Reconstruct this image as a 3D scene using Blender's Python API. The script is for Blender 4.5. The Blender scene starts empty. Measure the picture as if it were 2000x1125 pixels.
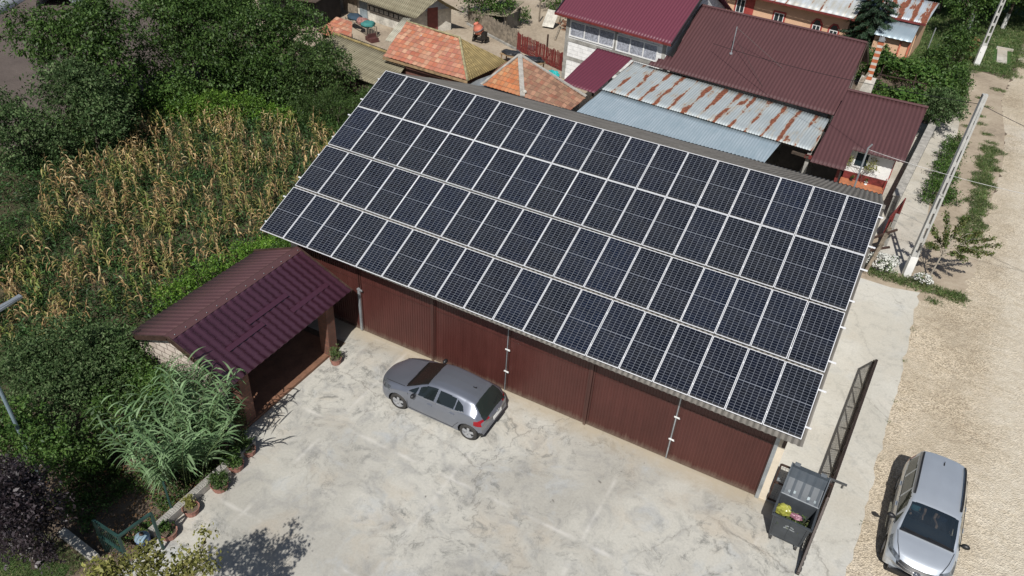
import bpy, math, random
import numpy as np
from mathutils import Matrix, Vector
R = math.radians
random.seed(7)
scene = bpy.context.scene
COL = scene.collection

# ---------------------------------------------------------------- camera
cam_d = bpy.data.cameras.new('camera')
cam_d.sensor_width = 36.0
cam_d.lens = 36.0 * 1503.35 / 2000.0
cam_d.clip_end = 2000.0
cam = bpy.data.objects.new('camera', cam_d)
COL.objects.link(cam)
right = Vector((0.8775678, 0.47624274, 0.05538599))
up = Vector((-0.32186236, 0.49955801, 0.80426763))
fwd = Vector((-0.3553581, 0.72362604, -0.59168064))
cam.matrix_world = Matrix(((right.x, up.x, -fwd.x, 13.989), (right.y, up.y, -fwd.y, -17.436),
                           (right.z, up.z, -fwd.z, 18.674), (0, 0, 0, 1)))
scene.camera = cam

# ---------------------------------------------------------------- light
SUN_EL = R(50.5)
sv = Vector((0.25 * math.cos(SUN_EL), -0.968 * math.cos(SUN_EL), math.sin(SUN_EL)))   # towards the sun
world = bpy.data.worlds.new('World')
scene.world = world
world.use_nodes = True
wn = world.node_tree.nodes
wl = world.node_tree.links
bg = wn['Background']
sky = wn.new('ShaderNodeTexSky')
sky.sky_type = 'NISHITA'
sky.sun_disc = False
sky.sun_elevation = SUN_EL
sky.sun_rotation = math.atan2(sv.x, sv.y)
sky.air_density = 1.0
sky.dust_density = 1.2
wl.new(sky.outputs[0], bg.inputs[0])
bg.inputs[1].default_value = 0.055
sun_d = bpy.data.lights.new('sun', 'SUN')
sun_d.energy = 4.5
sun_d.angle = R(0.53)
sun_d.color = (1.0, 0.97, 0.925)
sun = bpy.data.objects.new('sun', sun_d)
sun.rotation_euler = (-sv).to_track_quat('-Z', 'Y').to_euler()
sun.location = (20, -40, 50)
COL.objects.link(sun)
scene.view_settings.view_transform = 'Standard'
scene.view_settings.look = 'None'
scene.view_settings.gamma = 1.0
scene.view_settings.use_curve_mapping = False
scene.view_settings.exposure = 0.14
scene.render.engine = 'CYCLES'
scene.cycles.max_bounces = 6
scene.cycles.transparent_max_bounces = 12

# ---------------------------------------------------------------- mesh helpers
WM = {}


class MB:
    """collects shapes, then builds them as one mesh object"""
    def __init__(self):
        self.v, self.f, self.uv = [], [], {}

    def add(self, vs, fs):
        n = len(self.v)
        self.v += [tuple(p) for p in vs]
        self.f += [tuple(i + n for i in q) for q in fs]
        return self

    def box(self, x0, x1, y0, y1, z0, z1):
        vs = [(x, y, z) for z in (z0, z1) for y in (y0, y1) for x in (x0, x1)]
        return self.add(vs, [(0, 2, 3, 1), (4, 5, 7, 6), (0, 1, 5, 4), (2, 6, 7, 3), (0, 4, 6, 2), (1, 3, 7, 5)])

    def obox(self, c, ax, ay, az):
        c, ax, ay, az = Vector(c), Vector(ax), Vector(ay), Vector(az)
        vs = [c + ax * i + ay * j + az * k for k in (-1, 1) for j in (-1, 1) for i in (-1, 1)]
        return self.add(vs, [(0, 2, 3, 1), (4, 5, 7, 6), (0, 1, 5, 4), (2, 6, 7, 3), (0, 4, 6, 2), (1, 3, 7, 5)])

    def beam(self, a, b, w, h=None, upv=(0, 0, 1)):
        a, b = Vector(a), Vector(b)
        h = w if h is None else h
        d = (b - a)
        L = d.length
        d.normalize()
        u = Vector(upv)
        s = d.cross(u)
        if s.length < 1e-4:
            s = d.cross(Vector((1, 0, 0)))
        s.normalize()
        t = s.cross(d).normalized()
        return self.obox((a + b) / 2, d * L / 2, s * w / 2, t * h / 2)

    def tube(self, pts, r, n=8, caps=True):
        pts = [Vector(p) for p in pts]
        rs = r if isinstance(r, (list, tuple)) else [r] * len(pts)
        base = len(self.v)
        prev = None
        for i, p in enumerate(pts):
            d = (pts[min(i + 1, len(pts) - 1)] - pts[max(i - 1, 0)]).normalized()
            s = d.cross(Vector((0, 0, 1))) if prev is None else prev - d * prev.dot(d)
            if s.length < 1e-3:
                s = d.cross(Vector((1, 0, 0)))
            s.normalize()
            prev = s
            t = d.cross(s)
            for k in range(n):
                a = 2 * math.pi * k / n
                self.v.append(tuple(p + (s * math.cos(a) + t * math.sin(a)) * rs[i]))
        for i in range(len(pts) - 1):
            for k in range(n):
                a, b = base + i * n + k, base + i * n + (k + 1) % n
                self.f.append((a, b, b + n, a + n))
        if caps:
            self.f.append(tuple(base + k for k in reversed(range(n))))
            e = base + (len(pts) - 1) * n
            self.f.append(tuple(e + k for k in range(n)))
        return self

    def cyl(self, a, b, r, r1=None, n=16):
        return self.tube([a, b], [r, r if r1 is None else r1], n)

    def lathe(self, c, prof, n=24, axis='z'):
        c = Vector(c)
        base = len(self.v)
        for (r, z) in prof:
            for k in range(n):
                a = 2 * math.pi * k / n
                if axis == 'z':
                    p = Vector((r * math.cos(a), r * math.sin(a), z))
                else:
                    p = Vector((r * math.cos(a), z, r * math.sin(a)))
                self.v.append(tuple(c + p))
        for i in range(len(prof) - 1):
            for k in range(n):
                a, b = base + i * n + k, base + i * n + (k + 1) % n
                self.f.append((a, b, b + n, a + n))
        return self

    def ball(self, c, r, n=8, sc=(1, 1, 1)):
        pr = [(max(1e-3, r * math.sin(math.pi * i / n)), -r * math.cos(math.pi * i / n)) for i in range(n + 1)]
        m = MB().lathe((0, 0, 0), pr, n * 2)
        return self.add([(c[0] + p[0] * sc[0], c[1] + p[1] * sc[1], c[2] + p[2] * sc[2]) for p in m.v], m.f)

    def poly(self, pts, th, direction=(0, 0, 1)):
        """flat polygon pts, extruded by th along direction"""
        n = len(pts)
        d = Vector(direction) * th
        vs = [Vector(p) for p in pts] + [Vector(p) + d for p in pts]
        fs = [tuple(reversed(range(n))), tuple(range(n, 2 * n))]
        fs += [(i, (i + 1) % n, n + (i + 1) % n, n + i) for i in range(n)]
        return self.add(vs, fs)

    def build(self, name, mat, parent=None, smooth=False, local=False, uv=None, origin=None):
        return mesh_obj(name, np.array(self.v, float), self.f, mat, parent, smooth, local, uv, origin)


def mesh_obj(name, v, f, mat, parent=None, smooth=False, local=False, uv=None, origin=None):
    v = np.asarray(v, float).reshape(-1, 3)
    me = bpy.data.meshes.new(name)
    off = np.zeros(3)
    if parent is not None and not local:
        m = WM[parent].inverted()
        mm = np.array(m)
        v = v @ mm[:3, :3].T + mm[:3, 3]
    elif parent is None:
        off = np.array(origin, float) if origin is not None else np.array([v[:, 0].mean(), v[:, 1].mean(), v[:, 2].min()])
        v = v - off
    if isinstance(f, np.ndarray):
        nf, k = f.shape
        me.vertices.add(len(v))
        me.vertices.foreach_set('co', v.astype(np.float32).ravel())
        me.loops.add(nf * k)
        me.loops.foreach_set('vertex_index', f.astype(np.int32).ravel())
        me.polygons.add(nf)
        me.polygons.foreach_set('loop_start', np.arange(0, nf * k, k, dtype=np.int32))
        me.polygons.foreach_set('loop_total', np.full(nf, k, dtype=np.int32))
        me.update(calc_edges=True)
    else:
        me.from_pydata([tuple(p) for p in v], [], f)
        me.update()
    if uv is not None:
        lay = me.uv_layers.new(name='UVMap')
        idx = np.zeros(len(me.loops), dtype=np.int32)
        me.loops.foreach_get('vertex_index', idx)
        lay.data.foreach_set('uv', np.asarray(uv, np.float32)[idx].ravel())
    if smooth:
        me.polygons.foreach_set('use_smooth', np.ones(len(me.polygons), dtype=bool))
    if mat is not None:
        me.materials.append(mat)
    o = bpy.data.objects.new(name, me)
    COL.objects.link(o)
    if parent is not None:
        o.parent = parent
        WM[o] = WM[parent]
    else:
        o.location = off
        WM[o] = Matrix.Translation(Vector(off))
    return o


def tag(o, label=None, cat=None, group=None, kind=None):
    if label: o['label'] = label
    if cat: o['category'] = cat
    if group: o['group'] = group
    if kind: o['kind'] = kind
    return o


def empty(name, loc, label, cat, group=None, rz=0.0):
    o = bpy.data.objects.new(name, None)
    o.empty_display_size = 0.2
    o.location = loc
    o.rotation_euler = (0, 0, rz)
    COL.objects.link(o)
    WM[o] = Matrix.Translation(Vector(loc)) @ Matrix.Rotation(rz, 4, 'Z')
    return tag(o, label, cat, group)


def copy_tree(o, loc=None, rz=None, parent=None):
    c = o.copy()
    COL.objects.link(c)
    if parent is not None:
        c.parent = parent
    if loc is not None:
        c.location = loc
    if rz is not None:
        c.rotation_euler = (0, 0, rz)
    for ch in [x for x in bpy.data.objects if x.parent == o]:
        copy_tree(ch, parent=c)
    return c


# ---------------------------------------------------------------- materials
def newmat(name):
    m = bpy.data.materials.new(name)
    m.use_nodes = True
    nt = m.node_tree
    return m, nt, nt.nodes['Principled BSDF']


def N(nt, t, **kw):
    n = nt.nodes.new(t)
    for k, v in kw.items():
        if k.startswith('i_'):
            n.inputs[int(k[2:])].default_value = v
        else:
            setattr(n, k, v)
    return n


def noise(nt, vec, scale, detail=6, rough=0.55):
    n = N(nt, 'ShaderNodeTexNoise')
    n.inputs['Scale'].default_value = scale
    n.inputs['Detail'].default_value = detail
    n.inputs['Roughness'].default_value = rough
    if vec is not None:
        nt.links.new(vec, n.inputs['Vector'])
    return n


def ramp(nt, fac, stops, interp='LINEAR'):
    r = N(nt, 'ShaderNodeValToRGB')
    r.color_ramp.interpolation = interp
    els = r.color_ramp.elements
    while len(els) < len(stops):
        els.new(0.5)
    for e, (p, c) in zip(els, stops):
        e.position = p
        e.color = (*c, 1) if len(c) == 3 else c
    nt.links.new(fac, r.inputs[0])
    return r


def mixc(nt, fac, a, b, mode='MIX'):
    m = N(nt, 'ShaderNodeMix', data_type='RGBA', blend_type=mode)
    for sock, val in ((0, fac), (6, a), (7, b)):
        if hasattr(val, 'is_linked') or hasattr(val, 'links'):
            nt.links.new(val, m.inputs[sock])
        else:
            m.inputs[sock].default_value = val if sock == 0 else ((*val, 1) if len(val) == 3 else val)
    return m.outputs[2]


def math_n(nt, op, a, b=None, c=None):
    m = N(nt, 'ShaderNodeMath', operation=op)
    for i, val in enumerate((a, b, c)):
        if val is None: continue
        if hasattr(val, 'links'):
            nt.links.new(val, m.inputs[i])
        else:
            m.inputs[i].default_value = val
    return m.outputs[0]


def bump(nt, bs, height, strength=0.4, dist=0.02):
    b = N(nt, 'ShaderNodeBump')
    b.inputs['Strength'].default_value = strength
    b.inputs['Distance'].default_value = dist
    nt.links.new(height, b.inputs['Height'])
    nt.links.new(b.outputs[0], bs.inputs['Normal'])


def coords(nt, kind='Object'):
    return N(nt, 'ShaderNodeTexCoord').outputs[kind]


def simple(name, c, rough=0.7, metal=0.0, var=0.25, scale=3.0, c2=None, bmp=0.0, bscale=20.0, spec=None, coat=0.0):
    """plain weathered surface: colour c with mottling towards c2"""
    m, nt, bs = newmat(name)
    co = coords(nt)
    n = noise(nt, co, scale)
    n2 = noise(nt, co, scale * 7)
    c2 = c2 or tuple(max(0, x * (1 - var * 1.6)) for x in c)
    f = math_n(nt, 'ADD', math_n(nt, 'MULTIPLY', n.outputs[0], 0.65), math_n(nt, 'MULTIPLY', n2.outputs[0], 0.35))
    r = ramp(nt, f, [(0.36, c2), (0.62, c)])
    nt.links.new(r.outputs[0], bs.inputs['Base Color'])
    bs.inputs['Roughness'].default_value = rough
    bs.inputs['Metallic'].default_value = metal
    if coat: bs.inputs['Coat Weight'].default_value = coat
    if spec is not None: bs.inputs['Specular IOR Level'].default_value = spec
    if bmp:
        bump(nt, bs, noise(nt, co, bscale).outputs[0], bmp)
    return m


def foliage(name, cols, rough=0.55, trans=0.25, big=0.35, spec=0.35):
    """leaf material: each leaf its own tint out of cols"""
    m, nt, bs = newmat(name)
    g = N(nt, 'ShaderNodeNewGeometry')
    k = len(cols)
    r = ramp(nt, g.outputs['Random Per Island'], [(i / max(1, k - 1), c) for i, c in enumerate(cols)])
    n = noise(nt, coords(nt), big, 3)
    n2 = noise(nt, coords(nt), big * 5, 3)
    f = math_n(nt, 'ADD', math_n(nt, 'MULTIPLY', n.outputs[0], 0.6), math_n(nt, 'MULTIPLY', n2.outputs[0], 0.4))
    v = math_n(nt, 'MULTIPLY_ADD', f, 3.0, -0.48)
    hsv = N(nt, 'ShaderNodeHueSaturation')
    nt.links.new(v, hsv.inputs['Value'])
    nt.links.new(r.outputs[0], hsv.inputs['Color'])
    nt.links.new(hsv.outputs[0], bs.inputs['Base Color'])
    bs.inputs['Roughness'].default_value = rough
    bs.inputs['Specular IOR Level'].default_value = spec
    tr = N(nt, 'ShaderNodeBsdfTranslucent')
    nt.links.new(hsv.outputs[0], tr.inputs[0])
    mx = N(nt, 'ShaderNodeMixShader')
    mx.inputs[0].default_value = trans
    nt.links.new(bs.outputs[0], mx.inputs[1])
    nt.links.new(tr.outputs[0], mx.inputs[2])
    nt.links.new(mx.outputs[0], nt.nodes['Material Output'].inputs[0])
    return m


# ---- ground surfaces
def concrete_mat(name, base=(0.378, 0.363, 0.322), grey=(0.235, 0.235, 0.23), pale=(0.475, 0.46, 0.41), amount=1.0, joints=False):
    m, nt, bs = newmat(name)
    co = coords(nt)
    warp = noise(nt, co, 0.5, 3)
    wv = N(nt, 'ShaderNodeVectorMath', operation='MULTIPLY_ADD')
    nt.links.new(warp.outputs['Color'], wv.inputs[0])
    wv.inputs[1].default_value = (1.6, 1.6, 0)
    nt.links.new(co, wv.inputs[2])
    w = wv.outputs[0]
    big = noise(nt, w, 0.22, 9, 0.58)
    mid = noise(nt, w, 1.3, 9, 0.7)
    fine = noise(nt, co, 14, 8, 0.75)
    c = mixc(nt, ramp(nt, big.outputs[0], [(0.44, (0, 0, 0)), (0.58, (1, 1, 1))]).outputs[0], base, pale)
    f = ramp(nt, mid.outputs[0], [(0.50, (0, 0, 0)), (0.72, (0.75 * amount,) * 3)])
    c = mixc(nt, f.outputs[0], c, grey)
    # ochre silt and bluish worn patches
    och = noise(nt, w, 0.6, 7, 0.6)
    och.noise_dimensions = '4D'
    och.inputs['W'].default_value = 3.1
    c = mixc(nt, ramp(nt, och.outputs[0], [(0.52, (0, 0, 0)), (0.72, (0.42 * amount,) * 3)]).outputs[0], c, (0.42, 0.33, 0.225))
    bl = noise(nt, w, 0.8, 8, 0.65)
    bl.noise_dimensions = '4D'
    bl.inputs['W'].default_value = 8.4
    c = mixc(nt, ramp(nt, bl.outputs[0], [(0.54, (0, 0, 0)), (0.66, (0.6 * amount,) * 3)]).outputs[0], c, (0.40, 0.42, 0.43))
    dk = noise(nt, w, 2.6, 10, 0.8)
    dk.noise_dimensions = '4D'
    dk.inputs['W'].default_value = 1.4
    dm = noise(nt, co, 0.20, 5, 0.55)
    dmask = math_n(nt, 'MULTIPLY', ramp(nt, dk.outputs[0], [(0.51, (0, 0, 0)), (0.62, (1, 1, 1))]).outputs[0],
                   ramp(nt, dm.outputs[0], [(0.42, (0.12,) * 3), (0.58, (0.9 * amount,) * 3)]).outputs[0])
    c = mixc(nt, dmask, c, (0.19, 0.19, 0.175))
    c = mixc(nt, 0.5, c, ramp(nt, fine.outputs[0], [(0.3, (0.72,) * 3), (0.7, (1.16,) * 3)]).outputs[0], 'MULTIPLY')
    if joints:
        sep = N(nt, 'ShaderNodeSeparateXYZ')
        nt.links.new(N(nt, 'ShaderNodeNewGeometry').outputs['Position'], sep.inputs[0])
        jm = None
        wob = math_n(nt, 'MULTIPLY', mid.outputs[0], 0.10)
        for ax, period, offs in ((0, 4.4, 2.9), (1, 4.1, 0.10)):
            t = math_n(nt, 'ADD', math_n(nt, 'ADD', sep.outputs[ax], offs), wob)
            d = math_n(nt, 'PINGPONG', t, period / 2)
            l = ramp(nt, d, [(0.0, (1, 1, 1)), (0.10, (0, 0, 0))]).outputs[0]
            jm = l if jm is None else math_n(nt, 'MAXIMUM', jm, l)
        jn = noise(nt, co, 0.9, 5)
        jf = math_n(nt, 'MULTIPLY', jm, ramp(nt, jn.outputs[0], [(0.45, (0, 0, 0)), (0.65, (0.6,) * 3)]).outputs[0])
        c = mixc(nt, jf, c, (0.58, 0.56, 0.52))
        # ochre silt washed up along the garage wall
        bd = math_n(nt, 'ADD', math_n(nt, 'MULTIPLY', sep.outputs[1], -1.0), math_n(nt, 'MULTIPLY_ADD', mid.outputs[0], -1.6, 0.75))
        bm_ = ramp(nt, bd, [(0.02, (0.75,) * 3), (0.75, (0, 0, 0))]).outputs[0]
        c = mixc(nt, bm_, c, mixc(nt, mid.outputs[0], (0.30, 0.235, 0.15), (0.46, 0.40, 0.30)))
        # curved tyre scuffs
        tn = noise(nt, co, 1.7, 6, 0.7)
        tmask = ramp(nt, tn.outputs[0], [(0.42, (0, 0, 0)), (0.66, (0.5,) * 3)]).outputs[0]
        for (cx_, cy_, rr_) in ((10.5, 3.5, 8.6), (10.5, 3.5, 10.1), (2.0, -13.0, 7.4), (2.0, -13.0, 8.85), (16.5, -16.5, 9.3), (16.5, -16.5, 10.75)):
            vd = N(nt, 'ShaderNodeVectorMath', operation='DISTANCE')
            nt.links.new(w, vd.inputs[0])
            vd.inputs[1].default_value = (cx_ + 0.8, cy_ + 0.8, 0)
            dd = math_n(nt, 'ABSOLUTE', math_n(nt, 'SUBTRACT', vd.outputs['Value'], rr_))
            tl = math_n(nt, 'MULTIPLY', ramp(nt, dd, [(0.03, (1, 1, 1)), (0.13, (0, 0, 0))]).outputs[0], tmask)
            c = mixc(nt, tl, c, (0.27, 0.27, 0.26))
    cv = N(nt, 'ShaderNodeTexVoronoi', feature='DISTANCE_TO_EDGE')
    cv.inputs['Scale'].default_value = 0.22
    wv2 = N(nt, 'ShaderNodeVectorMath', operation='MULTIPLY_ADD')
    nt.links.new(mid.outputs['Color'], wv2.inputs[0])
    wv2.inputs[1].default_value = (1.1, 1.1, 0)
    nt.links.new(co, wv2.inputs[2])
    nt.links.new(wv2.outputs[0], cv.inputs['Vector'])
    cm_ = math_n(nt, 'MULTIPLY', ramp(nt, cv.outputs['Distance'], [(0.0, (1, 1, 1)), (0.006, (0, 0, 0))]).outputs[0], ramp(nt, dm.outputs[0], [(0.45, (0, 0, 0)), (0.6, (0.6,) * 3)]).outputs[0])
    c = mixc(nt, cm_, c, (0.14, 0.13, 0.115))
    sp_n = noise(nt, co, 2.2, 2)
    sp_m = ramp(nt, sp_n.outputs[0], [(0.735, (0, 0, 0)), (0.76, (0.7 * amount,) * 3)])
    c = mixc(nt, sp_m.outputs[0], c, (0.11, 0.10, 0.09))
    nt.links.new(c, bs.inputs['Base Color'])
    bs.inputs['Roughness'].default_value = 0.88
    bs.inputs['Specular IOR Level'].default_value = 0.3
    bump(nt, bs, fine.outputs[0], 0.25, 0.01)
    return m


def soil_mat(name, a, b, c3, scale=1.0, bmp=0.5, pebbles=0.0, stops=(0.38, 0.5, 0.64), track=False):
    m, nt, bs = newmat(name)
    co = coords(nt)
    n1 = noise(nt, co, 0.22 * scale, 9, 0.65)
    n2 = noise(nt, co, 3.5 * scale, 8, 0.7)
    f = math_n(nt, 'ADD', math_n(nt, 'MULTIPLY', n1.outputs[0], 0.62), math_n(nt, 'MULTIPLY', n2.outputs[0], 0.38))
    c = ramp(nt, f, [(stops[0], a), (stops[1], b), (stops[2], c3)]).outputs[0]
    h = n2.outputs[0]
    tm = None
    if track:      # wheel-packed pale middle of the road
        sp = N(nt, 'ShaderNodeSeparateXYZ')
        nt.links.new(N(nt, 'ShaderNodeNewGeometry').outputs['Position'], sp.inputs[0])
        ctr = math_n(nt, 'MULTIPLY_ADD', sp.outputs[1], 0.052, 19.9)
        nz = noise(nt, co, 0.45, 7, 0.65)
        dd = math_n(nt, 'ADD', math_n(nt, 'SUBTRACT', sp.outputs[0], ctr), math_n(nt, 'MULTIPLY_ADD', nz.outputs[0], 3.2, -1.6))
        tm = ramp(nt, math_n(nt, 'MULTIPLY_ADD', dd, 0.5, 0.5), [(0.30, (0, 0, 0)), (0.85, (0.85,) * 3)]).outputs[0]
        c = mixc(nt, tm, c, ramp(nt, n2.outputs[0], [(0.35, (0.47, 0.415, 0.325)), (0.65, (0.59, 0.54, 0.45))]).outputs[0])
        wn_ = noise(nt, co, 0.13, 4, 0.6)
        pm = math_n(nt, 'MULTIPLY', ramp(nt, wn_.outputs[0], [(0.55, (0, 0, 0)), (0.68, (0.7,) * 3)]).outputs[0], ramp(nt, math_n(nt, 'MULTIPLY_ADD', sp.outputs[1], 0.125, -3.5), [(0.0, (0, 0, 0)), (1.0, (1, 1, 1))]).outputs[0])
        c = mixc(nt, pm, c, (0.66, 0.64, 0.60))
    if pebbles:
        v = N(nt, 'ShaderNodeTexVoronoi')
        v.inputs['Scale'].default_value = 24
        nt.links.new(co, v.inputs['Vector'])
        sp = N(nt, 'ShaderNodeSeparateColor')
        nt.links.new(v.outputs['Color'], sp.inputs[0])
        tint = ramp(nt, sp.outputs[0], [(0.0, (0.50, 0.47, 0.43)), (0.45, (0.98, 0.96, 0.93)), (1.0, (1.48, 1.44, 1.38))])
        nm = noise(nt, co, 0.5, 5)
        fac = math_n(nt, 'MULTIPLY', ramp(nt, nm.outputs[0], [(0.35, (0.35,) * 3), (0.6, (1,) * 3)]).outputs[0], pebbles)
        if tm is not None: fac = math_n(nt, 'MULTIPLY', fac, math_n(nt, 'MULTIPLY_ADD', tm, -0.55, 1.0))
        c = mixc(nt, fac, c, tint.outputs[0], 'MULTIPLY')
        h = v.outputs['Distance']
    nt.links.new(c, bs.inputs['Base Color'])
    bs.inputs['Roughness'].default_value = 0.95
    bs.inputs['Specular IOR Level'].default_value = 0.2
    bump(nt, bs, h, bmp, 0.04)
    return m


def sheet_metal(name, c, c2=None, rough=0.45, metal=0.0, streak=0.0, rust=0.0, spec=0.5, dirt=0.25, pitch=0.0, valley=0.45):
    """roof sheet whose UV is in metres: u along the ridge, v up the slope"""
    m, nt, bs = newmat(name)
    uv = N(nt, 'ShaderNodeUVMap').outputs[0]
    mp = N(nt, 'ShaderNodeMapping')
    mp.inputs['Scale'].default_value = (3.2, 0.45, 1)
    nt.links.new(uv, mp.inputs[0])
    n = noise(nt, uv, 0.8, 8, 0.65)
    ns = noise(nt, mp.outputs[0], 1.3, 8, 0.7)
    c2 = c2 or tuple(x * (1 - dirt) for x in c)
    f = math_n(nt, 'ADD', math_n(nt, 'MULTIPLY', n.outputs[0], 0.5), math_n(nt, 'MULTIPLY', ns.outputs[0], 0.5))
    col = ramp(nt, f, [(0.38, c2), (0.6, c)]).outputs[0]
    rn = math_n(nt, 'ADD', rough, 0.0)
    if pitch:      # grime washed into the valleys
        sp = N(nt, 'ShaderNodeSeparateXYZ')
        nt.links.new(uv, sp.inputs[0])
        sw_ = math_n(nt, 'SINE', math_n(nt, 'MULTIPLY', sp.outputs[0], 2 * math.pi / pitch))
        vm = ramp(nt, math_n(nt, 'MULTIPLY_ADD', sw_, 0.5, 0.5), [(0.12, (1, 1, 1)), (0.5, (0, 0, 0))])
        vf = math_n(nt, 'MULTIPLY', vm.outputs[0], math_n(nt, 'MULTIPLY_ADD', n.outputs[0], 1.2, -0.05))
        col = mixc(nt, vf, col, tuple(x * (1 - valley * 1.5) for x in c2))
    if rust:
        sep = N(nt, 'ShaderNodeSeparateXYZ')
        nt.links.new(uv, sep.inputs[0])
        # rust eats single corrugation strips between overlaps
        mp2 = N(nt, 'ShaderNodeMapping')
        mp2.inputs['Scale'].default_value = (1.55, 0.42, 1)
        nt.links.new(uv, mp2.inputs[0])
        wn_ = noise(nt, uv, 5.0, 4)
        sh = math_n(nt, 'MULTIPLY', wn_.outputs[0], 0.10)
        cell = N(nt, 'ShaderNodeTexNoise')
        cell.inputs['Scale'].default_value = 1.15
        cell.inputs['Detail'].default_value = 7
        cell.inputs['Roughness'].default_value = 0.62
        nt.links.new(mp2.outputs[0], cell.inputs['Vector'])
        # sheet laps: rust starts at regular laps along u
        lap = math_n(nt, 'PINGPONG', math_n(nt, 'ADD', math_n(nt, 'ADD', sep.outputs[0], sh), 0.2), 0.43)
        lapm = ramp(nt, lap, [(0.02, (1, 1, 1)), (0.20, (0, 0, 0))]).outputs[0]
        sc = math_n(nt, 'ADD', cell.outputs[0], math_n(nt, 'MULTIPLY', lapm, 0.17))
        rm = ramp(nt, sc, [(0.685 - rust * 0.1, (0, 0, 0)), (0.705 - rust * 0.1, (1, 1, 1))]).outputs[0]
        halo = ramp(nt, sc, [(0.60 - rust * 0.1, (0, 0, 0)), (0.70 - rust * 0.1, (0.55,) * 3)]).outputs[0]
        col = mixc(nt, halo, col, (0.36, 0.27, 0.16))
        rc = noise(nt, uv, 6, 5)
        rcol = ramp(nt, rc.outputs[0], [(0.35, (0.10, 0.030, 0.017)), (0.7, (0.25, 0.083, 0.040))]).outputs[0]
        col = mixc(nt, rm, col, rcol)
        mt = math_n(nt, 'MULTIPLY', math_n(nt, 'SUBTRACT', 1.0, rm), metal)
        nt.links.new(mt, bs.inputs['Metallic'])
        rn = math_n(nt, 'ADD', math_n(nt, 'MULTIPLY', rm, 0.4), rough)
    else:
        bs.inputs['Metallic'].default_value = metal
    nt.links.new(col, bs.inputs['Base Color'])
    nt.links.new(rn, bs.inputs['Roughness'])
    bs.inputs['Specular IOR Level'].default_value = spec
    return m


def clay_tiles(name, w=0.25, h=0.35, cols=None):
    """each clay tile has its own fired colour; UV in metres"""
    m, nt, bs = newmat(name)
    uv = N(nt, 'ShaderNodeUVMap').outputs[0]
    d = N(nt, 'ShaderNodeVectorMath', operation='DIVIDE')
    d.inputs[1].default_value = (w, h, 1)
    nt.links.new(uv, d.inputs[0])
    fl = N(nt, 'ShaderNodeVectorMath', operation='FLOOR')
    nt.links.new(d.outputs[0], fl.inputs[0])
    wn_ = N(nt, 'ShaderNodeTexWhiteNoise')
    nt.links.new(fl.outputs[0], wn_.inputs[0])
    cols = cols or [(0.34, 0.10, 0.05), (0.46, 0.17, 0.085), (0.40, 0.20, 0.12), (0.55, 0.34, 0.20)]
    r = ramp(nt, wn_.outputs[0], [(i / (len(cols) - 1), c) for i, c in enumerate(cols)])
    n = noise(nt, uv, 0.9, 7, 0.65)
    lich = noise(nt, uv, 5, 6, 0.7)
    fr = N(nt, 'ShaderNodeVectorMath', operation='FRACTION')
    nt.links.new(d.outputs[0], fr.inputs[0])
    sp = N(nt, 'ShaderNodeSeparateXYZ')
    nt.links.new(fr.outputs[0], sp.inputs[0])
    jx = ramp(nt, sp.outputs[0], [(0.0, (1, 1, 1)), (0.14, (0, 0, 0))]).outputs[0]
    jy = ramp(nt, sp.outputs[1], [(0.86, (0, 0, 0)), (0.98, (1, 1, 1))]).outputs[0]
    jj = math_n(nt, 'MAXIMUM', math_n(nt, 'MULTIPLY', jx, 0.45), math_n(nt, 'MULTIPLY', jy, 0.85))
    c = mixc(nt, ramp(nt, lich.outputs[0], [(0.5, (0, 0, 0)), (0.7, (0.6,) * 3)]).outputs[0], r.outputs[0], (0.24, 0.19, 0.10))
    c = mixc(nt, 1.0, c, ramp(nt, n.outputs[0], [(0.3, (0.7,) * 3), (0.7, (1.15,) * 3)]).outputs[0], 'MULTIPLY')
    c = mixc(nt, jj, c, (0.07, 0.045, 0.03))
    nt.links.new(c, bs.inputs['Base Color'])
    bs.inputs['Roughness'].default_value = 0.85
    return m


def brick_mat(name, c1, c2, mortar, w=0.25, h=0.08, mort=0.012, rough=0.85, noise_amt=0.3):
    m, nt, bs = newmat(name)
    b = N(nt, 'ShaderNodeTexBrick')
    b.inputs['Scale'].default_value = 1.0
    b.inputs['Brick Width'].default_value = w
    b.inputs['Row Height'].default_value = h
    b.inputs['Mortar Size'].default_value = mort
    b.inputs['Color1'].default_value = (*c1, 1)
    b.inputs['Color2'].default_value = (*c2, 1)
    b.inputs['Mortar'].default_value = (*mortar, 1)
    sep = N(nt, 'ShaderNodeSeparateXYZ')
    nt.links.new(N(nt, 'ShaderNodeNewGeometry').outputs['Position'], sep.inputs[0])
    cb = N(nt, 'ShaderNodeCombineXYZ')
    nt.links.new(math_n(nt, 'ADD', sep.outputs[0], math_n(nt, 'MULTIPLY', sep.outputs[1], 1.0)), cb.inputs[0])
    nt.links.new(sep.outputs[2], cb.inputs[1])
    nt.links.new(cb.outputs[0], b.inputs['Vector'])
    n = noise(nt, coords(nt), 2.5, 7)
    c = mixc(nt, 1.0, b.outputs[0], ramp(nt, n.outputs[0], [(0.3, (1 - noise_amt,) * 3), (0.7, (1.1,) * 3)]).outputs[0], 'MULTIPLY')
    nt.links.new(c, bs.inputs['Base Color'])
    bs.inputs['Roughness'].default_value = rough
    return m


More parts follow.
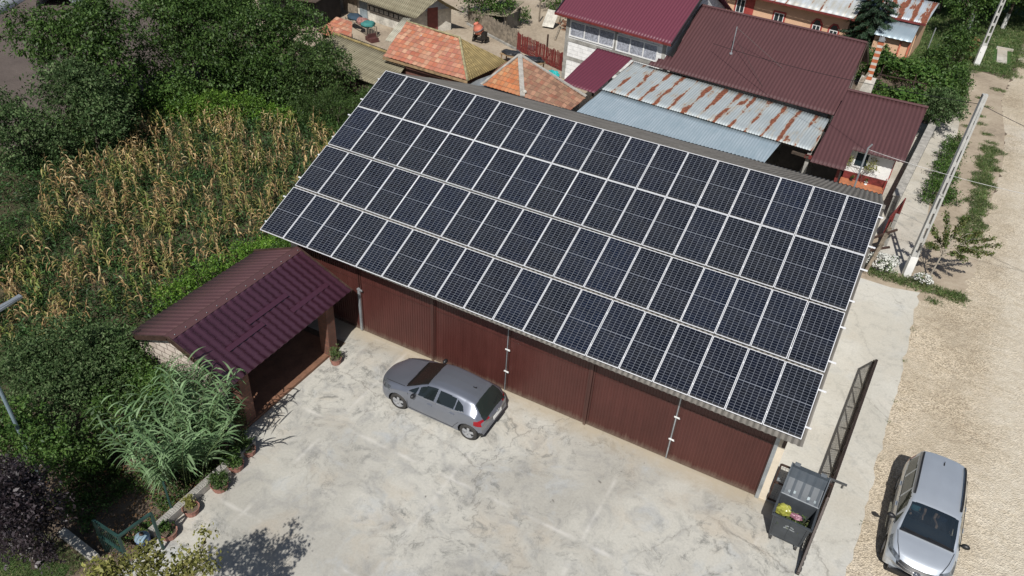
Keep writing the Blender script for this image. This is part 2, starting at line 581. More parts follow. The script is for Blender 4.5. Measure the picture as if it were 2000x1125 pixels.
def glass_mat(name, tint=(0.02, 0.03, 0.035), alpha=0.0, rough=0.03):
    m, nt, bs = newmat(name)
    bs.inputs['Base Color'].default_value = (*tint, 1)
    bs.inputs['Roughness'].default_value = rough
    bs.inputs['Specular IOR Level'].default_value = 0.6
    if alpha:
        tr = N(nt, 'ShaderNodeBsdfTransparent')
        tr.inputs[0].default_value = (0.60, 0.68, 0.70, 1)
        mx = N(nt, 'ShaderNodeMixShader')
        mx.inputs[0].default_value = alpha
        nt.links.new(bs.outputs[0], mx.inputs[1])
        nt.links.new(tr.outputs[0], mx.inputs[2])
        nt.links.new(mx.outputs[0], nt.nodes['Material Output'].inputs[0])
    return m


def paint_mat(name, c, rough=0.32, metal=0.55, flake=0.04):
    m, nt, bs = newmat(name)
    n = noise(nt, coords(nt), 1.5, 4)
    n2 = noise(nt, coords(nt), 60, 3)
    c2 = tuple(x * 0.93 for x in c)
    nt.links.new(ramp(nt, n.outputs[0], [(0.35, c2), (0.65, c)]).outputs[0], bs.inputs['Base Color'])
    bs.inputs['Metallic'].default_value = metal
    nt.links.new(math_n(nt, 'ADD', math_n(nt, 'MULTIPLY', n2.outputs[0], 0.1), rough), bs.inputs['Roughness'])
    bs.inputs['Coat Weight'].default_value = 0.6
    bs.inputs['Coat Roughness'].default_value = 0.06
    return m


M = {}
M['dark_metal'] = simple('dark_metal', (0.035, 0.032, 0.03), 0.5, 0.4, 0.3)
M['brown_metal'] = simple('brown_metal', (0.085, 0.05, 0.038), 0.55, 0.2, 0.4)
M['galv'] = simple('galvanised', (0.42, 0.45, 0.47), 0.45, 0.5, 0.25)
M['white_paint'] = simple('white_paint', (0.78, 0.78, 0.76), 0.5, 0, 0.1)
M['black_plastic'] = simple('black_plastic', (0.018, 0.018, 0.02), 0.45, 0, 0.3)
M['rubber'] = simple('rubber', (0.02, 0.02, 0.02), 0.8, 0, 0.4, 8, (0.05, 0.045, 0.04))
M['wood_old'] = simple('wood_old', (0.30, 0.25, 0.19), 0.9, 0, 0.4, 4, bmp=0.3)
M['wood_dark'] = simple('wood_dark', (0.10, 0.07, 0.05), 0.85, 0, 0.4, 4)
M['timber'] = simple('timber', (0.36, 0.24, 0.13), 0.85, 0, 0.35, 4)
M['concrete_pole'] = simple('concrete_pole', (0.47, 0.47, 0.45), 0.85, 0, 0.18, 1.5, bmp=0.2)
M['bark'] = simple('bark', (0.10, 0.075, 0.055), 0.95, 0, 0.5, 5, bmp=0.6)
M['bark_white'] = simple('bark_limewashed', (0.65, 0.65, 0.62), 0.9, 0, 0.25, 5)
M['terracotta'] = simple('terracotta', (0.36, 0.17, 0.13), 0.8, 0, 0.3, 6)
M['wall_white'] = simple('wall_white', (0.76, 0.75, 0.72), 0.85, 0, 0.12, 1.0, bmp=0.1)
M['wall_dirty'] = simple('wall_dirty', (0.62, 0.59, 0.52), 0.9, 0, 0.35, 1.0, bmp=0.2)
M['cream'] = simple('cream_render', (0.72, 0.63, 0.50), 0.85, 0, 0.12, 1.0)
M['dark_inside'] = simple('dark_plank_and_shade', (0.035, 0.030, 0.028), 0.9, 0, 0.4, 2)  # dark planks, also the wall that stands in for porch shade
M['glass'] = glass_mat('glass')
M['chrome'] = simple('chrome', (0.75, 0.76, 0.78), 0.18, 0.95, 0.05)
M['chain_grey'] = simple('dull_steel', (0.22, 0.22, 0.22), 0.5, 0.6, 0.3)

# ---------------------------------------------------------------- ground sheets
def sheet(name, pts, z, mat, kind='structure', sub=0):
    m = MB()
    m.add([(x, y, z) for x, y in pts], [tuple(range(len(pts)))])
    o = m.build(name, mat, origin=(0, 0, z))
    return tag(o, kind=kind)


M['soil'] = soil_mat('soil', (0.085, 0.062, 0.045), (0.13, 0.10, 0.075), (0.19, 0.15, 0.11), 1.0, 0.6)
M['tilled'] = soil_mat('tilled_soil', (0.085, 0.068, 0.060), (0.105, 0.085, 0.074), (0.13, 0.105, 0.092), 2.0, 0.8)
M['field'] = soil_mat('field_soil', (0.035, 0.045, 0.02), (0.06, 0.055, 0.03), (0.11, 0.085, 0.055), 2.0, 0.6)
M['dusty'] = soil_mat('dusty_earth', (0.22, 0.18, 0.135), (0.34, 0.28, 0.21), (0.43, 0.37, 0.285), 1.3, 0.4)
M['lawn'] = soil_mat('lawn', (0.035, 0.075, 0.02), (0.055, 0.11, 0.03), (0.10, 0.14, 0.05), 2.0, 0.8)
M['gravel'] = soil_mat('gravel_road', (0.35, 0.295, 0.22), (0.45, 0.39, 0.30), (0.53, 0.47, 0.38), 0.9, 0.7, 0.8, track=True)
M['gravel_worn'] = soil_mat('worn_road', (0.46, 0.40, 0.31), (0.55, 0.49, 0.40), (0.66, 0.61, 0.53), 1.2, 0.3, 0.30)
M['yard'] = concrete_mat('yard_concrete', joints=True)
M['apron'] = concrete_mat('apron_concrete', (0.47, 0.45, 0.395), (0.38, 0.37, 0.33), (0.52, 0.505, 0.455), 0.4)
M['path'] = concrete_mat('path_concrete', (0.42, 0.385, 0.32), (0.28, 0.26, 0.22), (0.50, 0.47, 0.41), 0.6)

sheet('ground', [(-500, -500), (500, -500), (500, 500), (-500, 500)], -0.01, M['soil'])
sheet('tilled_ground', [(-60, 2), (-24, 2), (-24, 16), (-34, 30), (-70, 30)], -0.004, M['tilled'])
sheet('field', [(-24, 1), (-8.5, -9.5), (-4.9, -6.5), (-4.9, 16.5), (-23, 16.5)], -0.004, M['field'])
sheet('neighbour_yard', [(-60, 22.5), (-1, 22.5), (-1, 34), (-4, 60), (-60, 70)], -0.004, M['dusty'])
sheet('house_yard', [(-4.9, 14.4), (16.0, 14.4), (16.4, 34.5), (-1, 34.5), (-1, 22.5), (-4.9, 22.5)], -0.002, M['path'])
sheet('concrete_yard', [(-0.75, -6.2), (0.0, -6.4), (0.35, -30), (16.0, -30), (16.0, 14.2), (-3.8, 14.2), (-3.8, -0.9), (-0.75, -0.9)], 0.0, M['yard'])
APR = [(14.42, 0.0), (15.9, 0.0), (15.6, -9), (15.4, -30), (16.2, -30), (16.72, -10), (17.12, -1.5), (17.45, 7), (17.62, 14.6), (16.5, 14.3), (14.42, 14.35)]
# ragged gravel road edge
rng = random.Random(3)
edge = [(16.2, -30), (16.72, -10), (17.12, -1.5), (17.45, 7), (17.62, 14.6), (18.6, 15.8), (19.3, 18), (19.6, 22), (20.1, 26), (20.55, 31), (20.6, 36), (20.3, 42), (20.9, 47), (21.5, 52), (22.5, 70), (24, 120)]
pts = []
for (a, b) in zip(edge[:-1], edge[1:]):
    n = max(1, int(math.dist(a, b) / 0.35)) if b[1] < 60 else 3
    for i in range(n):
        t = i / n
        wob = rng.uniform(-0.05, 0.09) if a[1] > -12 else 0
        if a[1] > 15: wob *= 3
        pts.append((a[0] + (b[0] - a[0]) * t + wob, a[1] + (b[1] - a[1]) * t))
sheet('gravel_road', [(x - (0.9 if y < 15 else 0), y) for x, y in pts] + [(24, 120), (90, 120), (90, -30)], -0.002, M['gravel'])
APR = APR[:5] + [q for q in pts if q[1] <= 14.6] + APR[-2:]
sheet('concrete_apron', APR, 0.006, M['apron'])
VG = [(a + rng.uniform(-.16, .16), b + rng.uniform(-.1, .1)) for (a0, b0), (a1, b1) in zip([(17.7, 14.0), (19.0, 14.9), (19.7, 17.5), (20.0, 21)], [(19.0, 14.9), (19.7, 17.5), (20.0, 21), (20.3, 26)]) for a, b in [(a0 + (a1 - a0) * i / 9, b0 + (b1 - b0) * i / 9) for i in range(9)]]
sheet('verge_ground', [(15.0, 14.2)] + VG + [(20.2, 26), (20.65, 31), (20.7, 36), (20.4, 42), (20.9, 47), (18.4, 47.6), (16.8, 37), (16.2, 26), (15.2, 17)], 0.001, M['dusty'])

sheet('footpath', [(15.75, 15.1), (16.9, 15.8), (17.4, 19), (17.35, 23.4), (18.1, 33.8), (18.15, 38.5), (17.0, 38.5), (16.35, 33), (15.5, 22)], 0.006, M['path'])
sheet('grass_verge', [(14.0, 45.5), (18.3, 47.4), (20.9, 48.2), (21.6, 56), (22.5, 75), (6, 75), (9, 46)], 0.003, M['lawn'])
sheet('lawn', [(-5.5, -13.5), (-1.2, -11.9), (-0.4, -13.4), (-3, -17)], 0.003, M['lawn'])

# ---------------------------------------------------------------- roof surfaces
def corr(p, a):
    return lambda u, v: a * np.sin(2 * np.pi * u / p)


def trap(p, a):
    return lambda u, v: a * np.clip(2.2 * np.sin(2 * np.pi * u / p), -1, 1)


def tiled(pw, a, ph, st, sharp=1.0):
    return lambda u, v: a * np.clip(np.sin(2 * np.pi * u / pw) * sharp, -1, 1) + st * (1 - np.mod(v / ph + 1e-4, 1.0))


def surf(name, A, B, C, D, hf, mat, parent, wave=0.18, per=6, rowh=None, th=0.02, mask=None, nv=6, smooth=False, jit=0.0):
    """roof skin: A,B = left/right eave corners, C,D = left/right ridge corners"""
    A, B, C, D = [np.array(p, float) for p in (A, B, C, D)]
    L = max(np.linalg.norm(B - A), np.linalg.norm(D - C))
    V = max(np.linalg.norm(C - A), np.linalg.norm(D - B))
    nu = int(L / wave * per) + 1
    s = np.linspace(0, 1, nu + 1)
    if rowh:
        rows = int(math.ceil(V / rowh))
        t = []
        for k in range(rows):
            t += [k * rowh, (k + 1) * rowh - 0.012]
        t = np.array([x for x in t if x < V] + [V]) / V
    else:
        t = np.linspace(0, 1, nv + 1)
    S, T = np.meshgrid(s, t)
    P = (A * ((1 - S) * (1 - T))[..., None] + B * (S * (1 - T))[..., None] + C * ((1 - S) * T)[..., None] + D * (S * T)[..., None])
    ud = (B - A if np.linalg.norm(B - A) > 0.3 else D - C)
    ud = ud / np.linalg.norm(ud)
    mid = (C + D) / 2 - (A + B) / 2
    nrm = np.cross(ud, mid)
    nrm /= np.linalg.norm(nrm)
    vd = np.cross(nrm, ud)
    u = (P - A) @ ud
    v = (P - A) @ vd
    h = hf(u, v)
    if jit:
        rs = np.random.RandomState(5)
        h = h + np.interp(v, np.linspace(v.min(), v.max(), 9), rs.randn(9) * jit) + jit * np.sin(u * 1.3 + v * 0.7)
    Pt = P + h[..., None] * nrm
    Pb = Pt - nrm * th
    nr, nc = S.shape
    idx = np.arange(nr * nc).reshape(nr, nc)
    q = np.stack([idx[:-1, :-1], idx[:-1, 1:], idx[1:, 1:], idx[1:, :-1]], -1).reshape(-1, 4)
    if mask is not None:
        cen = Pt.reshape(-1, 3)[q].mean(1)
        q = q[np.array([mask(*c) for c in cen])]
    n = nr * nc
    qb = q[:, ::-1] + n
    # skirts on boundary edges
    ed = {}
    for f in q.tolist():
        for a, b in zip(f, f[1:] + f[:1]):
            if (b, a) in ed: del ed[(b, a)]
            else: ed[(a, b)] = 1
    sk = np.array([(b, a, a + n, b + n) for a, b in ed], dtype=int) if ed else np.zeros((0, 4), int)
    allf = np.concatenate([q, qb, sk])
    vv = np.concatenate([Pt.reshape(-1, 3), Pb.reshape(-1, 3)])
    uv = np.stack([u.ravel(), v.ravel()], 1)
    return mesh_obj(name, vv, allf, mat, parent, smooth, uv=np.concatenate([uv, uv]))


# ---------------------------------------------------------------- the garage
TAN = 0.4452
def zroof(y, base=3.54):           # front slope of the corrugated sheets
    return base + (y + 0.864) * TAN

def door_mat(name, c):
    m, nt, bs = newmat(name)
    co = N(nt, 'ShaderNodeNewGeometry').outputs['Position']
    n = noise(nt, co, 0.7, 6)
    mp = N(nt, 'ShaderNodeMapping')
    mp.inputs['Scale'].default_value = (3.0, 1, 0.35)
    nt.links.new(co, mp.inputs[0])
    ns = noise(nt, mp.outputs[0], 1.6, 7, 0.7)
    base = ramp(nt, math_n(nt, 'ADD', math_n(nt, 'MULTIPLY', n.outputs[0], 0.5), math_n(nt, 'MULTIPLY', ns.outputs[0], 0.5)), [(0.35, tuple(x * 0.78 for x in c)), (0.65, tuple(x * 1.18 for x in c))])
    sep = N(nt, 'ShaderNodeSeparateXYZ')
    nt.links.new(co, sep.inputs[0])
    # dust splashed up from the ground
    dz = math_n(nt, 'SUBTRACT', sep.outputs[2], math_n(nt, 'MULTIPLY', ns.outputs[0], 0.55))
    dm = ramp(nt, math_n(nt, 'ADD', dz, 0.25), [(0.0, (0.5,) * 3), (0.22, (0, 0, 0))])
    cc = mixc(nt, dm.outputs[0], base.outputs[0], (0.20, 0.16, 0.12))
    nt.links.new(cc, bs.inputs['Base Color'])
    nt.links.new(math_n(nt, 'MULTIPLY_ADD', ns.outputs[0], 0.3, 0.3), bs.inputs['Roughness'])
    bump(nt, bs, n.outputs[0], 0.3, 0.05)
    return m

M['door'] = door_mat('brown_sheet', (0.072, 0.0225, 0.0185))
M['door_trim'] = door_mat('brown_trim', (0.060, 0.022, 0.018))
M['asbestos'] = sheet_metal('asbestos_sheet', (0.22, 0.205, 0.185), (0.14, 0.13, 0.115), 0.9, 0, spec=0.2, pitch=0.177)

gar = empty('garage_building', (5.2, 7, 0), 'long brown garage with six corrugated metal doors under a grey corrugated roof', 'garage')
w = MB()
w.box(-3.75, 14.2, 0.09, 0.25, 3.25, 3.62)
w.box(-3.75, -3.43, 0.0, 14.1, 0, 3.6)
w.box(14.24, 14.5, 0.0, 14.1, 0, 3.6)
w.box(-3.43, 14.24, 13.85, 14.1, 0, 3.6)
w.build('wall', M['cream'], gar)
g = MB()
for x0, x1 in ((-3.75, -3.55), (14.3, 14.5)):
    g.add([(x0, 0, 3.603), (x1, 0, 3.603), (x1, 14.1, 3.603), (x0, 14.1, 3.603), (x0, 7.0, 6.75), (x1, 7.0, 6.75)],
          [(0, 3, 4), (1, 5, 2), (0, 1, 2, 3), (0, 4, 5, 1), (4, 3, 2, 5)])
g.build('gable', M['cream'], gar)
MB().box(-3.43, 14.2, 0.3, 13.8, 0.01, 0.03).build('floor', M['path'], gar)
yr = 7.0
roofm = MB()
zr = zroof(yr)
surf('roof', (-4.32, -0.76, zroof(-0.76)), (14.86, -0.97, zroof(-0.97)), (-4.32, yr, zr), (14.86, yr, zr), corr(0.177, 0.022), M['asbestos'], gar, 0.177, 8, nv=10, th=0.012, jit=0.006)
surf('roof', (14.86, 15.0, 3.72), (-4.32, 15.1, 3.76), (14.86, yr, zr), (-4.32, yr, zr), corr(0.177, 0.022), M['asbestos'], gar, 0.177, 8, nv=10, th=0.012, jit=0.006)
rc = MB()
rc.poly([(-4.33, yr - 0.16, zr - 0.03), (-4.33, yr, zr + 0.045), (-4.33, yr + 0.17, zr - 0.03)], 19.2, (1, 0, 0))
rc.build('ridge_cap', M['asbestos'], gar)
fb = MB()
for x in np.arange(-4.0, 14.9, 1.15):
    fb.beam((x, -0.66, zroof(-0.66) - 0.09), (x, 7.0, zr - 0.09), 0.07, 0.10)
fb.build('rafter', M['wood_dark'], gar)

LEAVES = [(-3.43, -0.70), (-0.66, 2.42), (2.52, 5.40), (5.44, 8.38), (8.50, 11.29), (11.33, 14.20)]
for i, (x0, x1) in enumerate(LEAVES):
    m = MB()
    # folded sheet: ribs every 0.14 m
    xs, ys = [], []
    x = x0 + 0.05
    k = 0
    while x < x1 - 0.05:
        for dx, dy in ((0, 0), (0.055, 0), (0.065, -0.015), (0.090, -0.015)):
            if x + dx < x1 - 0.05:
                xs.append(x + dx); ys.append(dy)
        x += 0.10
    xs.append(x1 - 0.05); ys.append(0)
    b = len(m.v)
    vs = [(xx, 0.05 + yy, 0.05) for xx, yy in zip(xs, ys)] + [(xx, 0.05 + yy, 3.22) for xx, yy in zip(xs, ys)]
    n = len(xs)
    m.add(vs, [(j, j + 1, j + 1 + n, j + n) for j in range(n - 1)])
    d = m.build('door', M['door'], gar)
    f = MB()
    f.box(x0, x0 + 0.05, 0.0, 0.08, 0.03, 3.245)
    f.box(x1 - 0.05, x1, 0.0, 0.08, 0.03, 3.245)
    f.box(x0 + 0.05, x1 - 0.05, 0.0, 0.08, 0.03, 0.09)
    f.box(x0 + 0.05, x1 - 0.05, 0.0, 0.08, 3.18, 3.245)
    f.build('door_frame', M['door_trim'], d)
    MB().box(x0 + 0.05, x1 - 0.05, 0.020, 0.0255, 2.28, 2.30).build('seam', M['door_trim'], d)
p = MB()
for x in (2.47, 8.44):
    MB().box(x - 0.04, x + 0.05, -0.05, 0.10, 0.0, 3.4).build('post', M['door_trim'], gar)
for x, bar in ((5.42, 0.022), (11.31, 0.036)):
    MB().box(x - bar / 2, x + bar / 2, -0.03, -0.002, 0.03, 3.2).build('door_rod', M['galv'], gar)
    for z in (0.93, 1.9):
        l = MB()
        l.box(x - 0.06, x + 0.11, -0.055, -0.031, z - 0.022, z + 0.022)
        l.cyl((x + 0.06, -0.07, z), (x + 0.13, -0.08, z + 0.015), 0.014, n=8)
        l.build('latch', M['white_paint'], gar)
lb = MB()
lb.box(-0.73, -0.64, -0.06, -0.002, 0.05, 1.98)
lb.box(-0.73, -0.50, -0.09, -0.062, 1.92, 1.99)
lb.build('locking_bar', M['galv'], gar)
dp = MB()
dp.box(14.19, 14.30, -0.06, -0.003, 0.0, 3.45)
dp.build('corner_strip', M['galv'], gar)
dpp = MB()
dpp.tube([(14.42, 0.05, 3.3), (14.46, -0.05, 3.0), (14.44, -0.06, 2.4)], 0.05, 10)
dpp.build('downpipe', M['brown_metal'], gar)

# ---------------------------------------------------------------- solar panels
def solar_mat():
    m, nt, bs = newmat('solar_cells')
    uv = N(nt, 'ShaderNodeUVMap').outputs[0]
    sep = N(nt, 'ShaderNodeSeparateXYZ')
    nt.links.new(uv, sep.inputs[0])
    u, v = sep.outputs[0], sep.outputs[1]
    cu = math_n(nt, 'DIVIDE', math_n(nt, 'SUBTRACT', u, 0.020), 0.1663)
    fu = math_n(nt, 'ABSOLUTE', math_n(nt, 'SUBTRACT', math_n(nt, 'FRACT', cu), 0.5))
    vv = math_n(nt, 'ABSOLUTE', math_n(nt, 'SUBTRACT', v, 1.039))
    cv = math_n(nt, 'DIVIDE', math_n(nt, 'SUBTRACT', vv, 0.008), 0.0842)
    fv = math_n(nt, 'ABSOLUTE', math_n(nt, 'SUBTRACT', math_n(nt, 'FRACT', cv), 0.5))
    lu = math_n(nt, 'GREATER_THAN', fu, 0.5 - 0.0042 / 0.1663)
    lv = math_n(nt, 'GREATER_THAN', fv, 0.5 - 0.0034 / 0.0842)
    lm = math_n(nt, 'LESS_THAN', vv, 0.006)
    line = math_n(nt, 'MAXIMUM', math_n(nt, 'MAXIMUM', lu, lv), lm)
    # cell tone
    cell = N(nt, 'ShaderNodeCombineXYZ')
    nt.links.new(math_n(nt, 'FLOOR', cu), cell.inputs[0])
    nt.links.new(math_n(nt, 'FLOOR', math_n(nt, 'DIVIDE', v, 0.0842)), cell.inputs[1])
    oi = N(nt, 'ShaderNodeObjectInfo')
    nt.links.new(oi.outputs['Random'], cell.inputs[2])
    wn_ = N(nt, 'ShaderNodeTexWhiteNoise')
    nt.links.new(cell.outputs[0], wn_.inputs[0])
    pr = ramp(nt, oi.outputs['Random'], [(0.0, (0.0040, 0.0055, 0.012)), (0.5, (0.0055, 0.0070, 0.0115)), (1.0, (0.0050, 0.0078, 0.0175))])
    cc = mixc(nt, 1.0, pr.outputs[0], ramp(nt, wn_.outputs[0], [(0, (0.75,) * 3), (1, (1.35,) * 3)]).outputs[0], 'MULTIPLY')
    dust = noise(nt, coords(nt), 1.2, 5)
    cc = mixc(nt, ramp(nt, dust.outputs[0], [(0.4, (0, 0, 0)), (0.75, (0.035,) * 3)]).outputs[0], cc, (0.4, 0.38, 0.33))
    c = mixc(nt, line, cc, (0.185, 0.20, 0.23))
    # dust settled along the lower frame, and a few bird droppings
    dn = noise(nt, coords(nt), 9, 5)
    dl = math_n(nt, 'MULTIPLY', ramp(nt, v, [(0.015, (0.35,) * 3), (0.10, (0, 0, 0))]).outputs[0], dn.outputs[0])
    c = mixc(nt, dl, c, (0.30, 0.28, 0.24))
    rv = N(nt, 'ShaderNodeVectorMath', operation='ADD')
    nt.links.new(coords(nt), rv.inputs[0])
    cb2 = N(nt, 'ShaderNodeCombineXYZ')
    nt.links.new(math_n(nt, 'MULTIPLY', oi.outputs['Random'], 50.0), cb2.inputs[2])
    nt.links.new(cb2.outputs[0], rv.inputs[1])
    bn = noise(nt, rv.outputs[0], 6.0, 2)
    c = mixc(nt, ramp(nt, bn.outputs[0], [(0.80, (0, 0, 0)), (0.82, (0.8,) * 3)]).outputs[0], c, (0.5, 0.5, 0.47))
    nt.links.new(c, bs.inputs['Base Color'])
    bs.inputs['Roughness'].default_value = 0.12
    bs.inputs['Specular IOR Level'].default_value = 0.26
    return m


M['cells'] = solar_mat()
M['alu'] = simple('panel_frame', (0.82, 0.83, 0.85), 0.42, 0.1, 0.05)
PW, PL = 1.038, 2.078
sf = MB()
fr = 0.014
for (a, b, c, d) in ((0, PW, 0, fr), (0, PW, PL - fr, PL), (0, fr, fr, PL - fr), (PW - fr, PW, fr, PL - fr)):
    sf.box(a, b, c, d, 0.0, 0.036)
TILT = math.atan(TAN)
proto = empty('solar_panel', (0, 0, 0), 'x', 'solar panel')
sf.build('frame', M['alu'], proto, local=True)
gl = MB()
gl.add([(fr, fr, 0.031), (PW - fr, fr, 0.031), (PW - fr, PL - fr, 0.031), (fr, PL - fr, 0.031)], [(0, 1, 2, 3)])
gl.add([(fr, fr, 0.004), (PW - fr, fr, 0.004), (PW - fr, PL - fr, 0.004), (fr, PL - fr, 0.004)], [(3, 2, 1, 0)])
gl.build('cell_glass', M['cells'], proto, local=True, uv=[(p[0], p[1]) for p in gl.v])
ORD = ['first', 'second', 'third', 'fourth', 'fifth', 'sixth', 'seventh', 'eighth', 'ninth', 'tenth', 'eleventh', 'twelfth', 'thirteenth', 'fourteenth', 'fifteenth', 'sixteenth', 'seventeenth', 'eighteenth']
ROWN = ['ridge row', 'second row down', 'third row down', 'eave row']
rowstart = [0.0, PL + 0.085, 2 * PL + 0.168, 3 * PL + 0.189]      # eave row first
first = True
ct, st = math.cos(TILT), math.sin(TILT)
for r_ in range(4):
    s0 = rowstart[3 - r_]
    for c_ in range(18):
        o = proto if first else copy_tree(proto)
        first = False
        o.location = (-4.257 + c_ * 1.058 + rng.uniform(-.003, .003), -0.864 + s0 * ct + rng.uniform(-.003, .003), 3.669 + s0 * st - 0.030)
        o.rotation_euler = (TILT + rng.uniform(-.0012, .0012), rng.uniform(-.0015, .0015), 0)
        where = ['leftmost', 'rightmost'][c_ > 0] if c_ in (0, 17) else (ORD[c_] + ' from the left end' if c_ < 9 else ORD[17 - c_] + ' from the right end')
        o['label'] = 'dark solar panel in the %s, %s' % (ROWN[r_], where)
        o['group'] = 'solar panels on the garage roof'
for r_ in range(4):
    for k, q in enumerate((0.42, 1.62)):
        s = rowstart[3 - r_] + q
        y, z = -0.864 + s * ct, 3.669 + s * st
        ex = 0.10 if (r_ + k) % 2 else 0.16
        o = MB().beam((-4.257 - ex, y + 0.055 * st * 0, z - 0.052), (14.82 + ex, y, z - 0.052), 0.04, 0.035).build('mounting_rail', M['alu'])
        tag(o, 'thin aluminium rail under the %s, its %s one' % (ROWN[r_].replace('row', 'panel row'), ['lower', 'upper'][k]), 'rail', 'rails under the solar panels')

# ---------------------------------------------------------------- the tiled carport
M['roof_dark'] = sheet_metal('brown_ribbed_sheet', (0.090, 0.042, 0.044), rough=0.55, dirt=0.18)
M['roof_tile_violet'] = sheet_metal('glossy_violet_tile_sheet', (0.056, 0.020, 0.034), rough=0.30, dirt=0.15, spec=0.7)
M['pillar_brick'] = brick_mat('pillar_brick', (0.20, 0.085, 0.055), (0.14, 0.06, 0.04), (0.10, 0.07, 0.055), 0.3, 0.12, 0.01)
M['stone_wall'] = brick_mat('rough_stone', (0.62, 0.55, 0.47), (0.50, 0.42, 0.36), (0.25, 0.2, 0.17), 0.35, 0.22, 0.02)
cp = empty('carport', (-2.8, -3.6, 0), 'open carport with violet brown tile-effect roof and brick pillars beside the garage', 'carport')
YN, YF = -6.42, -0.62
A_ = (-0.52, YN, 2.30); B_ = (-0.52, YF, 2.30); C_ = (-2.80, YN, 3.26); D_ = (-2.80, YF, 3.26)
surf('roof', A_, B_, C_, D_, tiled(0.285, 0.019, 0.31, 0.040, 1.0), M['roof_tile_violet'], cp, 0.30, 14, rowh=0.31, th=0.015)
surf('roof', (-4.98, YF, 2.34), (-4.98, YN, 2.34), (-2.80, YF, 3.26), (-2.80, YN, 3.26), trap(0.22, 0.010), M['roof_dark'], cp, 0.22, 12, nv=2, th=0.012)
rid = MB()
rid.poly([(-2.98, YN - 0.02, 3.235), (-2.86, YN - 0.02, 3.31), (-2.74, YN - 0.02, 3.31), (-2.62, YN - 0.02, 3.235)], YF - YN + 0.04, (0, 1, 0))
rid.build('ridge_cap', M['roof_dark'], cp)
sc_ = MB()
for y in np.arange(YN + 0.2, YF, 0.42):
    sc_.ball((-2.68, y, 3.30), 0.018, 4)
sc_.build('screws', M['galv'], cp)
vg = MB()
for y in (YN, YF):
    vg = MB()
    vg.beam((-0.50, y, 2.29), (-2.80, y, 3.26), 0.05, 0.16)
    vg.beam((-2.79, y, 3.24), (-5.0, y, 2.32), 0.05, 0.16)
    vg.build('verge_board', M['brown_metal'], cp)
sg_ = MB()
nrm = Vector((0.3878, 0, 0.9217))
dv = Vector((-0.9217, 0, 0.3878))
for (t0, ya, yb) in ((0.98, -5.5, -3.95), (0.98 + 0.05, -3.8, -3.75), (1.30, -4.3, -2.5), (0.72, -2.9, -1.1)):
    if yb - ya < 0.2: continue
    c = Vector((-0.52, (ya + yb) / 2, 2.30)) + dv * t0 + nrm * 0.060
    sg_.obox(c, dv * 0.085, Vector((0, (yb - ya) / 2, 0)), nrm * 0.008)
sg_.build('snow_guard', M['roof_tile_violet'], cp)
for (px_, py_) in ((-0.88, -1.65), (-1.0, -5.62)):
    pl = MB()
    pl.box(px_ - 0.2, px_ + 0.2, py_ - 0.2, py_ + 0.2, 0, 2.2)
    pl.build('pillar', M['pillar_brick'], cp)
bw = MB()
bw.box(-4.75, -4.6, YN + 0.35, YF - 0.2, 0, 2.3)
bw.add([(-4.6, -6.20, 0), (-1.2, -6.20, 0), (-1.2, -6.20, 2.30), (-2.8, -6.20, 3.08), (-4.6, -6.20, 2.35),
        (-4.6, -6.05, 0), (-1.2, -6.05, 0), (-1.2, -6.05, 2.30), (-2.8, -6.05, 3.08), (-4.6, -6.05, 2.35)],
       [(0, 1, 2, 3, 4), (9, 8, 7, 6, 5), (0, 5, 6, 1), (1, 6, 7, 2), (2, 7, 8, 3), (3, 8, 9, 4), (4, 9, 5, 0)])
bw.build('wall', M['stone_wall'], cp)
bm = MB()
bm.box(-0.98, -0.82, YN + 0.2, YF - 0.1, 2.14, 2.27)
bm.build('beam', M['timber'], cp)
M['clay_floor'] = brick_mat('clay_floor', (0.33, 0.16, 0.09), (0.28, 0.13, 0.075), (0.2, 0.12, 0.08), 0.6, 0.3, 0.01)
M['clay_floor'] = simple('clay_floor_plain', (0.25, 0.125, 0.075), 0.75, 0, 0.25, 2.0)
MB().box(-4.6, -0.76, -6.0, -1.25, 0.0, 0.10).build('floor', M['clay_floor'], cp)
# things kept inside
o = MB()
o.box(-3.9, -2.7, -5.3, -4.7, 0.55, 0.62)
for sx in (-3.82, -2.78):
    for sy in (-5.24, -4.76):
        o.box(sx - 0.03, sx + 0.03, sy - 0.03, sy + 0.03, 0.1, 0.55)
tag(o.build('bench', M['wood_dark']), 'dark wooden bench in the shade inside the carport', 'bench')

# ---------------------------------------------------------------- gates
def lattice(m, p00, du, dv_, nu, nv_, w):
    p00, du, dv_ = Vector(p00), Vector(du), Vector(dv_)
    for i in range(1, nu):
        m.beam(p00 + du * (i / nu), p00 + du * (i / nu) + dv_, w, w, (0.3, 0.3, 0.9))
    for j in range(1, nv_):
        m.beam(p00 + dv_ * (j / nv_), p00 + dv_ * (j / nv_) + du, w, w)


sg = empty('small_gate', (15.3, 0.05, 0), 'narrow brown mesh gate standing behind the dark waste container', 'gate')
f = MB()
x0, x1, zt = 14.56, 16.02, 1.62
for a, b in (((x0, 0.05, 0.06), (x0, 0.05, zt)), ((x1, 0.05, 0.06), (x1, 0.05, zt)), ((x0, 0.05, zt), (x1, 0.05, zt)), ((x0, 0.05, 0.08), (x1, 0.05, 0.08)), ((x0, 0.05, 0.85), (x1, 0.05, 0.85))):
    f.beam(a, b, 0.05, 0.05)
f.build('frame', M['brown_metal'], sg)
l = MB()
lattice(l, (x0, 0.05, 0.08), (x1 - x0, 0, 0), (0, 0, zt - 0.08), 18, 16, 0.006)
l.build('wire_mesh', M['chain_grey'], sg)
hd = MB()
hd.box(14.60, 14.66, 0.0, 0.03, 0.98, 1.10)
hd.beam((14.62, -0.03, 1.05), (14.74, -0.03, 1.05), 0.02)
hd.build('handle', M['galv'], sg)

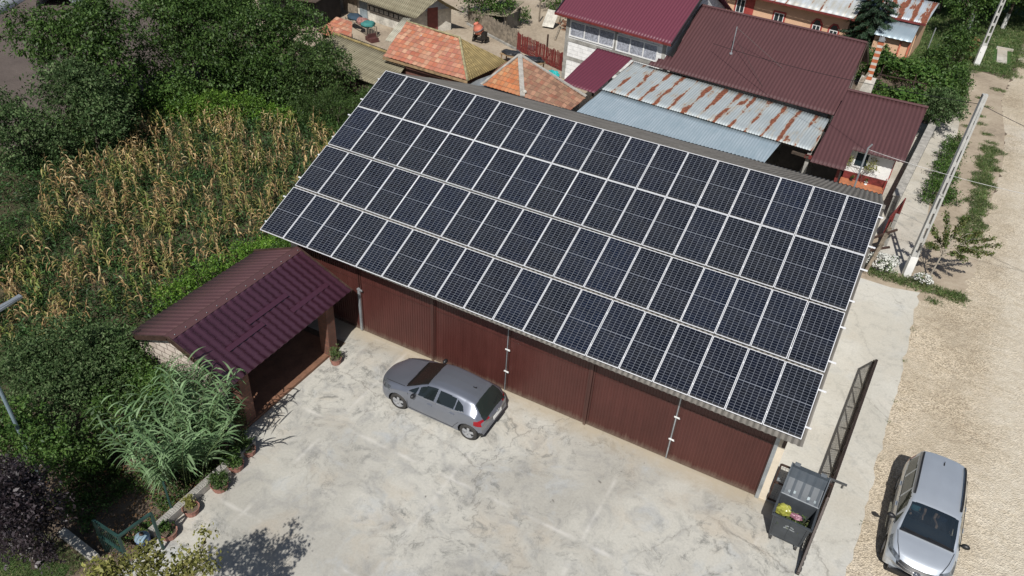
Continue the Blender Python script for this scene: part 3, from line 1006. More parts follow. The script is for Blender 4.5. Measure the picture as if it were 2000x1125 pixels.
def gx(y):
    return 16.03 + 0.058 * y
M['gate_brown'] = simple('gate_brown', (0.05, 0.034, 0.028), 0.55, 0.2, 0.35)
gt = empty('sliding_gate', (16.1, 3, 0), 'long brown steel sliding gate with mesh, slanted ends and diagonal braces by the road', 'gate')
f = MB()
zb, zt = 0.14, 1.50
yA, yB, yC, yD = -2.2, 8.55, -0.35, 6.75
def gp(y, z, off=0.0): return (gx(y) + off, y, z)
f.beam(gp(yA, zb), gp(yB, zb), 0.09, 0.10)
f.beam(gp(yC, zt), gp(yD, zt), 0.07, 0.06)
f.beam(gp(yA, zb), gp(yC, zt), 0.06, 0.06)
f.beam(gp(yB, zb), gp(yD, zt), 0.06, 0.06)
n = 6
ys = [yC + (yD - yC) * i / n for i in range(n + 1)]
for i, y in enumerate(ys):
    f.beam(gp(y, zb), gp(y, zt), 0.05, 0.05)
    if i < n:
        f.beam(gp(ys[i] + 0.05, zt), gp(ys[i + 1], zb), 0.04, 0.04)
f.build('frame', M['gate_brown'], gt)
l = MB()
yy = yA + 0.15
while yy < yB - 0.1:
    top = zt if yC <= yy <= yD else (zb + (zt - zb) * ((yy - yA) / (yC - yA)) if yy < yC else zb + (zt - zb) * ((yB - yy) / (yB - yD)))
    l.beam(gp(yy, zb, 0.035), gp(yy, top, 0.035), 0.014, 0.014)
    yy += 0.11
for z in np.arange(zb + 0.12, zt, 0.12):
    a = yA + (yC - yA) * (z - zb) / (zt - zb)
    b = yB + (yD - yB) * (z - zb) / (zt - zb)
    l.beam(gp(a, z, 0.035), gp(b, z, 0.035), 0.007, 0.007)
l.build('bars', M['dark_metal'], gt)
tr = MB()
for y in np.arange(-2.0, 8.3, 0.22):
    tr.box(gx(y) - 0.055, gx(y) + 0.075, y, y + 0.10, 0.02, 0.085)
tr.beam((gx(-2.0), -2.0, 0.03), (gx(8.3), 8.3, 0.03), 0.05, 0.03)
tr.build('gear_rack', M['chain_grey'], gt)
gpz = empty('gate_post', (16.12, 0.02, 0), 'brown steel guide post with roller arm at the sliding gate', 'post')
m = MB()
m.box(15.86, 15.95, 0.1, 0.2, 0, 1.70)
m.build('post', M['brown_metal'], gpz)
m = MB()
m.box(15.86, 16.38, 0.11, 0.17, 1.70, 1.75)
m.cyl((16.28, 0.14, 1.70), (16.28, 0.14, 1.56), 0.03, n=10)
m.cyl((16.05 - 0.09, 0.14, 1.70), (16.05 - 0.09, 0.14, 1.56), 0.03, n=10)
m.build('roller_arm', M['chain_grey'], gpz)
gm = MB()
gm.box(15.72, 15.92, 0.45, 0.85, 0.0, 0.42)
o = gm.build('gate_motor', M['dark_metal'])
tag(o, 'small dark motor box on the ground at the sliding gate foot', 'motor')

# ---------------------------------------------------------------- waste container
M['bin'] = simple('bin_plastic', (0.055, 0.062, 0.070), 0.5, 0, 0.2, 3)
M['bin_lid'] = simple('bin_lid_plastic', (0.058, 0.072, 0.088), 0.45, 0, 0.18, 2)
M['sticker'] = simple('worn_sticker', (0.32, 0.38, 0.40), 0.6)
wc = empty('waste_container', (15.33, -1.0, 0), 'large dark grey wheeled waste container with its lid thrown open', 'waste container', rz=R(-2))
def bw_(z):       # half width, front y, back y (local, front towards -y)
    t = (z - 0.22) / 0.98
    return 0.44 + 0.09 * t, -0.36 - 0.10 * t, 0.34 + 0.05 * t
m = MB()
vs = []
for z in (0.22, 1.18):
    hw, yf, yb = bw_(z)
    vs += [(-hw, yf, z), (hw, yf, z), (hw, yb, z), (-hw, yb, z)]
for z in (1.18, 0.26):
    hw, yf, yb = bw_(z)
    e = 0.025
    vs += [(-hw + e, yf + e, z), (hw - e, yf + e, z), (hw - e, yb - e, z), (-hw + e, yb - e, z)]
fs = [(3, 2, 1, 0)]
for k in (0, 4, 8):
    fs += [(k + i, k + (i + 1) % 4, k + 4 + (i + 1) % 4, k + 4 + i) for i in range(4)]
fs += [(12, 13, 14, 15)]
m.add(vs, fs)
m.build('body', M['bin'], wc, local=True)
m = MB()
hw, yf, yb = bw_(1.18)
for a, b in (((-hw - .03, yf - .01, 1.17), (hw + .03, yf - .01, 1.17)), ((-hw - .03, yb + .01, 1.17), (hw + .03, yb + .01, 1.17)), ((-hw - .01, yf, 1.17), (-hw - .01, yb, 1.17)), ((hw + .01, yf, 1.17), (hw + .01, yb, 1.17))):
    m.beam(a, b, 0.06, 0.055)
for x in (-0.25, 0.0, 0.25):
    m.beam((x * 1.6, -0.372, 0.26), (x * 1.8, -0.462, 1.12), 0.03, 0.02)
m.build('rim', M['bin'], wc, local=True)
hwl = 0.55
lid = MB()
p0 = Vector((0, 0.40, 1.21)); dirv = Vector((0, 0.50, 0.70)).normalized(); nv_ = Vector((0, -dirv.z, dirv.y))
LL = 0.92
def lp(x, s, h): return p0 + Vector((x, 0, 0)) + dirv * s + nv_ * h
prof = [(0.0, 0.0), (0.12, 0.05), (0.5, 0.085), (0.8, 0.05), (LL, -0.03)]
nx = 14
grid = []
for j, (s, h) in enumerate(prof):
    for i in range(nx + 1):
        x = -hwl + 2 * hwl * i / nx
        rib = 0.012 if (i % 3 == 0) else 0
        grid.append(lp(x, s, -h - rib))
n0 = len(grid)
g2 = [p + nv_ * -0.03 for p in grid]
fs = []
for j in range(len(prof) - 1):
    for i in range(nx):
        a = j * (nx + 1) + i
        fs.append((a, a + 1, a + nx + 2, a + nx + 1))
        fs.append((a + n0 + nx + 1, a + n0 + nx + 2, a + n0 + 1, a + n0))
lid.add(grid + g2, fs)
for x in (-0.42, 0.32):
    lid.obox(lp(x + 0.03, LL + 0.01, 0.02), (0.08, 0, 0), dirv * 0.05, nv_ * 0.03)
for x in (-hwl + 0.015, hwl - 0.015):
    lid.obox(lp(x, LL / 2, -0.03), (0.015, 0, 0), dirv * LL / 2, nv_ * 0.07)
lo = lid.build('lid', M['bin_lid'], wc, local=True)
hg = MB()
hg.cyl((-hwl, 0.40, 1.20), (hwl, 0.40, 1.20), 0.02, n=8)
hg.build('hinge_rod', M['galv'], lo, local=True)
for (x, s, w_, l_) in ((-0.36, 0.10, 0.02, 0.10), (-0.33, 0.10, 0.02, 0.10), (-0.20, 0.13, 0.06, 0.10), (0.20, 0.13, 0.07, 0.10), (0.37, 0.10, 0.02, 0.10), (0.40, 0.10, 0.02, 0.10)):
    MB().obox(lp(x, s, 0.012 - 0.055), (w_ / 2, 0, 0), dirv * l_ / 2, nv_ * 0.002).build('sticker', M['sticker'], lo, local=True)
# white printed mark on the front: an arched line of letters over a long line of letters
mk = MB()
def fp(x, z):
    x, z = x * 1.35, 0.83 + (z - 0.83) * 1.5
    t = (z - 0.22) / 0.98
    return Vector((x, -0.36 - 0.10 * t - 0.004, z))
xs = np.linspace(-0.075, 0.075, 7)
for i, x in enumerate(xs):
    zc = 0.865 + 0.02 * (1 - (x / 0.075) ** 2)
    for q in (-0.006, 0.005):
        mk.beam(fp(x + q, zc - 0.014), fp(x + q * 0.4, zc + 0.016), 0.008, 0.004, (0, -1, 0))
    mk.beam(fp(x - 0.006, zc), fp(x + 0.006, zc), 0.008, 0.004, (0, -1, 0))
for x in np.linspace(-0.105, 0.105, 13):
    mk.beam(fp(x, 0.80), fp(x, 0.826), 0.008, 0.004, (0, -1, 0))
    mk.beam(fp(x, 0.80 + 0.012 * (int(x * 1000) % 3)), fp(x + 0.010, 0.80 + 0.012 * (int(x * 1000) % 3)), 0.008, 0.004, (0, -1, 0))
mk.build('printed_mark', simple('faded_print', (0.62, 0.66, 0.68), 0.6), wc, local=True)
for sx in (-0.36, 0.36):
    for sy in (-0.30, 0.28):
        wh = MB()
        wh.cyl((sx - 0.03, sy, 0.085), (sx + 0.03, sy, 0.085), 0.085, n=16)
        wo = wh.build('wheel', M['rubber'], wc, local=True)
        fk = MB()
        fk.box(sx - 0.045, sx + 0.045, sy - 0.03, sy + 0.03, 0.175, 0.222)
        fk.box(sx - 0.045, sx - 0.035, sy - 0.03, sy + 0.03, 0.08, 0.175)
        fk.box(sx + 0.035, sx + 0.045, sy - 0.03, sy + 0.03, 0.08, 0.175)
        fk.build('fork', M['galv'], wo, local=True)
for s in (-1, 1):
    MB().cyl((s * 0.49, -0.1, 1.05), (s * 0.58, -0.1, 1.05), 0.03, n=10).build('trunnion', M['bin'], wc, local=True)

def crumple(c, r, sc, seed, amp=0.25, n=12):
    m = MB()
    m.ball((0, 0, 0), 1.0, n)
    rs = random.Random(seed)
    ph = [rs.uniform(0, 6.28) for _ in range(9)]
    vs = []
    for (x, y, z) in m.v:
        d = 1 + amp * (math.sin(4 * x + ph[0]) * math.sin(5 * y + ph[1]) + 0.5 * math.sin(9 * z + ph[2] + 3 * x) + 0.4 * math.sin(13 * y + 7 * x + ph[3]))
        vs.append((c[0] + x * r * sc[0] * d, c[1] + y * r * sc[1] * d, c[2] + z * r * sc[2] * d))
    m.v = vs
    return m
bg1 = crumple((15.02, -1.10, 1.12), 0.20, (1.0, 0.75, 1.0), 4, 0.16)
tag(bg1.build('plastic_bag', simple('yellow_plastic', (0.36, 0.36, 0.07), 0.35, 0, 0.25, 6)), 'crumpled yellow plastic bag on top of the waste in the container', 'bag')
bg2 = crumple((15.34, -1.12, 1.06), 0.14, (1.5, 0.6, 0.5), 9, 0.2)
tag(bg2.build('plastic_bag', simple('pink_plastic', (0.34, 0.15, 0.20), 0.35, 0, 0.35, 6)), 'pink and purple crumpled plastic bag among the green cuttings', 'bag')

# ---------------------------------------------------------------- vehicles
def pchip(xs, ys):
    xs, ys = np.array(xs, float), np.array(ys, float)
    h = np.diff(xs); d = np.diff(ys) / h
    m = np.zeros(len(xs))
    for i in range(1, len(xs) - 1):
        if d[i - 1] * d[i] > 0:
            m[i] = 2 * d[i - 1] * d[i] / (d[i - 1] + d[i])
    m[0], m[-1] = d[0], d[-1]
    def fn(x):
        x = np.clip(np.asarray(x, float), xs[0], xs[-1])
        i = np.clip(np.searchsorted(xs, x) - 1, 0, len(xs) - 2)
        t = (x - xs[i]) / h[i]
        return (ys[i] * (1 + 2 * t) * (1 - t) ** 2 + m[i] * h[i] * t * (1 - t) ** 2 + ys[i + 1] * t * t * (3 - 2 * t) - m[i + 1] * h[i] * t * t * (1 - t))
    return fn


def inpoly(px, pz, poly):
    r = np.zeros(px.shape, bool)
    n = len(poly)
    for i in range(n):
        (x1, z1), (x2, z2) = poly[i], poly[(i + 1) % n]
        c = ((z1 > pz) != (z2 > pz)) & (px < (x2 - x1) * (pz - z1) / (z2 - z1 + 1e-12) + x1)
        r ^= c
    return r


def build_car(S, name, label, loc, rz, mats, group=None):
    """S: profiles along the length, x = 0 at the nose growing to the tail; side view windows as polygons"""
    car = empty(name, loc, label, 'car', group, rz)
    L = S['L']
    T, B, W, WT, LO = [pchip(*zip(*S[k])) for k in ('top', 'belt', 'width', 'wtop', 'low')]
    nx, nt = 400, 76
    e = (1 - np.cos(np.linspace(0, np.pi, nx + 1))) / 2
    X = L * (0.72 * np.linspace(0, 1, nx + 1) + 0.28 * e)
    # half section from centre top down to the sill; t runs 0..1
    def section(x, t):
        top, belt, w, wt, lo = T(x), B(x), W(x), WT(x), LO(x)
        belt = np.minimum(belt, top - 0.02)
        crown = 0.045 * np.clip((top - belt) / 0.4, 0.35, 1)
        # key points
        ky = [0 * w, wt * 0.55, wt * 0.93, wt + (w * 0.965 - wt) * 0.10, w * 0.965, w, w * 0.985, w * 0.95]
        kz = [top, top - crown * 0.25, top - crown, top - crown - 0.05 * np.clip((top - belt) / 0.4, 0.2, 1), belt, belt - 0.14 * (belt - lo) / 0.6, lo + 0.22 * (belt - lo), lo]
        kt = [0, 0.14, 0.25, 0.29, 0.58, 0.68, 0.90, 1.0]
        y = np.zeros_like(t); z = np.zeros_like(t)
        for i in range(7):
            m_ = (t >= kt[i]) & (t <= kt[i + 1])
            f_ = (t - kt[i]) / (kt[i + 1] - kt[i])
            y = np.where(m_, ky[i] + (ky[i + 1] - ky[i]) * f_, y)
            z = np.where(m_, kz[i] + (kz[i + 1] - kz[i]) * f_, z)
        return y, z
    tt = np.linspace(0, 1, nt + 1)
    XX, TT = np.meshgrid(X, tt, indexing='ij')
    Y, Z = section(XX, TT)
    # soften the creases
    for _ in range(3):
        Y[:, 1:-1] = (Y[:, :-2] + 2 * Y[:, 1:-1] + Y[:, 2:]) / 4
        Z[:, 1:-1] = (Z[:, :-2] + 2 * Z[:, 1:-1] + Z[:, 2:]) / 4
    # plan view: round the nose and the tail (stations bow back towards the corners)
    frac = np.clip(np.abs(Y) / W(XX), 0, 1)
    fr_b = np.exp(-XX / 0.55) * S.get('bow_f', 0.22)
    re_b = np.exp(-(L - XX) / 0.45) * S.get('bow_r', 0.14)
    PX = XX + fr_b * frac ** 2.6 - re_b * frac ** 2.6
    # side view: shape nose/tail with height so that the ends are not vertical
    PX = PX + np.exp(-XX / 0.22) * S['nosefn'](Z) - np.exp(-(L - XX) / 0.22) * S['tailfn'](Z)
    full = lambda sgn: np.stack([PX, sgn * Y, Z], -1)
    P = np.concatenate([full(-1)[:, ::-1], full(1)[:, 1:]], 1)
    TT2 = np.concatenate([TT[:, ::-1], TT[:, 1:]], 1)
    nr, nc = P.shape[:2]
    idx = np.arange(nr * nc).reshape(nr, nc)
    q = np.stack([idx[:-1, :-1], idx[1:, :-1], idx[1:, 1:], idx[:-1, 1:]], -1).reshape(-1, 4)
    V = P.reshape(-1, 3)
    cen = V[q].mean(1)
    ct_ = TT2.reshape(-1)[q].mean(1)
    cls = np.zeros(len(q), int)
    side = (ct_ > 0.27) & (ct_ < 0.60)
    parts = {}
    k = 1
    for poly in S['side_windows']:
        for sgn in (-1, 1):
            m_ = side & (np.sign(cen[:, 1]) == sgn) & inpoly(cen[:, 0], cen[:, 2], poly)
            cls[m_] = k
            parts[k] = ('side_window', mats['glass_side']); k += 1
    for (nm, x0, x1, wl) in S['top_windows']:
        wlim = WT(cen[:, 0])
        m_ = (ct_ < 0.30) & (cen[:, 0] > x0) & (cen[:, 0] < x1) & (np.abs(cen[:, 1]) < wlim * wl)
        cls[m_] = k
        parts[k] = (nm, mats['glass_top'] if nm == 'windshield' else mats['glass_rear']); k += 1
    for (nm, mt, fnm) in S['patches']:
        for sgn in ((-1, 1) if nm in ('headlight', 'taillight') else (0,)):
            m_ = fnm(cen) & (cls == 0)
            if sgn: m_ &= np.sign(cen[:, 1]) == sgn
            cls[m_] = k
            parts[k] = (nm, mats[mt]); k += 1
    # wheel arches
    kill = np.zeros(len(q), bool)
    for wx in S['wheels']:
        kill |= (np.hypot(cen[:, 0] - wx, cen[:, 2] - S['wr']) < S['wr'] + 0.055) & (ct_ > 0.6)
    def sub(mask, nm, mat, smooth=True, push=0.0):
        ff = q[mask]
        if not len(ff): return None
        used, inv = np.unique(ff, return_inverse=True)
        return mesh_obj(nm, V[used], inv.reshape(-1, 4), mat, car, smooth, local=True)
    sub((cls == 0) & ~kill, 'body', mats['paint'])
    for kk, (nm, mt) in parts.items():
        sub((cls == kk) & ~kill, nm, mt)
    # nose and tail caps, underside, arches
    for row, nm in ((0, 'front_panel'), (nr - 1, 'rear_panel')):
        ring = P[row]
        c = ring.mean(0)
        mcap = MB()
        mcap.add([tuple(p) for p in ring], [tuple(range(nc)) if row == 0 else tuple(reversed(range(nc)))])
        mcap.build(nm, mats['paint'], car, local=True)
    un = MB()
    wmn = S['width'][len(S['width']) // 2][1]
    un.box(0.3, L - 0.3, -wmn * 0.72, wmn * 0.72, 0.17, 0.30)
    un.build('underbody', M['black_plastic'], car, local=True)
    for wx in S['wheels']:
        for s in (-1, 1):
            yo = s * (wmn - 0.015)
            r = S['wr']
            ar = MB()
            n = 20
            R2 = r + 0.06
            for i in range(n + 1):
                a = math.pi * 1.12 * i / n - 0.06 * math.pi
                ar.v.append((wx + R2 * math.cos(a), yo * 0.975, r + R2 * math.sin(a)))
                ar.v.append((wx + R2 * math.cos(a), yo - s * 0.30, r + R2 * math.sin(a)))
            for i in range(n):
                ar.f.append((2 * i, 2 * i + 1, 2 * i + 3, 2 * i + 2))
            ar.build('wheel_arch', M['black_plastic'], car, local=True)
            ty = MB()
            yi = yo - s * 0.21
            pr = [(r * 0.66, 0.0), (r * 0.90, 0.0), (r * 0.99, 0.03), (r, 0.06), (r, 0.15), (r * 0.98, 0.19), (r * 0.6, 0.21)]
            ty.lathe((wx, yo, r), [(a, -s * b) for a, b in pr], 36, 'y')
            tyre = ty.build('wheel', M['rubber'], car, True, local=True)
            rm = MB()
            rm.lathe((wx, yo, r), [(r * 0.70, s * -0.008), (r * 0.66, s * -0.012), (r * 0.62, s * -0.05), (r * 0.60, -s * 0.09)], 36, 'y')
            ns = S['spokes']
            for i in range(ns):
                a = 2 * math.pi * i / ns + 0.3
                d = Vector((math.cos(a), 0, math.sin(a))); tg = Vector((-math.sin(a), 0, math.cos(a)))
                rm.obox(Vector((wx, yo - s * 0.022, r)) + d * r * 0.36, d * r * 0.29, tg * r * S['spw'], Vector((0, 0.010, 0)))
            rm.lathe((wx, yo, r), [(0.001, -s * 0.004), (r * 0.14, -s * 0.006), (r * 0.17, -s * 0.03)], 20, 'y')
            rm.build('rim', mats['rim'], tyre, local=True)
            hb = MB()
            hb.lathe((wx, yo, r), [(0.001, -s * 0.085), (r * 0.62, -s * 0.085)], 24, 'y')
            hb.build('brake_disc', M['black_plastic'], tyre, local=True)
    def onside(x, z, s):
        """point on the flank at station x and height z"""
        ts = np.linspace(0.25, 1, 200)
        yy_, zz_ = section(np.full(200, float(x)), ts)
        i = np.abs(zz_ - z).argmin()
        return Vector((x, s * (yy_[i] + 0.002), z))
    car_section = onside
    for s in (-1, 1):
        # seams
        sm = MB()
        for line in S['seams']:
            pts_ = [onside(x, z, s) + Vector((0, s * 0.0, 0)) for x, z in line]
            for a, b in zip(pts_[:-1], pts_[1:]):
                sm.beam(a, b, 0.014, 0.012)
        sm.build('door_seam', M['black_plastic'], car, local=True)
        def ontop(x, y):
            ts = np.linspace(0, 0.6, 240)
            yy_, zz_ = section(np.full(240, float(x)), ts)
            i = np.abs(yy_ - abs(y)).argmin()
            return Vector((x, s * abs(y), zz_[i] + 0.001))
        hs = MB()
        for a, b in zip(S['topseam'][:-1], S['topseam'][1:]):
            hs.beam(ontop(*a), ontop(*b), 0.012, 0.008)
        hs.build('bonnet_seam', M['black_plastic'], car, local=True)
        for (x, z) in S['handles']:
            h = MB()
            p = onside(x, z, s) + Vector((0, s * 0.012, 0))
            h.obox(p, (0.085, 0, 0), (0, 0.018, 0), (0, 0, 0.016))
            h.build('handle', mats['handle'], car, local=True)
        x, z = S['mirror']
        p = onside(x, z, s)
        mr = MB()
        mr.ball(tuple(p + Vector((0.0, s * 0.13, 0.03))), 0.1, 8, (0.75, 1.15, 0.8))
        mr.beam(p, p + Vector((0, s * 0.10, 0.0)), 0.05, 0.04)
        mm_ = mr.build('mirror', mats['mirror'], car, True, local=True)
        if 'rail' in S:
            x0, x1, yy = S['rail']
            rl = MB()
            pts_ = []
            for i in range(9):
                x = x0 + (x1 - x0) * i / 8
                wv_ = float(WT(x)) * 0.93
                pts_.append((x, s * wv_, float(T(x)) - 0.008 + (0.030 if 0 < i < 8 else 0)))
            for a, b in zip(pts_[:-1], pts_[1:]):
                rl.beam(a, b, 0.05, 0.03)
            rl.build('roof_rail', M['black_plastic'], car, local=True)
        # chrome line under the windows
        cl = MB()
        for a, b in zip(S['chrome'][:-1], S['chrome'][1:]):
            cl.beam(onside(*a, s), onside(*b, s), 0.014, 0.014)
        if S['chrome']: cl.build('window_trim', mats['trim'], car, local=True)
    xa = S['antenna']
    an = MB()
    za = float(T(xa)) - 0.005
    an.poly([(xa - 0.05, -0.018, za), (xa + 0.07, -0.018, za), (xa + 0.07, 0.018, za), (xa - 0.05, 0.018, za)], 0.015)
    an.tube([(xa + 0.02, 0, za), (xa + 0.08, 0, za + 0.07)], [0.016, 0.006], 8)
    an.build('antenna', M['black_plastic'], car, local=True)
    def onend(y, z, rear, off=0.006):
        k = P[nr // 2:] if rear else P[:nr // 2]
        k = k.reshape(-1, 3)
        near = k[np.hypot(k[:, 1] - y, k[:, 2] - z) < 0.03]
        if not len(near):
            return Vector((L - 0.135 + off if rear else 0.03 - off, y, z))
        x = (near[:, 0].max() + off) if rear else (near[:, 0].min() - off)
        return Vector((float(x), y, z))
    return car, T, onend


# grey hatchback (nose to the left)
carpaint = paint_mat('grey_car_paint', (0.23, 0.247, 0.29), 0.27, 0.6)
HB = dict(
    L=4.42,
    top=[(0, 0.66), (0.12, 0.74), (0.45, 0.86), (0.9, 0.95), (1.22, 1.00), (1.5, 1.13), (1.85, 1.33), (2.1, 1.435), (2.5, 1.49), (3.0, 1.48), (3.5, 1.43), (3.74, 1.385), (3.95, 1.24), (4.18, 1.06), (4.32, 0.98), (4.42, 0.90)],
    belt=[(0, 0.60), (0.4, 0.72), (1.0, 0.86), (1.4, 0.93), (2.2, 0.96), (3.0, 1.0), (3.6, 1.04), (4.0, 1.02), (4.42, 0.84)],
    width=[(0, 0.78), (0.25, 0.86), (0.7, 0.90), (1.5, 0.905), (2.5, 0.905), (3.6, 0.905), (4.1, 0.88), (4.42, 0.80)],
    wtop=[(0, 0.60), (0.4, 0.70), (1.1, 0.72), (1.5, 0.68), (2.0, 0.60), (2.6, 0.585), (3.4, 0.57), (3.75, 0.57), (4.1, 0.66), (4.42, 0.66)],
    low=[(0, 0.32), (0.4, 0.22), (1.2, 0.20), (3.4, 0.20), (4.1, 0.24), (4.42, 0.34)],
    wheels=(1.03, 3.715), wr=0.325, spokes=5, spw=0.14,
    side_windows=[[(1.42, 0.975), (1.72, 0.985), (1.76, 1.16), (1.74, 1.17)],
                  [(1.80, 0.99), (2.40, 1.005), (2.46, 1.385), (2.30, 1.385), (2.05, 1.32), (1.82, 1.20)],
                  [(2.50, 1.01), (3.14, 1.04), (3.16, 1.335), (2.85, 1.375), (2.55, 1.385)],
                  [(3.18, 1.04), (3.50, 1.10), (3.42, 1.22), (3.20, 1.325)]],
    top_windows=[('windshield', 1.25, 2.05, 0.97), ('rear_window', 3.78, 4.20, 0.99)],
    patches=[],
    seams=[[(1.45, 0.30), (1.40, 0.55), (1.42, 0.92)], [(2.48, 0.28), (2.48, 0.98)], [(3.36, 0.62), (3.20, 0.40), (3.15, 0.28)], [(1.45, 0.29), (3.15, 0.27)]],
    handles=[(2.28, 0.84), (3.12, 0.88)], mirror=(1.70, 0.97),
    topseam=[(0.42, 0.60), (0.8, 0.66), (1.2, 0.70)],
    chrome=[(1.40, 0.955), (1.78, 0.972), (2.48, 0.99), (3.15, 1.02), (3.54, 1.085)],
    antenna=3.42,
    nosefn=lambda z: np.where(z > 0.55, 0.30 * np.clip((z - 0.55) / 0.3, 0, 1) ** 1.3, 0.12 * np.clip((0.40 - z) / 0.2, 0, 1)),
    tailfn=lambda z: 0.20 * np.clip((z - 0.75) / 0.25, 0, 1) - 0.04 * np.clip((0.50 - z) / 0.10, 0, 1) + 0.05 * np.clip((0.38 - z) / 0.06, 0, 1),
    bow_f=0.34, bow_r=0.26)
def p_tail(c):
    a = np.abs(c[:, 1])
    return (c[:, 0] > 3.90) & (c[:, 2] > 0.74) & (c[:, 2] < 0.95 - 0.10 * (4.25 - c[:, 0])) & (a > 0.44) & (c[:, 2] > 0.68 + 0.22 * (4.25 - c[:, 0]))
def p_head(c):
    return (c[:, 0] < 0.72) & (c[:, 0] > 0.10) & (c[:, 2] > 0.60 + 0.12 * c[:, 0]) & (c[:, 2] < 0.70 + 0.17 * c[:, 0]) & (np.abs(c[:, 1]) > 0.52)
def p_bump(c):
    return (c[:, 0] > 4.0) & (c[:, 2] < 0.47)
def p_bumpf(c):
    return (c[:, 0] < 0.16) & (c[:, 2] < 0.44)
HB['patches'] = [('taillight', 'red', p_tail), ('headlight', 'lamp', p_head), ('bumper_skirt', 'black', p_bump), ('bumper_skirt', 'black', p_bumpf)]
red = simple('tail_red', (0.30, 0.008, 0.016), 0.12, 0, 0.2, 4)
lampm = simple('lamp_glass', (0.30, 0.33, 0.36), 0.08, 0.5, 0.75, 9, (0.05, 0.055, 0.06))
gdark = glass_mat('dark_window', (0.012, 0.016, 0.017), 0.0)
gtop = glass_mat('windscreen', (0.018, 0.016, 0.014), 0.0)
silver = simple('rim_silver', (0.50, 0.51, 0.53), 0.35, 0.5, 0.1)
car1, T1, os1 = build_car(HB, 'parked_car', 'grey five-door hatchback parked on the concrete beside the brown garage doors', (1.775, -1.765, 0), R(0.4),
                          dict(paint=carpaint, glass_side=gdark, glass_top=gtop, glass_rear=glass_mat('rear_glass', (0.02, 0.026, 0.024)), red=red, lamp=lampm, black=M['black_plastic'],
                               rim=silver, handle=carpaint, mirror=M['black_plastic'], trim=M['chrome']))
pl = MB()
pl.obox(os1(0, 0.74, True, 0.01), (0.006, 0, 0), (0, 0.26, 0), (-0.012, 0, 0.055))
pl.build('number_plate', M['white_paint'], car1, local=True)
em = MB()
for i in range(16):
    a0, a1 = 2 * math.pi * i / 16, 2 * math.pi * (i + 1) / 16
    em.beam(os1(0.055 * math.cos(a0), 0.90 + 0.045 * math.sin(a0), True), os1(0.055 * math.cos(a1), 0.90 + 0.045 * math.sin(a1), True), 0.014)
for a, b in (((-0.075, 0.01), (0.0, -0.012)), ((0.0, -0.012), (0.0, 0.012)), ((0.0, 0.012), (0.075, -0.01))):
    em.beam(os1(a[0], 0.90 + a[1], True), os1(b[0], 0.90 + b[1], True), 0.014)
em.build('emblem', M['chrome'], car1, local=True)
ww = MB()
ww.beam(os1(0.02, 1.07, True, 0.012), os1(0.36, 1.09, True, 0.012), 0.018)
ww.build('rear_wiper', M['black_plastic'], car1, local=True)
ws = MB()
for y0, y1 in ((-0.62, 0.0), (-0.02, 0.58)):
    ws.beam((1.27, y0, 1.035), (1.30, y1, 1.055), 0.02)
ws.build('wiper', M['black_plastic'], car1, local=True)

# silver people carrier (nose towards the viewer)
silverp = paint_mat('silver_car_paint', (0.54, 0.585, 0.64), 0.28, 0.55)
VN = dict(
    L=4.42,
    top=[(0, 0.66), (0.10, 0.76), (0.4, 0.90), (0.8, 1.0), (1.10, 1.06), (1.4, 1.24), (1.72, 1.45), (2.0, 1.565), (2.4, 1.62), (3.0, 1.635), (3.7, 1.61), (4.15, 1.565), (4.3, 1.45), (4.42, 1.10)],
    belt=[(0, 0.60), (0.4, 0.76), (1.0, 0.90), (1.5, 0.97), (2.5, 1.0), (3.6, 1.02), (4.42, 0.98)],
    width=[(0, 0.76), (0.25, 0.85), (0.7, 0.885), (1.5, 0.90), (2.5, 0.90), (3.8, 0.89), (4.2, 0.86), (4.42, 0.78)],
    wtop=[(0, 0.62), (0.4, 0.72), (1.0, 0.76), (1.4, 0.73), (1.9, 0.665), (2.6, 0.655), (3.7, 0.635), (4.2, 0.60), (4.42, 0.62)],
    low=[(0, 0.30), (0.4, 0.22), (1.2, 0.19), (3.4, 0.19), (4.1, 0.24), (4.42, 0.36)],
    wheels=(0.93, 3.62), wr=0.325, spokes=7, spw=0.09,
    side_windows=[[(1.32, 1.0), (1.58, 1.01), (1.60, 1.24), (1.58, 1.25)],
                  [(1.64, 1.02), (2.34, 1.035), (2.36, 1.50), (2.05, 1.49), (1.78, 1.36)],
                  [(2.42, 1.035), (3.18, 1.055), (3.20, 1.51), (2.42, 1.51)],
                  [(3.26, 1.055), (4.0, 1.12), (3.92, 1.45), (3.26, 1.51)]],
    top_windows=[('windshield', 1.13, 1.90, 0.93), ('rear_window', 4.20, 4.40, 0.85)],
    patches=[],
    seams=[[(1.40, 0.30), (1.38, 0.55), (1.40, 0.96)], [(2.39, 0.28), (2.39, 1.0)], [(3.42, 0.62), (3.25, 0.40), (3.2, 0.28)], [(1.40, 0.29), (3.2, 0.27)]],
    handles=[(2.20, 0.88), (3.05, 0.90)], mirror=(1.50, 1.0),
    topseam=[(0.30, 0.52), (0.7, 0.66), (1.08, 0.735)],
    chrome=[(1.30, 0.985), (1.62, 1.002), (2.39, 1.02), (3.2, 1.04), (4.04, 1.10)],
    antenna=3.75, rail=(2.15, 4.0, 0),
    nosefn=lambda z: np.where(z > 0.55, 0.26 * np.clip((z - 0.55) / 0.3, 0, 1) ** 1.3, 0.10 * np.clip((0.40 - z) / 0.2, 0, 1)),
    tailfn=lambda z: 0.05 * np.clip((z - 0.95) / 0.4, 0, 1) + 0.05 * np.clip((0.45 - z) / 0.15, 0, 1),
    bow_f=0.40, bow_r=0.16)
def v_head(c):
    return (c[:, 0] < 0.95) & (c[:, 0] > 0.16) & (c[:, 2] > 0.66 + 0.16 * c[:, 0]) & (c[:, 2] < 0.735 + 0.22 * c[:, 0]) & (np.abs(c[:, 1]) > 0.50)
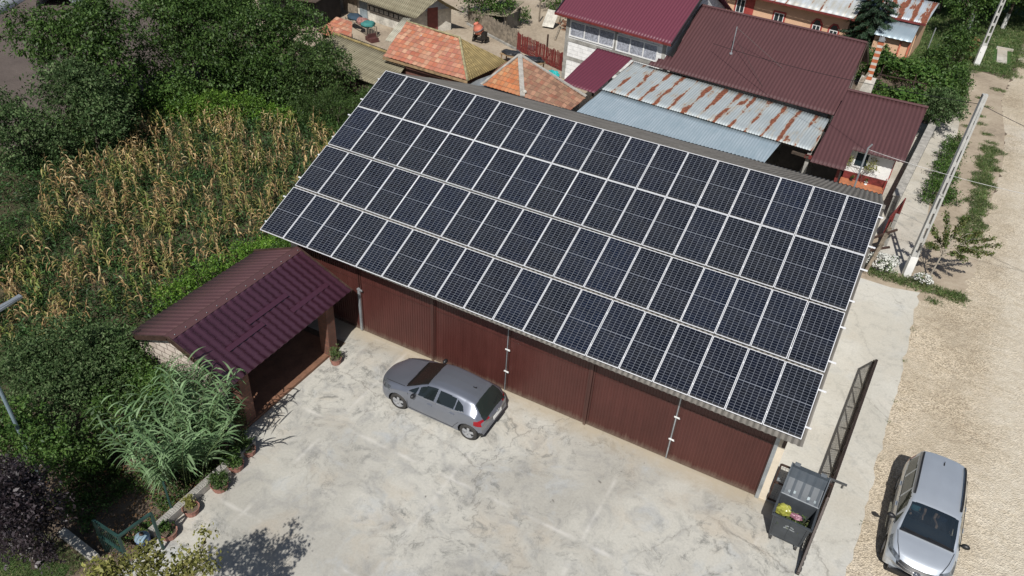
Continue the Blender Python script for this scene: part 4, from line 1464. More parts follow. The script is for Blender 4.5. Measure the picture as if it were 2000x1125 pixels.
def v_grille(c):
    return (c[:, 0] < 0.42) & (c[:, 2] > 0.62) & (c[:, 2] < 0.775) & (np.abs(c[:, 1]) <= 0.56)
def v_low(c):
    return (c[:, 0] < 0.30) & (c[:, 2] < 0.50) & (c[:, 2] > 0.34) & (np.abs(c[:, 1]) <= 0.66)
def v_tail(c):
    return (c[:, 0] > 4.02) & (c[:, 2] > 0.9) & (c[:, 2] < 1.28) & (np.abs(c[:, 1]) > 0.62)
VN['patches'] = [('headlight', 'lamp', v_head), ('grille', 'black', v_grille), ('bumper_intake', 'black', v_low), ('taillight', 'red', v_tail)]
car2, T2, os2 = build_car(VN, 'parked_car', 'silver people carrier with black roof rails standing on the gravel road', (18.70, -1.12, 0), R(90 - 2.0),
                          dict(paint=silverp, glass_side=glass_mat('olive_window', (0.045, 0.05, 0.035)), glass_top=glass_mat('clear_windscreen', (0.022, 0.034, 0.048), 0.5), glass_rear=gdark, red=red, lamp=lampm, black=M['black_plastic'],
                               rim=silver, handle=silverp, mirror=M['black_plastic'], trim=M['black_plastic']))
gr = MB()
for z in (0.66, 0.72):
    q_ = [os2(y, z, False) for y in (-0.5, -0.3, -0.1, 0.1, 0.3, 0.5)]
    for a, b in zip(q_[:-1], q_[1:]): gr.beam(a, b, 0.012)
    if z > 0.68: gr.build('grille_bar', M['chrome'], car2, local=True)
em = MB()
ec = os2(0.0, 0.715, False, 0.022); ex = Vector((0, 1, 0)); ez = Vector((0.55, 0, 0.83)).normalized()
def ep(a, b): return ec + ex * a + ez * b
for i in range(20):
    a0, a1 = 2 * math.pi * i / 20, 2 * math.pi * (i + 1) / 20
    em.beam(ep(0.075 * math.cos(a0), 0.075 * math.sin(a0)), ep(0.075 * math.cos(a1), 0.075 * math.sin(a1)), 0.013)
for a, b in (((-0.03, 0.066), (0, 0.008)), ((0, 0.008), (0.03, 0.066)), ((-0.063, 0.035), (-0.028, -0.062)), ((-0.028, -0.062), (0, 0.0)), ((0, 0.0), (0.028, -0.062)), ((0.028, -0.062), (0.063, 0.035))):
    em.beam(ep(*a), ep(*b), 0.011)
em.build('emblem', M['chrome'], car2, local=True)
bk = MB()
bk.lathe((0.15, 0, 0.70), [(0.001, 0.0), (0.07, 0.0)], 20, 'y')
ws = MB()
for y0, y1 in ((-0.66, -0.02), (0.0, 0.62)):
    ws.beam((1.13, y0, 1.10), (1.16, y1, 1.12), 0.02)
ws.build('wiper', M['black_plastic'], car2, local=True)
cw = MB()
cw.beam((1.115, -0.70, 1.065), (1.10, 0.0, 1.09), 0.07, 0.02)
cw.beam((1.10, 0.0, 1.09), (1.115, 0.70, 1.065), 0.07, 0.02)
cw.build('wiper_cowl', M['black_plastic'], car2, local=True)
# cabin
db = MB()
db.poly([(1.15, -0.66, 0.92), (1.75, -0.66, 0.98), (1.80, -0.66, 0.90), (1.80, -0.66, 0.6), (1.15, -0.66, 0.6)], 1.32, (0, 1, 0))
db.build('dashboard', simple('dash', (0.035, 0.04, 0.05), 0.6), car2, local=True)
fl = MB()
fl.box(1.2, 4.2, -0.75, 0.75, 0.30, 0.34)
fl.build('cabin_floor', M['black_plastic'], car2, local=True)
for y in (-0.38, 0.38):
    se = MB()
    se.box(2.05, 2.55, y - 0.25, y + 0.25, 0.34, 0.62)
    se.poly([(2.45, y - 0.24, 0.6), (2.60, y - 0.24, 0.6), (2.74, y - 0.24, 1.22), (2.62, y - 0.24, 1.22)], 0.48, (0, 1, 0))
    se.box(2.66, 2.76, y - 0.12, y + 0.12, 1.24, 1.40)
    se.build('seat', simple('seat_cloth', (0.05, 0.05, 0.055), 0.9), car2, local=True)
sw = MB()
n = 20
c = Vector((1.86, 0.38, 0.98)); e1 = Vector((0, 1, 0)); e2 = Vector((0.35, 0, 0.94)).normalized()
sw.tube([c + (e1 * math.cos(2 * math.pi * i / n) + e2 * math.sin(2 * math.pi * i / n)) * 0.18 for i in range(n + 1)], 0.014, 6)
sw.beam(c - e1 * 0.17, c + e1 * 0.17, 0.03, 0.02)
sw.build('steering_wheel', M['black_plastic'], car2, local=True)


# ---- people
def skin_mesh(name, pts, edges, mat, parent, root=0, local=True, sub=1):
    me = bpy.data.meshes.new(name)
    me.from_pydata([p[:3] for p in pts], edges, [])
    o = bpy.data.objects.new(name, me)
    COL.objects.link(o)
    sk = o.modifiers.new('skin', 'SKIN')
    sk.use_smooth_shade = True
    for i, p in enumerate(pts):
        r = p[3] if len(p) > 3 else 0.04
        r2 = p[4] if len(p) > 4 else r
        me.skin_vertices[0].data[i].radius = (r, r2)
        me.skin_vertices[0].data[i].use_root = (i == root)
    s = o.modifiers.new('sub', 'SUBSURF')
    s.levels = s.render_levels = sub
    dg = bpy.context.evaluated_depsgraph_get()
    ev = o.evaluated_get(dg)
    m2 = bpy.data.meshes.new_from_object(ev)
    o.modifiers.clear()
    o.data = m2
    m2.name = name
    m2.materials.clear()
    m2.materials.append(mat)
    m2.polygons.foreach_set('use_smooth', np.ones(len(m2.polygons), dtype=bool))
    if parent is not None:
        o.parent = parent
        WM[o] = WM[parent]
    return o


skin = simple('skin', (0.52, 0.30, 0.21), 0.6, 0, 0.1)
def seated(name, label, y, shirt, hands, rootm):
    """person on a front seat, in the car's own axes; hands: two hand positions"""
    p = empty(name, tuple(rootm @ Vector((0, 0, 0))), label, 'person', rz=R(90 - 2.0))
    # body as one surface: pelvis, spine, neck, head, arms, thighs, shins
    P_ = [(2.38, y, 0.70, .15, .12), (2.42, y, 0.88, .15, .11), (2.47, y, 1.10, .17, .11), (2.47, y, 1.20, .12, .09), (2.44, y, 1.27, .055), (2.43, y, 1.33, .06), (2.42, y, 1.42, .085, .095), (2.42, y, 1.49, .06)]
    E_ = [(0, 1), (1, 2), (2, 3), (3, 4), (4, 5), (5, 6), (6, 7)]
    for s, h in zip((-1, 1), hands):
        b = len(P_)
        sh = (2.45, y + s * 0.19, 1.19)
        el = (sh[0] * .45 + h[0] * .55 + 0.06, (sh[1] + h[1]) / 2 + s * 0.06, min(sh[2], h[2]) - 0.08)
        P_ += [(*sh, .06), (*el, .042), ((el[0] + h[0]) / 2, (el[1] + h[1]) / 2, (el[2] + h[2]) / 2, .038), (h[0], h[1], h[2], .028), (h[0] - 0.07, h[1], h[2], .034, .018)]
        E_ += [(3, b), (b, b + 1), (b + 1, b + 2), (b + 2, b + 3), (b + 3, b + 4)]
        for q, (dx, dy, dz) in enumerate(((-0.075, -0.030, -0.02), (-0.088, -0.010, -0.024), (-0.085, 0.010, -0.024), (-0.070, 0.028, -0.02), (-0.02, -s * 0.045, -0.005))):
            P_.append((h[0] - 0.07 + dx * (0.9 if q < 4 else 1), h[1] + dy, h[2] + dz, .0085))
            E_.append((b + 4 if q < 4 else b + 3, len(P_) - 1))
        b = len(P_)
        P_ += [(2.36, y + s * 0.10, 0.68, .09), (1.98, y + s * 0.12, 0.72, .07), (1.80, y + s * 0.12, 0.50, .05), (1.62, y + s * 0.12, 0.38, .045)]
        E_ += [(0, b), (b, b + 1), (b + 1, b + 2), (b + 2, b + 3)]
    bd = skin_mesh('body', P_, E_, skin, p)
    # clothes: a shirt shell with short sleeves and trousers
    T_ = [(2.38, y, 0.68, .165, .135), (2.42, y, 0.88, .165, .125), (2.47, y, 1.10, .185, .125), (2.47, y, 1.21, .125, .10)]
    TE = [(0, 1), (1, 2), (2, 3)]
    for s, h in zip((-1, 1), hands):
        b = len(T_)
        sh = (2.45, y + s * 0.19, 1.19)
        el = (sh[0] * .45 + h[0] * .55 + 0.06, (sh[1] + h[1]) / 2 + s * 0.06, min(sh[2], h[2]) - 0.08)
        T_ += [(*sh, .075), (sh[0] * .4 + el[0] * .6, sh[1] * .4 + el[1] * .6, sh[2] * .4 + el[2] * .6, .062)]
        TE += [(3, b), (b, b + 1)]
    skin_mesh('shirt', T_, TE, shirt, p)
    J_ = [(2.40, y, 0.69, .15, .125)]
    JE = []
    for s in (-1, 1):
        b = len(J_)
        J_ += [(2.36, y + s * 0.10, 0.68, .105), (1.97, y + s * 0.12, 0.73, .085), (1.80, y + s * 0.12, 0.52, .062)]
        JE += [(0, b), (b, b + 1), (b + 1, b + 2)]
    skin_mesh('trousers', J_, JE, simple('dark_trousers', (0.02, 0.025, 0.04), 0.9), p)
    hr = MB()
    hr.ball((2.445, y, 1.44), 0.105, 8, (1.05, 0.88, 0.95))
    hr.build('hair', simple('dark_hair', (0.02, 0.015, 0.01), 0.8), p, True, local=True)
    fc = MB()
    fc.ball((2.335, y, 1.415), 0.016, 5)
    fc.build('nose', skin, p, True, local=True)
    return p


rootm = WM[car2]
navy = simple('navy_shirt', (0.03, 0.045, 0.09), 0.9)
aqua = simple('pale_blue_shirt', (0.16, 0.36, 0.44), 0.9)
seated('person', 'person in a dark blue shirt with bare forearms in the silver car', -0.38, navy, [(1.96, -0.60, 0.95), (1.98, -0.22, 0.93)], rootm)
seated('person', 'person in a pale blue shirt behind the silver car windscreen', 0.38, aqua, [(2.02, 0.18, 0.99), (2.02, 0.50, 0.97)], rootm)

# ---------------------------------------------------------------- leaves
def leafmesh(cent, size, rs, aspect=0.45, droop=0.35, up_bias=0.5, dirs=None, fold=0.15):
    """one small four-cornered leaf at each centre"""
    n = len(cent)
    d = rs.randn(n, 3)
    if dirs is not None:
        d = d * 0.6 + dirs
    d[:, 2] -= droop
    d /= np.linalg.norm(d, axis=1)[:, None] + 1e-9
    nn = rs.randn(n, 3)
    nn[:, 2] = np.abs(nn[:, 2]) + up_bias
    s = np.cross(d, nn)
    s /= np.linalg.norm(s, axis=1)[:, None] + 1e-9
    nrm = np.cross(s, d)
    L = (size * np.exp(rs.randn(n) * 0.30).clip(0.5, 1.9))[:, None]
    a = cent - d * L * 0.5
    b = cent + s * L * aspect * 0.5 + nrm * L * fold * 0.4
    c = cent + d * L * 0.5 - nrm * L * fold
    e = cent - s * L * aspect * 0.5 + nrm * L * fold * 0.4
    V = np.stack([a, b, c, e], 1).reshape(-1, 3)
    F = np.arange(4 * n).reshape(n, 4)
    return V, F


def crown_points(blobs, per_m2, rs, clump=0.22, leaves_per=22, inner=0.25, top=0.35):
    """leaf centres in clumps spread over and through ellipsoids"""
    out, dr = [], []
    for (x, y, z, rx, ry, rz) in blobs:
        area = 4 * math.pi * ((rx * ry) ** 1.6 / 3 + (rx * rz) ** 1.6 / 3 + (ry * rz) ** 1.6 / 3) ** (1 / 1.6)
        k = max(4, int(area * per_m2 / leaves_per))
        u = rs.randn(k, 3)
        u /= np.linalg.norm(u, axis=1)[:, None]
        u[:, 2] = np.where((u[:, 2] < -0.2) & (rs.rand(k) < top), -u[:, 2], u[:, 2])
        ph = rs.uniform(0, 6.28, 4)
        lump = 1 + 0.22 * np.sin(u[:, 0] * 4.1 + ph[0]) * np.sin(u[:, 1] * 4.7 + ph[1]) + 0.12 * np.sin(u[:, 2] * 6 + ph[2] + 3 * u[:, 0])
        r = np.where(rs.rand(k) < inner, rs.uniform(0.35, 0.85, k), rs.uniform(0.86, 1.12, k)) * lump
        c = np.array([x, y, z]) + u * r[:, None] * np.array([rx, ry, rz])
        cs = clump * rs.uniform(0.6, 1.5, k)
        m = leaves_per
        off = rs.randn(k, m, 3) * cs[:, None, None] * np.array([1, 1, 0.7]) * 0.6
        pts_ = c[:, None, :] + off
        out.append(pts_.reshape(-1, 3))
        dr.append(np.repeat(u[:, None, :], m, 1).reshape(-1, 3) * 0.5)
    P = np.concatenate(out)
    D = np.concatenate(dr)
    keep = P[:, 2] > 0.03
    return P[keep], D[keep]


def limbs(m, base, blobs, r, rng_, n=3):
    top_z = max(b[2] for b in blobs)
    bx, by = base
    trunk_top = Vector((np.mean([b[0] for b in blobs]) * 0.5 + bx * 0.5, np.mean([b[1] for b in blobs]) * 0.5 + by * 0.5, min(b[2] for b in blobs) * 0.75))
    m.tube([(bx, by, 0), Vector((bx, by, 0)) * 0.5 + trunk_top * 0.5 + Vector((0.05, 0.03, 0)), trunk_top], [r, r * 0.8, r * 0.65], 8)
    for b in blobs:
        for q in range(n):
            a = rng_.uniform(0, 6.28)
            e = Vector((b[0] + math.cos(a) * b[3] * 0.6, b[1] + math.sin(a) * b[4] * 0.6, b[2] + rng_.uniform(-0.1, 0.5) * b[5]))
            mid = trunk_top * 0.45 + e * 0.55 + Vector((rng_.uniform(-.15, .15), rng_.uniform(-.15, .15), 0.12))
            m.tube([trunk_top, mid, e], [r * 0.5, r * 0.28, r * 0.08], 6)


def tree(name, label, cat, base, blobs, mat, seed, leaf=0.11, dens=130, group=None, trunk=0.12, clump=0.22, aspect=0.5, bark=None, lp=22, up=0.5, droop=0.35, inner=0.25, stem_name='trunk', crown_name='crown'):
    rs = np.random.RandomState(seed)
    t = empty(name, (base[0], base[1], 0), label, cat, group)
    m = MB()
    limbs(m, base, blobs, trunk, random.Random(seed))
    m.build(stem_name, bark or M['bark'], t)
    P, D = crown_points(blobs, dens * 1.75, rs, clump, lp, inner)
    V, F = leafmesh(P, leaf, rs, aspect, droop, up, D)
    mesh_obj(crown_name, V, F, mat, t)
    return t


F_ = {}
F_['dark'] = foliage('leaf_dark', [(0.022, 0.050, 0.010), (0.038, 0.080, 0.015), (0.060, 0.115, 0.024), (0.10, 0.165, 0.040)])
F_['mid'] = foliage('leaf_mid', [(0.028, 0.068, 0.012), (0.048, 0.104, 0.018), (0.074, 0.145, 0.027), (0.115, 0.18, 0.045)])
F_['fresh'] = foliage('leaf_fresh', [(0.05, 0.115, 0.012), (0.08, 0.175, 0.018), (0.115, 0.22, 0.025), (0.17, 0.27, 0.045)])
F_['grey'] = foliage('leaf_greygreen', [(0.028, 0.058, 0.018), (0.050, 0.092, 0.030), (0.085, 0.135, 0.050), (0.14, 0.19, 0.085)], rough=0.6, spec=0.2)
F_['fine'] = foliage('leaf_fine', [(0.030, 0.062, 0.014), (0.046, 0.09, 0.02), (0.068, 0.12, 0.03), (0.10, 0.145, 0.045)])
F_['purple'] = foliage('leaf_purple', [(0.016, 0.011, 0.013), (0.028, 0.020, 0.023), (0.048, 0.037, 0.042), (0.09, 0.078, 0.085)], rough=0.4)
F_['yellow'] = foliage('leaf_yellowgreen', [(0.12, 0.13, 0.03), (0.19, 0.20, 0.045), (0.27, 0.27, 0.075), (0.36, 0.33, 0.12)])
F_['spruce'] = foliage('needles', [(0.016, 0.036, 0.018), (0.026, 0.055, 0.026), (0.04, 0.075, 0.034)], trans=0.08)
F_['reed'] = foliage('reed_leaf', [(0.085, 0.155, 0.062), (0.125, 0.21, 0.09), (0.175, 0.27, 0.13), (0.22, 0.32, 0.165)], trans=0.3, big=1.0)
F_['petal'] = foliage('white_petals', [(0.65, 0.66, 0.62), (0.8, 0.8, 0.76)], trans=0.2)
F_['weed'] = foliage('weeds', [(0.020, 0.052, 0.016), (0.032, 0.078, 0.022), (0.050, 0.110, 0.030), (0.085, 0.15, 0.040)], big=0.5)
F_['grass'] = foliage('grass_blades', [(0.055, 0.10, 0.026), (0.08, 0.135, 0.036), (0.12, 0.165, 0.055), (0.22, 0.21, 0.11)], big=0.6)
F_['rust'] = foliage('dry_leaf', [(0.16, 0.09, 0.04), (0.24, 0.13, 0.06)], trans=0.1)
F_['dry'] = foliage('corn_dry', [(0.09, 0.055, 0.028), (0.27, 0.175, 0.08), (0.44, 0.31, 0.14), (0.58, 0.46, 0.26), (0.30, 0.165, 0.05)], rough=0.7, trans=0.2, big=0.8)
F_['cornyellow'] = foliage('corn_yellowing', [(0.13, 0.17, 0.04), (0.24, 0.24, 0.06), (0.38, 0.31, 0.12), (0.10, 0.16, 0.035), (0.32, 0.22, 0.09)], rough=0.65, trans=0.25, big=0.8)
F_['corngreen'] = foliage('corn_green', [(0.10, 0.16, 0.03), (0.16, 0.22, 0.05), (0.24, 0.27, 0.07)], rough=0.6, trans=0.25, big=0.8)

# trees beyond the corn field (top left)
GT = 'trees and bushes behind the corn field'
tree('leafy_tree', 'tall loose dark green tree at the upper left corner beside the bare soil', 'tree', (-23.2, 6.6), [(-24.3, 7.2, 3.6, 2.1, 2.1, 1.8), (-22.8, 7.9, 4.8, 1.7, 1.7, 1.3), (-25.6, 6.2, 4.4, 1.5, 1.5, 1.2), (-21.7, 6.4, 3.2, 1.6, 1.5, 1.4), (-24.2, 8.6, 5.2, 1.1, 1.1, 0.9)], F_['dark'], 11, 0.15, 75, GT, 0.14, 0.3)
tree('leafy_tree', 'broad dark green tree overhanging the far corner of the corn field', 'tree', (-20.6, 4.4), [(-20.6, 4.4, 2.7, 1.9, 1.7, 1.6), (-19.1, 4.3, 2.2, 1.1, 1.1, 1.1), (-21.9, 4.6, 2.9, 1.3, 1.3, 1.2)], F_['grey'], 12, 0.13, 105, GT, 0.13, 0.28)
tree('leafy_bush', 'dark bush at the left picture edge above the corn', 'bush', (-21.8, 1.2), [(-21.5, 1.1, 1.7, 1.6, 1.4, 1.4), (-23.2, 1.6, 2.0, 1.4, 1.3, 1.3), (-20.0, 2.2, 1.2, 0.8, 0.8, 0.8)], F_['grey'], 13, 0.12, 110, GT, 0.07, 0.25, stem_name='stem', crown_name='foliage')
tree('leafy_bush', 'low sprawling bush with a bare dead stick between the two big dark trees', 'bush', (-22.8, 10.3), [(-22.6, 9.5, 1.5, 1.4, 1.4, 1.2), (-24.4, 11.8, 1.8, 1.5, 1.4, 1.3), (-20.9, 9.3, 1.2, 1.3, 1.2, 1.0), (-23.6, 13.6, 1.8, 1.4, 1.2, 1.3)], F_['mid'], 14, 0.12, 90, GT, 0.06, 0.28, stem_name='stem', crown_name='foliage')
tree('leafy_tree', 'largest dense dark tree at the top of the picture left of the corrugated sheds', 'tree', (-21.4, 12.4), [(-21.6, 12.8, 4.0, 2.5, 2.3, 2.2), (-23.3, 14.5, 4.4, 1.9, 1.9, 1.8), (-20.0, 11.6, 2.6, 1.9, 1.6, 1.7), (-22.4, 12.0, 5.0, 1.6, 1.6, 1.3)], F_['dark'], 15, 0.14, 85, GT, 0.2, 0.3)
tree('leafy_tree', 'dense dark tree with a paler leafy side standing before the shaded shed', 'tree', (-18.3, 13.6), [(-18.4, 14.1, 3.4, 2.1, 2.0, 2.0), (-17.2, 13.1, 2.2, 1.5, 1.3, 1.4), (-19.4, 15.6, 4.0, 1.6, 1.6, 1.5), (-17.9, 17.0, 3.2, 1.6, 1.4, 1.5)], F_['dark'], 16, 0.14, 95, GT, 0.18, 0.28)
tree('leafy_tree', 'rounded bushy tree touching the grey corrugated shed roof', 'tree', (-15.1, 14.6), [(-15.3, 14.8, 2.3, 1.5, 1.5, 1.6), (-14.4, 15.6, 2.2, 1.0, 1.0, 1.1), (-15.6, 13.4, 1.5, 1.2, 1.1, 1.1)], F_['fine'], 17, 0.11, 130, GT, 0.1, 0.22)
tree('feathery_bush', 'feathery green bush left of the upper corner of the solar roof', 'bush', (-12.4, 13.1), [(-12.6, 13.2, 1.1, 1.5, 1.2, 1.1), (-11.2, 14.6, 1.2, 0.9, 0.8, 0.9), (-13.9, 12.9, 0.9, 1.1, 1.0, 0.8)], F_['fine'], 18, 0.09, 190, GT, 0.05, 0.2, 0.28, stem_name='stem', crown_name='foliage', droop=-0.4)
tree('feathery_bush', 'small pointed feathery bush against the shed roof at the top corner of the panels', 'bush', (-10.6, 14.2), [(-10.6, 14.2, 1.2, 0.7, 0.7, 1.4), (-10.3, 13.0, 0.8, 0.7, 0.8, 0.8)], F_['fine'], 19, 0.09, 210, GT, 0.05, 0.18, 0.28, stem_name='stem', crown_name='foliage', droop=-0.4)
tree('hop_hedge', 'bright green sprawling climber at the upper edge of the corn', 'hedge', (-18.3, 10.4), [(-19.7, 9.4, 0.7, 1.1, 0.9, 0.7), (-18.3, 10.3, 0.8, 1.2, 0.9, 0.8), (-16.8, 11.4, 0.7, 1.1, 0.8, 0.7), (-15.3, 12.0, 0.5, 0.9, 0.7, 0.5)], F_['fresh'], 20, 0.10, 170, GT, 0.03, 0.18, stem_name='stem', crown_name='foliage')
# behind the shed
tree('leafy_tree', 'bushy olive green tree leaning over the weathered plank fence by the red door', 'tree', (-15.2, 33.2), [(-14.9, 33.0, 2.2, 1.4, 1.1, 1.4), (-13.4, 33.4, 2.4, 1.0, 0.9, 1.2), (-16.6, 34.4, 2.6, 1.3, 1.2, 1.4)], F_['mid'], 21, 0.14, 90, None, 0.1, 0.28)
tree('leafy_bush', 'green bush against the pale wall at the top centre beside the plank hut', 'bush', (-12.4, 40.6), [(-12.2, 40.4, 1.2, 1.6, 1.0, 1.2), (-10.4, 39.8, 1.0, 1.2, 0.9, 1.1), (-8.9, 39.3, 1.0, 1.0, 0.8, 1.0)], F_['mid'], 22, 0.14, 80, None, 0.05, 0.28, stem_name='stem', crown_name='foliage')
tree('leafy_bush', 'small green plant beside the grey hutch at the yard path', 'bush', (-12.9, 35.9), [(-12.9, 35.9, 0.6, 0.6, 0.5, 0.6)], F_['mid'], 23, 0.12, 110, None, 0.03, 0.2, stem_name='stem', crown_name='foliage')
tree('leafy_bush', 'small yellow green weed bush growing behind the ridge below the clay-tiled roof', 'bush', (-9.1, 18.0), [(-8.9, 17.9, 0.9, 0.9, 0.45, 0.9), (-7.7, 17.6, 0.8, 0.6, 0.4, 0.7)], F_['yellow'], 24, 0.10, 120, None, 0.03, 0.2, stem_name='stem', crown_name='foliage')

# lower left garden
GG = 'garden shrubs left of the tiled carport'
tree('garden_shrub', 'big grey-green shrub below the corn beside the carport gable', 'shrub', (-5.4, -7.2), [(-5.5, -7.4, 1.7, 1.5, 1.1, 1.3), (-6.6, -7.6, 1.5, 1.1, 0.9, 1.2), (-4.5, -7.0, 1.7, 0.9, 0.8, 1.0), (-5.9, -6.5, 1.1, 0.9, 0.8, 0.9)], F_['grey'], 31, 0.085, 240, GG, 0.08, 0.16, stem_name='stem', crown_name='foliage')
tree('garden_shrub', 'dull grey-green shrub at the left edge behind the street lamp pole', 'shrub', (-6.6, -8.9), [(-6.5, -8.8, 1.5, 1.2, 0.9, 1.2), (-5.2, -8.6, 1.5, 1.1, 0.8, 1.1), (-7.6, -8.3, 1.1, 0.9, 0.9, 0.9)], F_['grey'], 32, 0.08, 250, GG, 0.08, 0.15, stem_name='stem', crown_name='foliage')
tree('garden_shrub', 'green leafy shrub at the foot of the street lamp', 'shrub', (-4.5, -10.6), [(-4.6, -10.4, 1.5, 1.1, 0.7, 1.0), (-3.5, -10.1, 1.3, 0.8, 0.7, 0.8), (-5.5, -10.4, 1.4, 0.8, 0.7, 0.8)], F_['mid'], 33, 0.09, 210, GG, 0.07, 0.17, stem_name='stem', crown_name='foliage')
tree('garden_shrub', 'green shrub with small leaves under the carport eave at its near end', 'shrub', (-4.2, -6.9), [(-4.0, -6.95, 1.6, 0.75, 0.40, 0.8), (-5.3, -6.2, 1.3, 0.6, 0.6, 0.8), (-3.2, -7.05, 1.5, 0.55, 0.4, 0.85), (-2.7, -6.9, 1.8, 0.4, 0.3, 0.6), (-4.9, -5.6, 1.7, 0.3, 0.6, 0.5)], F_['mid'], 34, 0.075, 260, GG, 0.05, 0.15, stem_name='stem', crown_name='foliage')
tree('garden_shrub', 'dark shaded shrub in the gloom left of the giant reed', 'shrub', (-3.4, -8.8), [(-3.3, -8.3, 1.2, 0.9, 0.8, 0.9), (-3.2, -9.6, 0.9, 0.6, 0.5, 0.7), (-2.6, -7.7, 1.0, 0.6, 0.5, 0.8)], F_['dark'], 35, 0.09, 200, GG, 0.06, 0.16, stem_name='stem', crown_name='foliage')
tree('olive_shrub', 'silvery grey twiggy shrub rising over the near eave of the carport roof', 'shrub', (-1.75, -6.95), [(-1.95, -6.85, 2.3, 0.5, 0.34, 0.75), (-1.25, -6.7, 2.1, 0.45, 0.3, 0.7), (-2.4, -6.9, 1.9, 0.4, 0.3, 0.6)], F_['grey'], 36, 0.06, 300, GG, 0.05, 0.14, 0.22, stem_name='stem', crown_name='foliage', droop=-0.6)
tree('plum_tree', 'dark purple-leaved tree in the lower left corner', 'tree', (-1.9, -12.4), [(-1.55, -12.2, 2.6, 0.95, 0.75, 1.0), (-0.95, -12.75, 3.2, 0.75, 0.55, 0.8), (-2.6, -12.0, 2.3, 0.8, 0.7, 0.8), (-1.3, -12.4, 1.9, 0.8, 0.6, 0.7)], F_['purple'], 37, 0.085, 280, None, 0.09, 0.16)
MP = [(2.72, -12.85), (3.25, -12.30), (3.85, -11.78), (4.45, -11.65), (3.80, -11.02), (3.65, -12.45), (3.15, -12.95), (4.45, -12.3), (4.3, -12.95)]
MB_ = [(x, y, 3.9 + 0.15 * math.sin(i * 2.3), r, r * 0.9, r * 0.8) for i, ((x, y), r) in enumerate(zip(MP, (0.34, 0.36, 0.34, 0.22, 0.15, 0.42, 0.42, 0.30, 0.40)))]
tree('maple_tree', 'yellow-green maple crown at the bottom edge in front of the green rails', 'tree', (4.1, -12.9), MB_, F_['yellow'], 38, 0.08, 260, None, 0.05, 0.14, 0.6, inner=0.3)
tree('cypress_shrub', 'narrow dark evergreen shrub between the reed and the near brick pillar', 'shrub', (-0.5, -6.35), [(-0.5, -6.35, 0.8, 0.22, 0.22, 0.8)], F_['fine'], 40, 0.05, 600, None, 0.03, 0.1, 0.25, stem_name='stem', crown_name='foliage', droop=-0.8)
tree('garden_bush', 'light green leafy bush along the corn edge behind the carport roof', 'bush', (-6.5, -1.2), [(-6.6, 0.2, 0.7, 0.8, 0.9, 0.7), (-6.9, -1.4, 0.7, 0.75, 0.9, 0.7), (-6.4, 1.6, 0.6, 0.7, 0.9, 0.6), (-7.2, -2.8, 0.6, 0.6, 0.8, 0.6)], F_['fresh'], 41, 0.085, 200, None, 0.03, 0.17, stem_name='stem', crown_name='foliage')
tree('garden_bush', 'low leafy bush at the lower left corner of the solar roof', 'bush', (-5.6, 1.4), [(-5.4, 1.2, 0.7, 0.6, 0.7, 0.7), (-5.0, 2.6, 0.7, 0.5, 0.6, 0.7)], F_['mid'], 42, 0.09, 180, None, 0.03, 0.17, stem_name='stem', crown_name='foliage')
tree('leafy_bush', 'weedy green bush in the shadow at the far left edge of the corn', 'bush', (-15.5, -4.2), [(-15.6, -4.4, 0.8, 1.0, 0.8, 0.8), (-14.2, -5.2, 0.7, 0.7, 0.7, 0.6)], F_['dark'], 43, 0.1, 150, None, 0.03, 0.2, stem_name='stem', crown_name='foliage')

# giant reed
gr_ = empty('giant_reed', (-0.9, -8.3, 0), 'tall giant reed clump with long arching pale green leaves beside the yard', 'reed')
rs = np.random.RandomState(5)
stems = MB()
LV, LF = [], []
def ribbon(p, d, length, width, droop_, out_v, out_f, seg=6, twist=0.0):
    d = np.array(d, float); d /= np.linalg.norm(d)
    side = np.cross(d, (0, 0, 1.0)); side /= np.linalg.norm(side) + 1e-9
    q = np.array(p, float)
    base = sum(len(a) for a in out_v)
    vs = []
    for k in range(seg + 1):
        t = k / seg
        w = width * (0.55 + 0.9 * t if t < 0.35 else 0.865 * (1 - ((t - 0.35) / 0.65) ** 1.7)) * 0.5
        sd = side * math.cos(twist * t) + np.array((0, 0, 1.0)) * math.sin(twist * t) * 0.6
        vs += [q - sd * w, q + sd * w + np.array((0, 0, -w * 0.25))]
        q = q + d * length / seg
        d = d + np.array((0, 0, -droop_ / seg))
        d /= np.linalg.norm(d)
    out_v.append(np.array(vs))
    out_f += [(base + 2 * k, base + 2 * k + 1, base + 2 * k + 3, base + 2 * k + 2) for k in range(seg)]
for i in range(70):
    a = rs.uniform(0, 6.28); rr = math.sqrt(rs.rand())
    bx, by = -1.0 + math.cos(a) * rr * 0.60, -8.15 + math.sin(a) * rr * 0.85
    if bx > -0.3: bx = -0.3
    H = rs.uniform(2.1, 3.95) * (1.0 - 0.15 * rr)
    lean = np.array([math.cos(a) * 0.40 * rr + rs.uniform(-.06, .06) + 0.12, math.sin(a) * 0.36 * rr + rs.uniform(-.06, .06)])
    pts_ = []
    for k in range(6):
        t = k / 5
        pts_.append((bx + lean[0] * H * t ** 1.5, by + lean[1] * H * t ** 1.5, H * t))
    stems.tube(pts_, [0.014, 0.013, 0.012, 0.011, 0.008, 0.004], 5, False)
    nl = 17
    a0 = rs.uniform(0, 6.28)
    for k in range(nl):
        t = 0.34 + 0.66 * k / (nl - 1)
        j = min(4, int(t * 5)); f = t * 5 - j
        p = np.array(pts_[j]) * (1 - f) + np.array(pts_[min(5, j + 1)]) * f
        an = a0 + math.pi * (k % 2) + rs.uniform(-.35, .35)
        el = 1.05 + 0.7 * max(0, t - 0.8) * 5 * 0.5
        ribbon(p, (math.cos(an), math.sin(an), el), rs.uniform(0.50, 0.85) * (1.05 - 0.35 * max(0, t - 0.75) * 4 * 0.5), rs.uniform(0.045, 0.068), rs.uniform(1.5, 2.6), LV, LF)
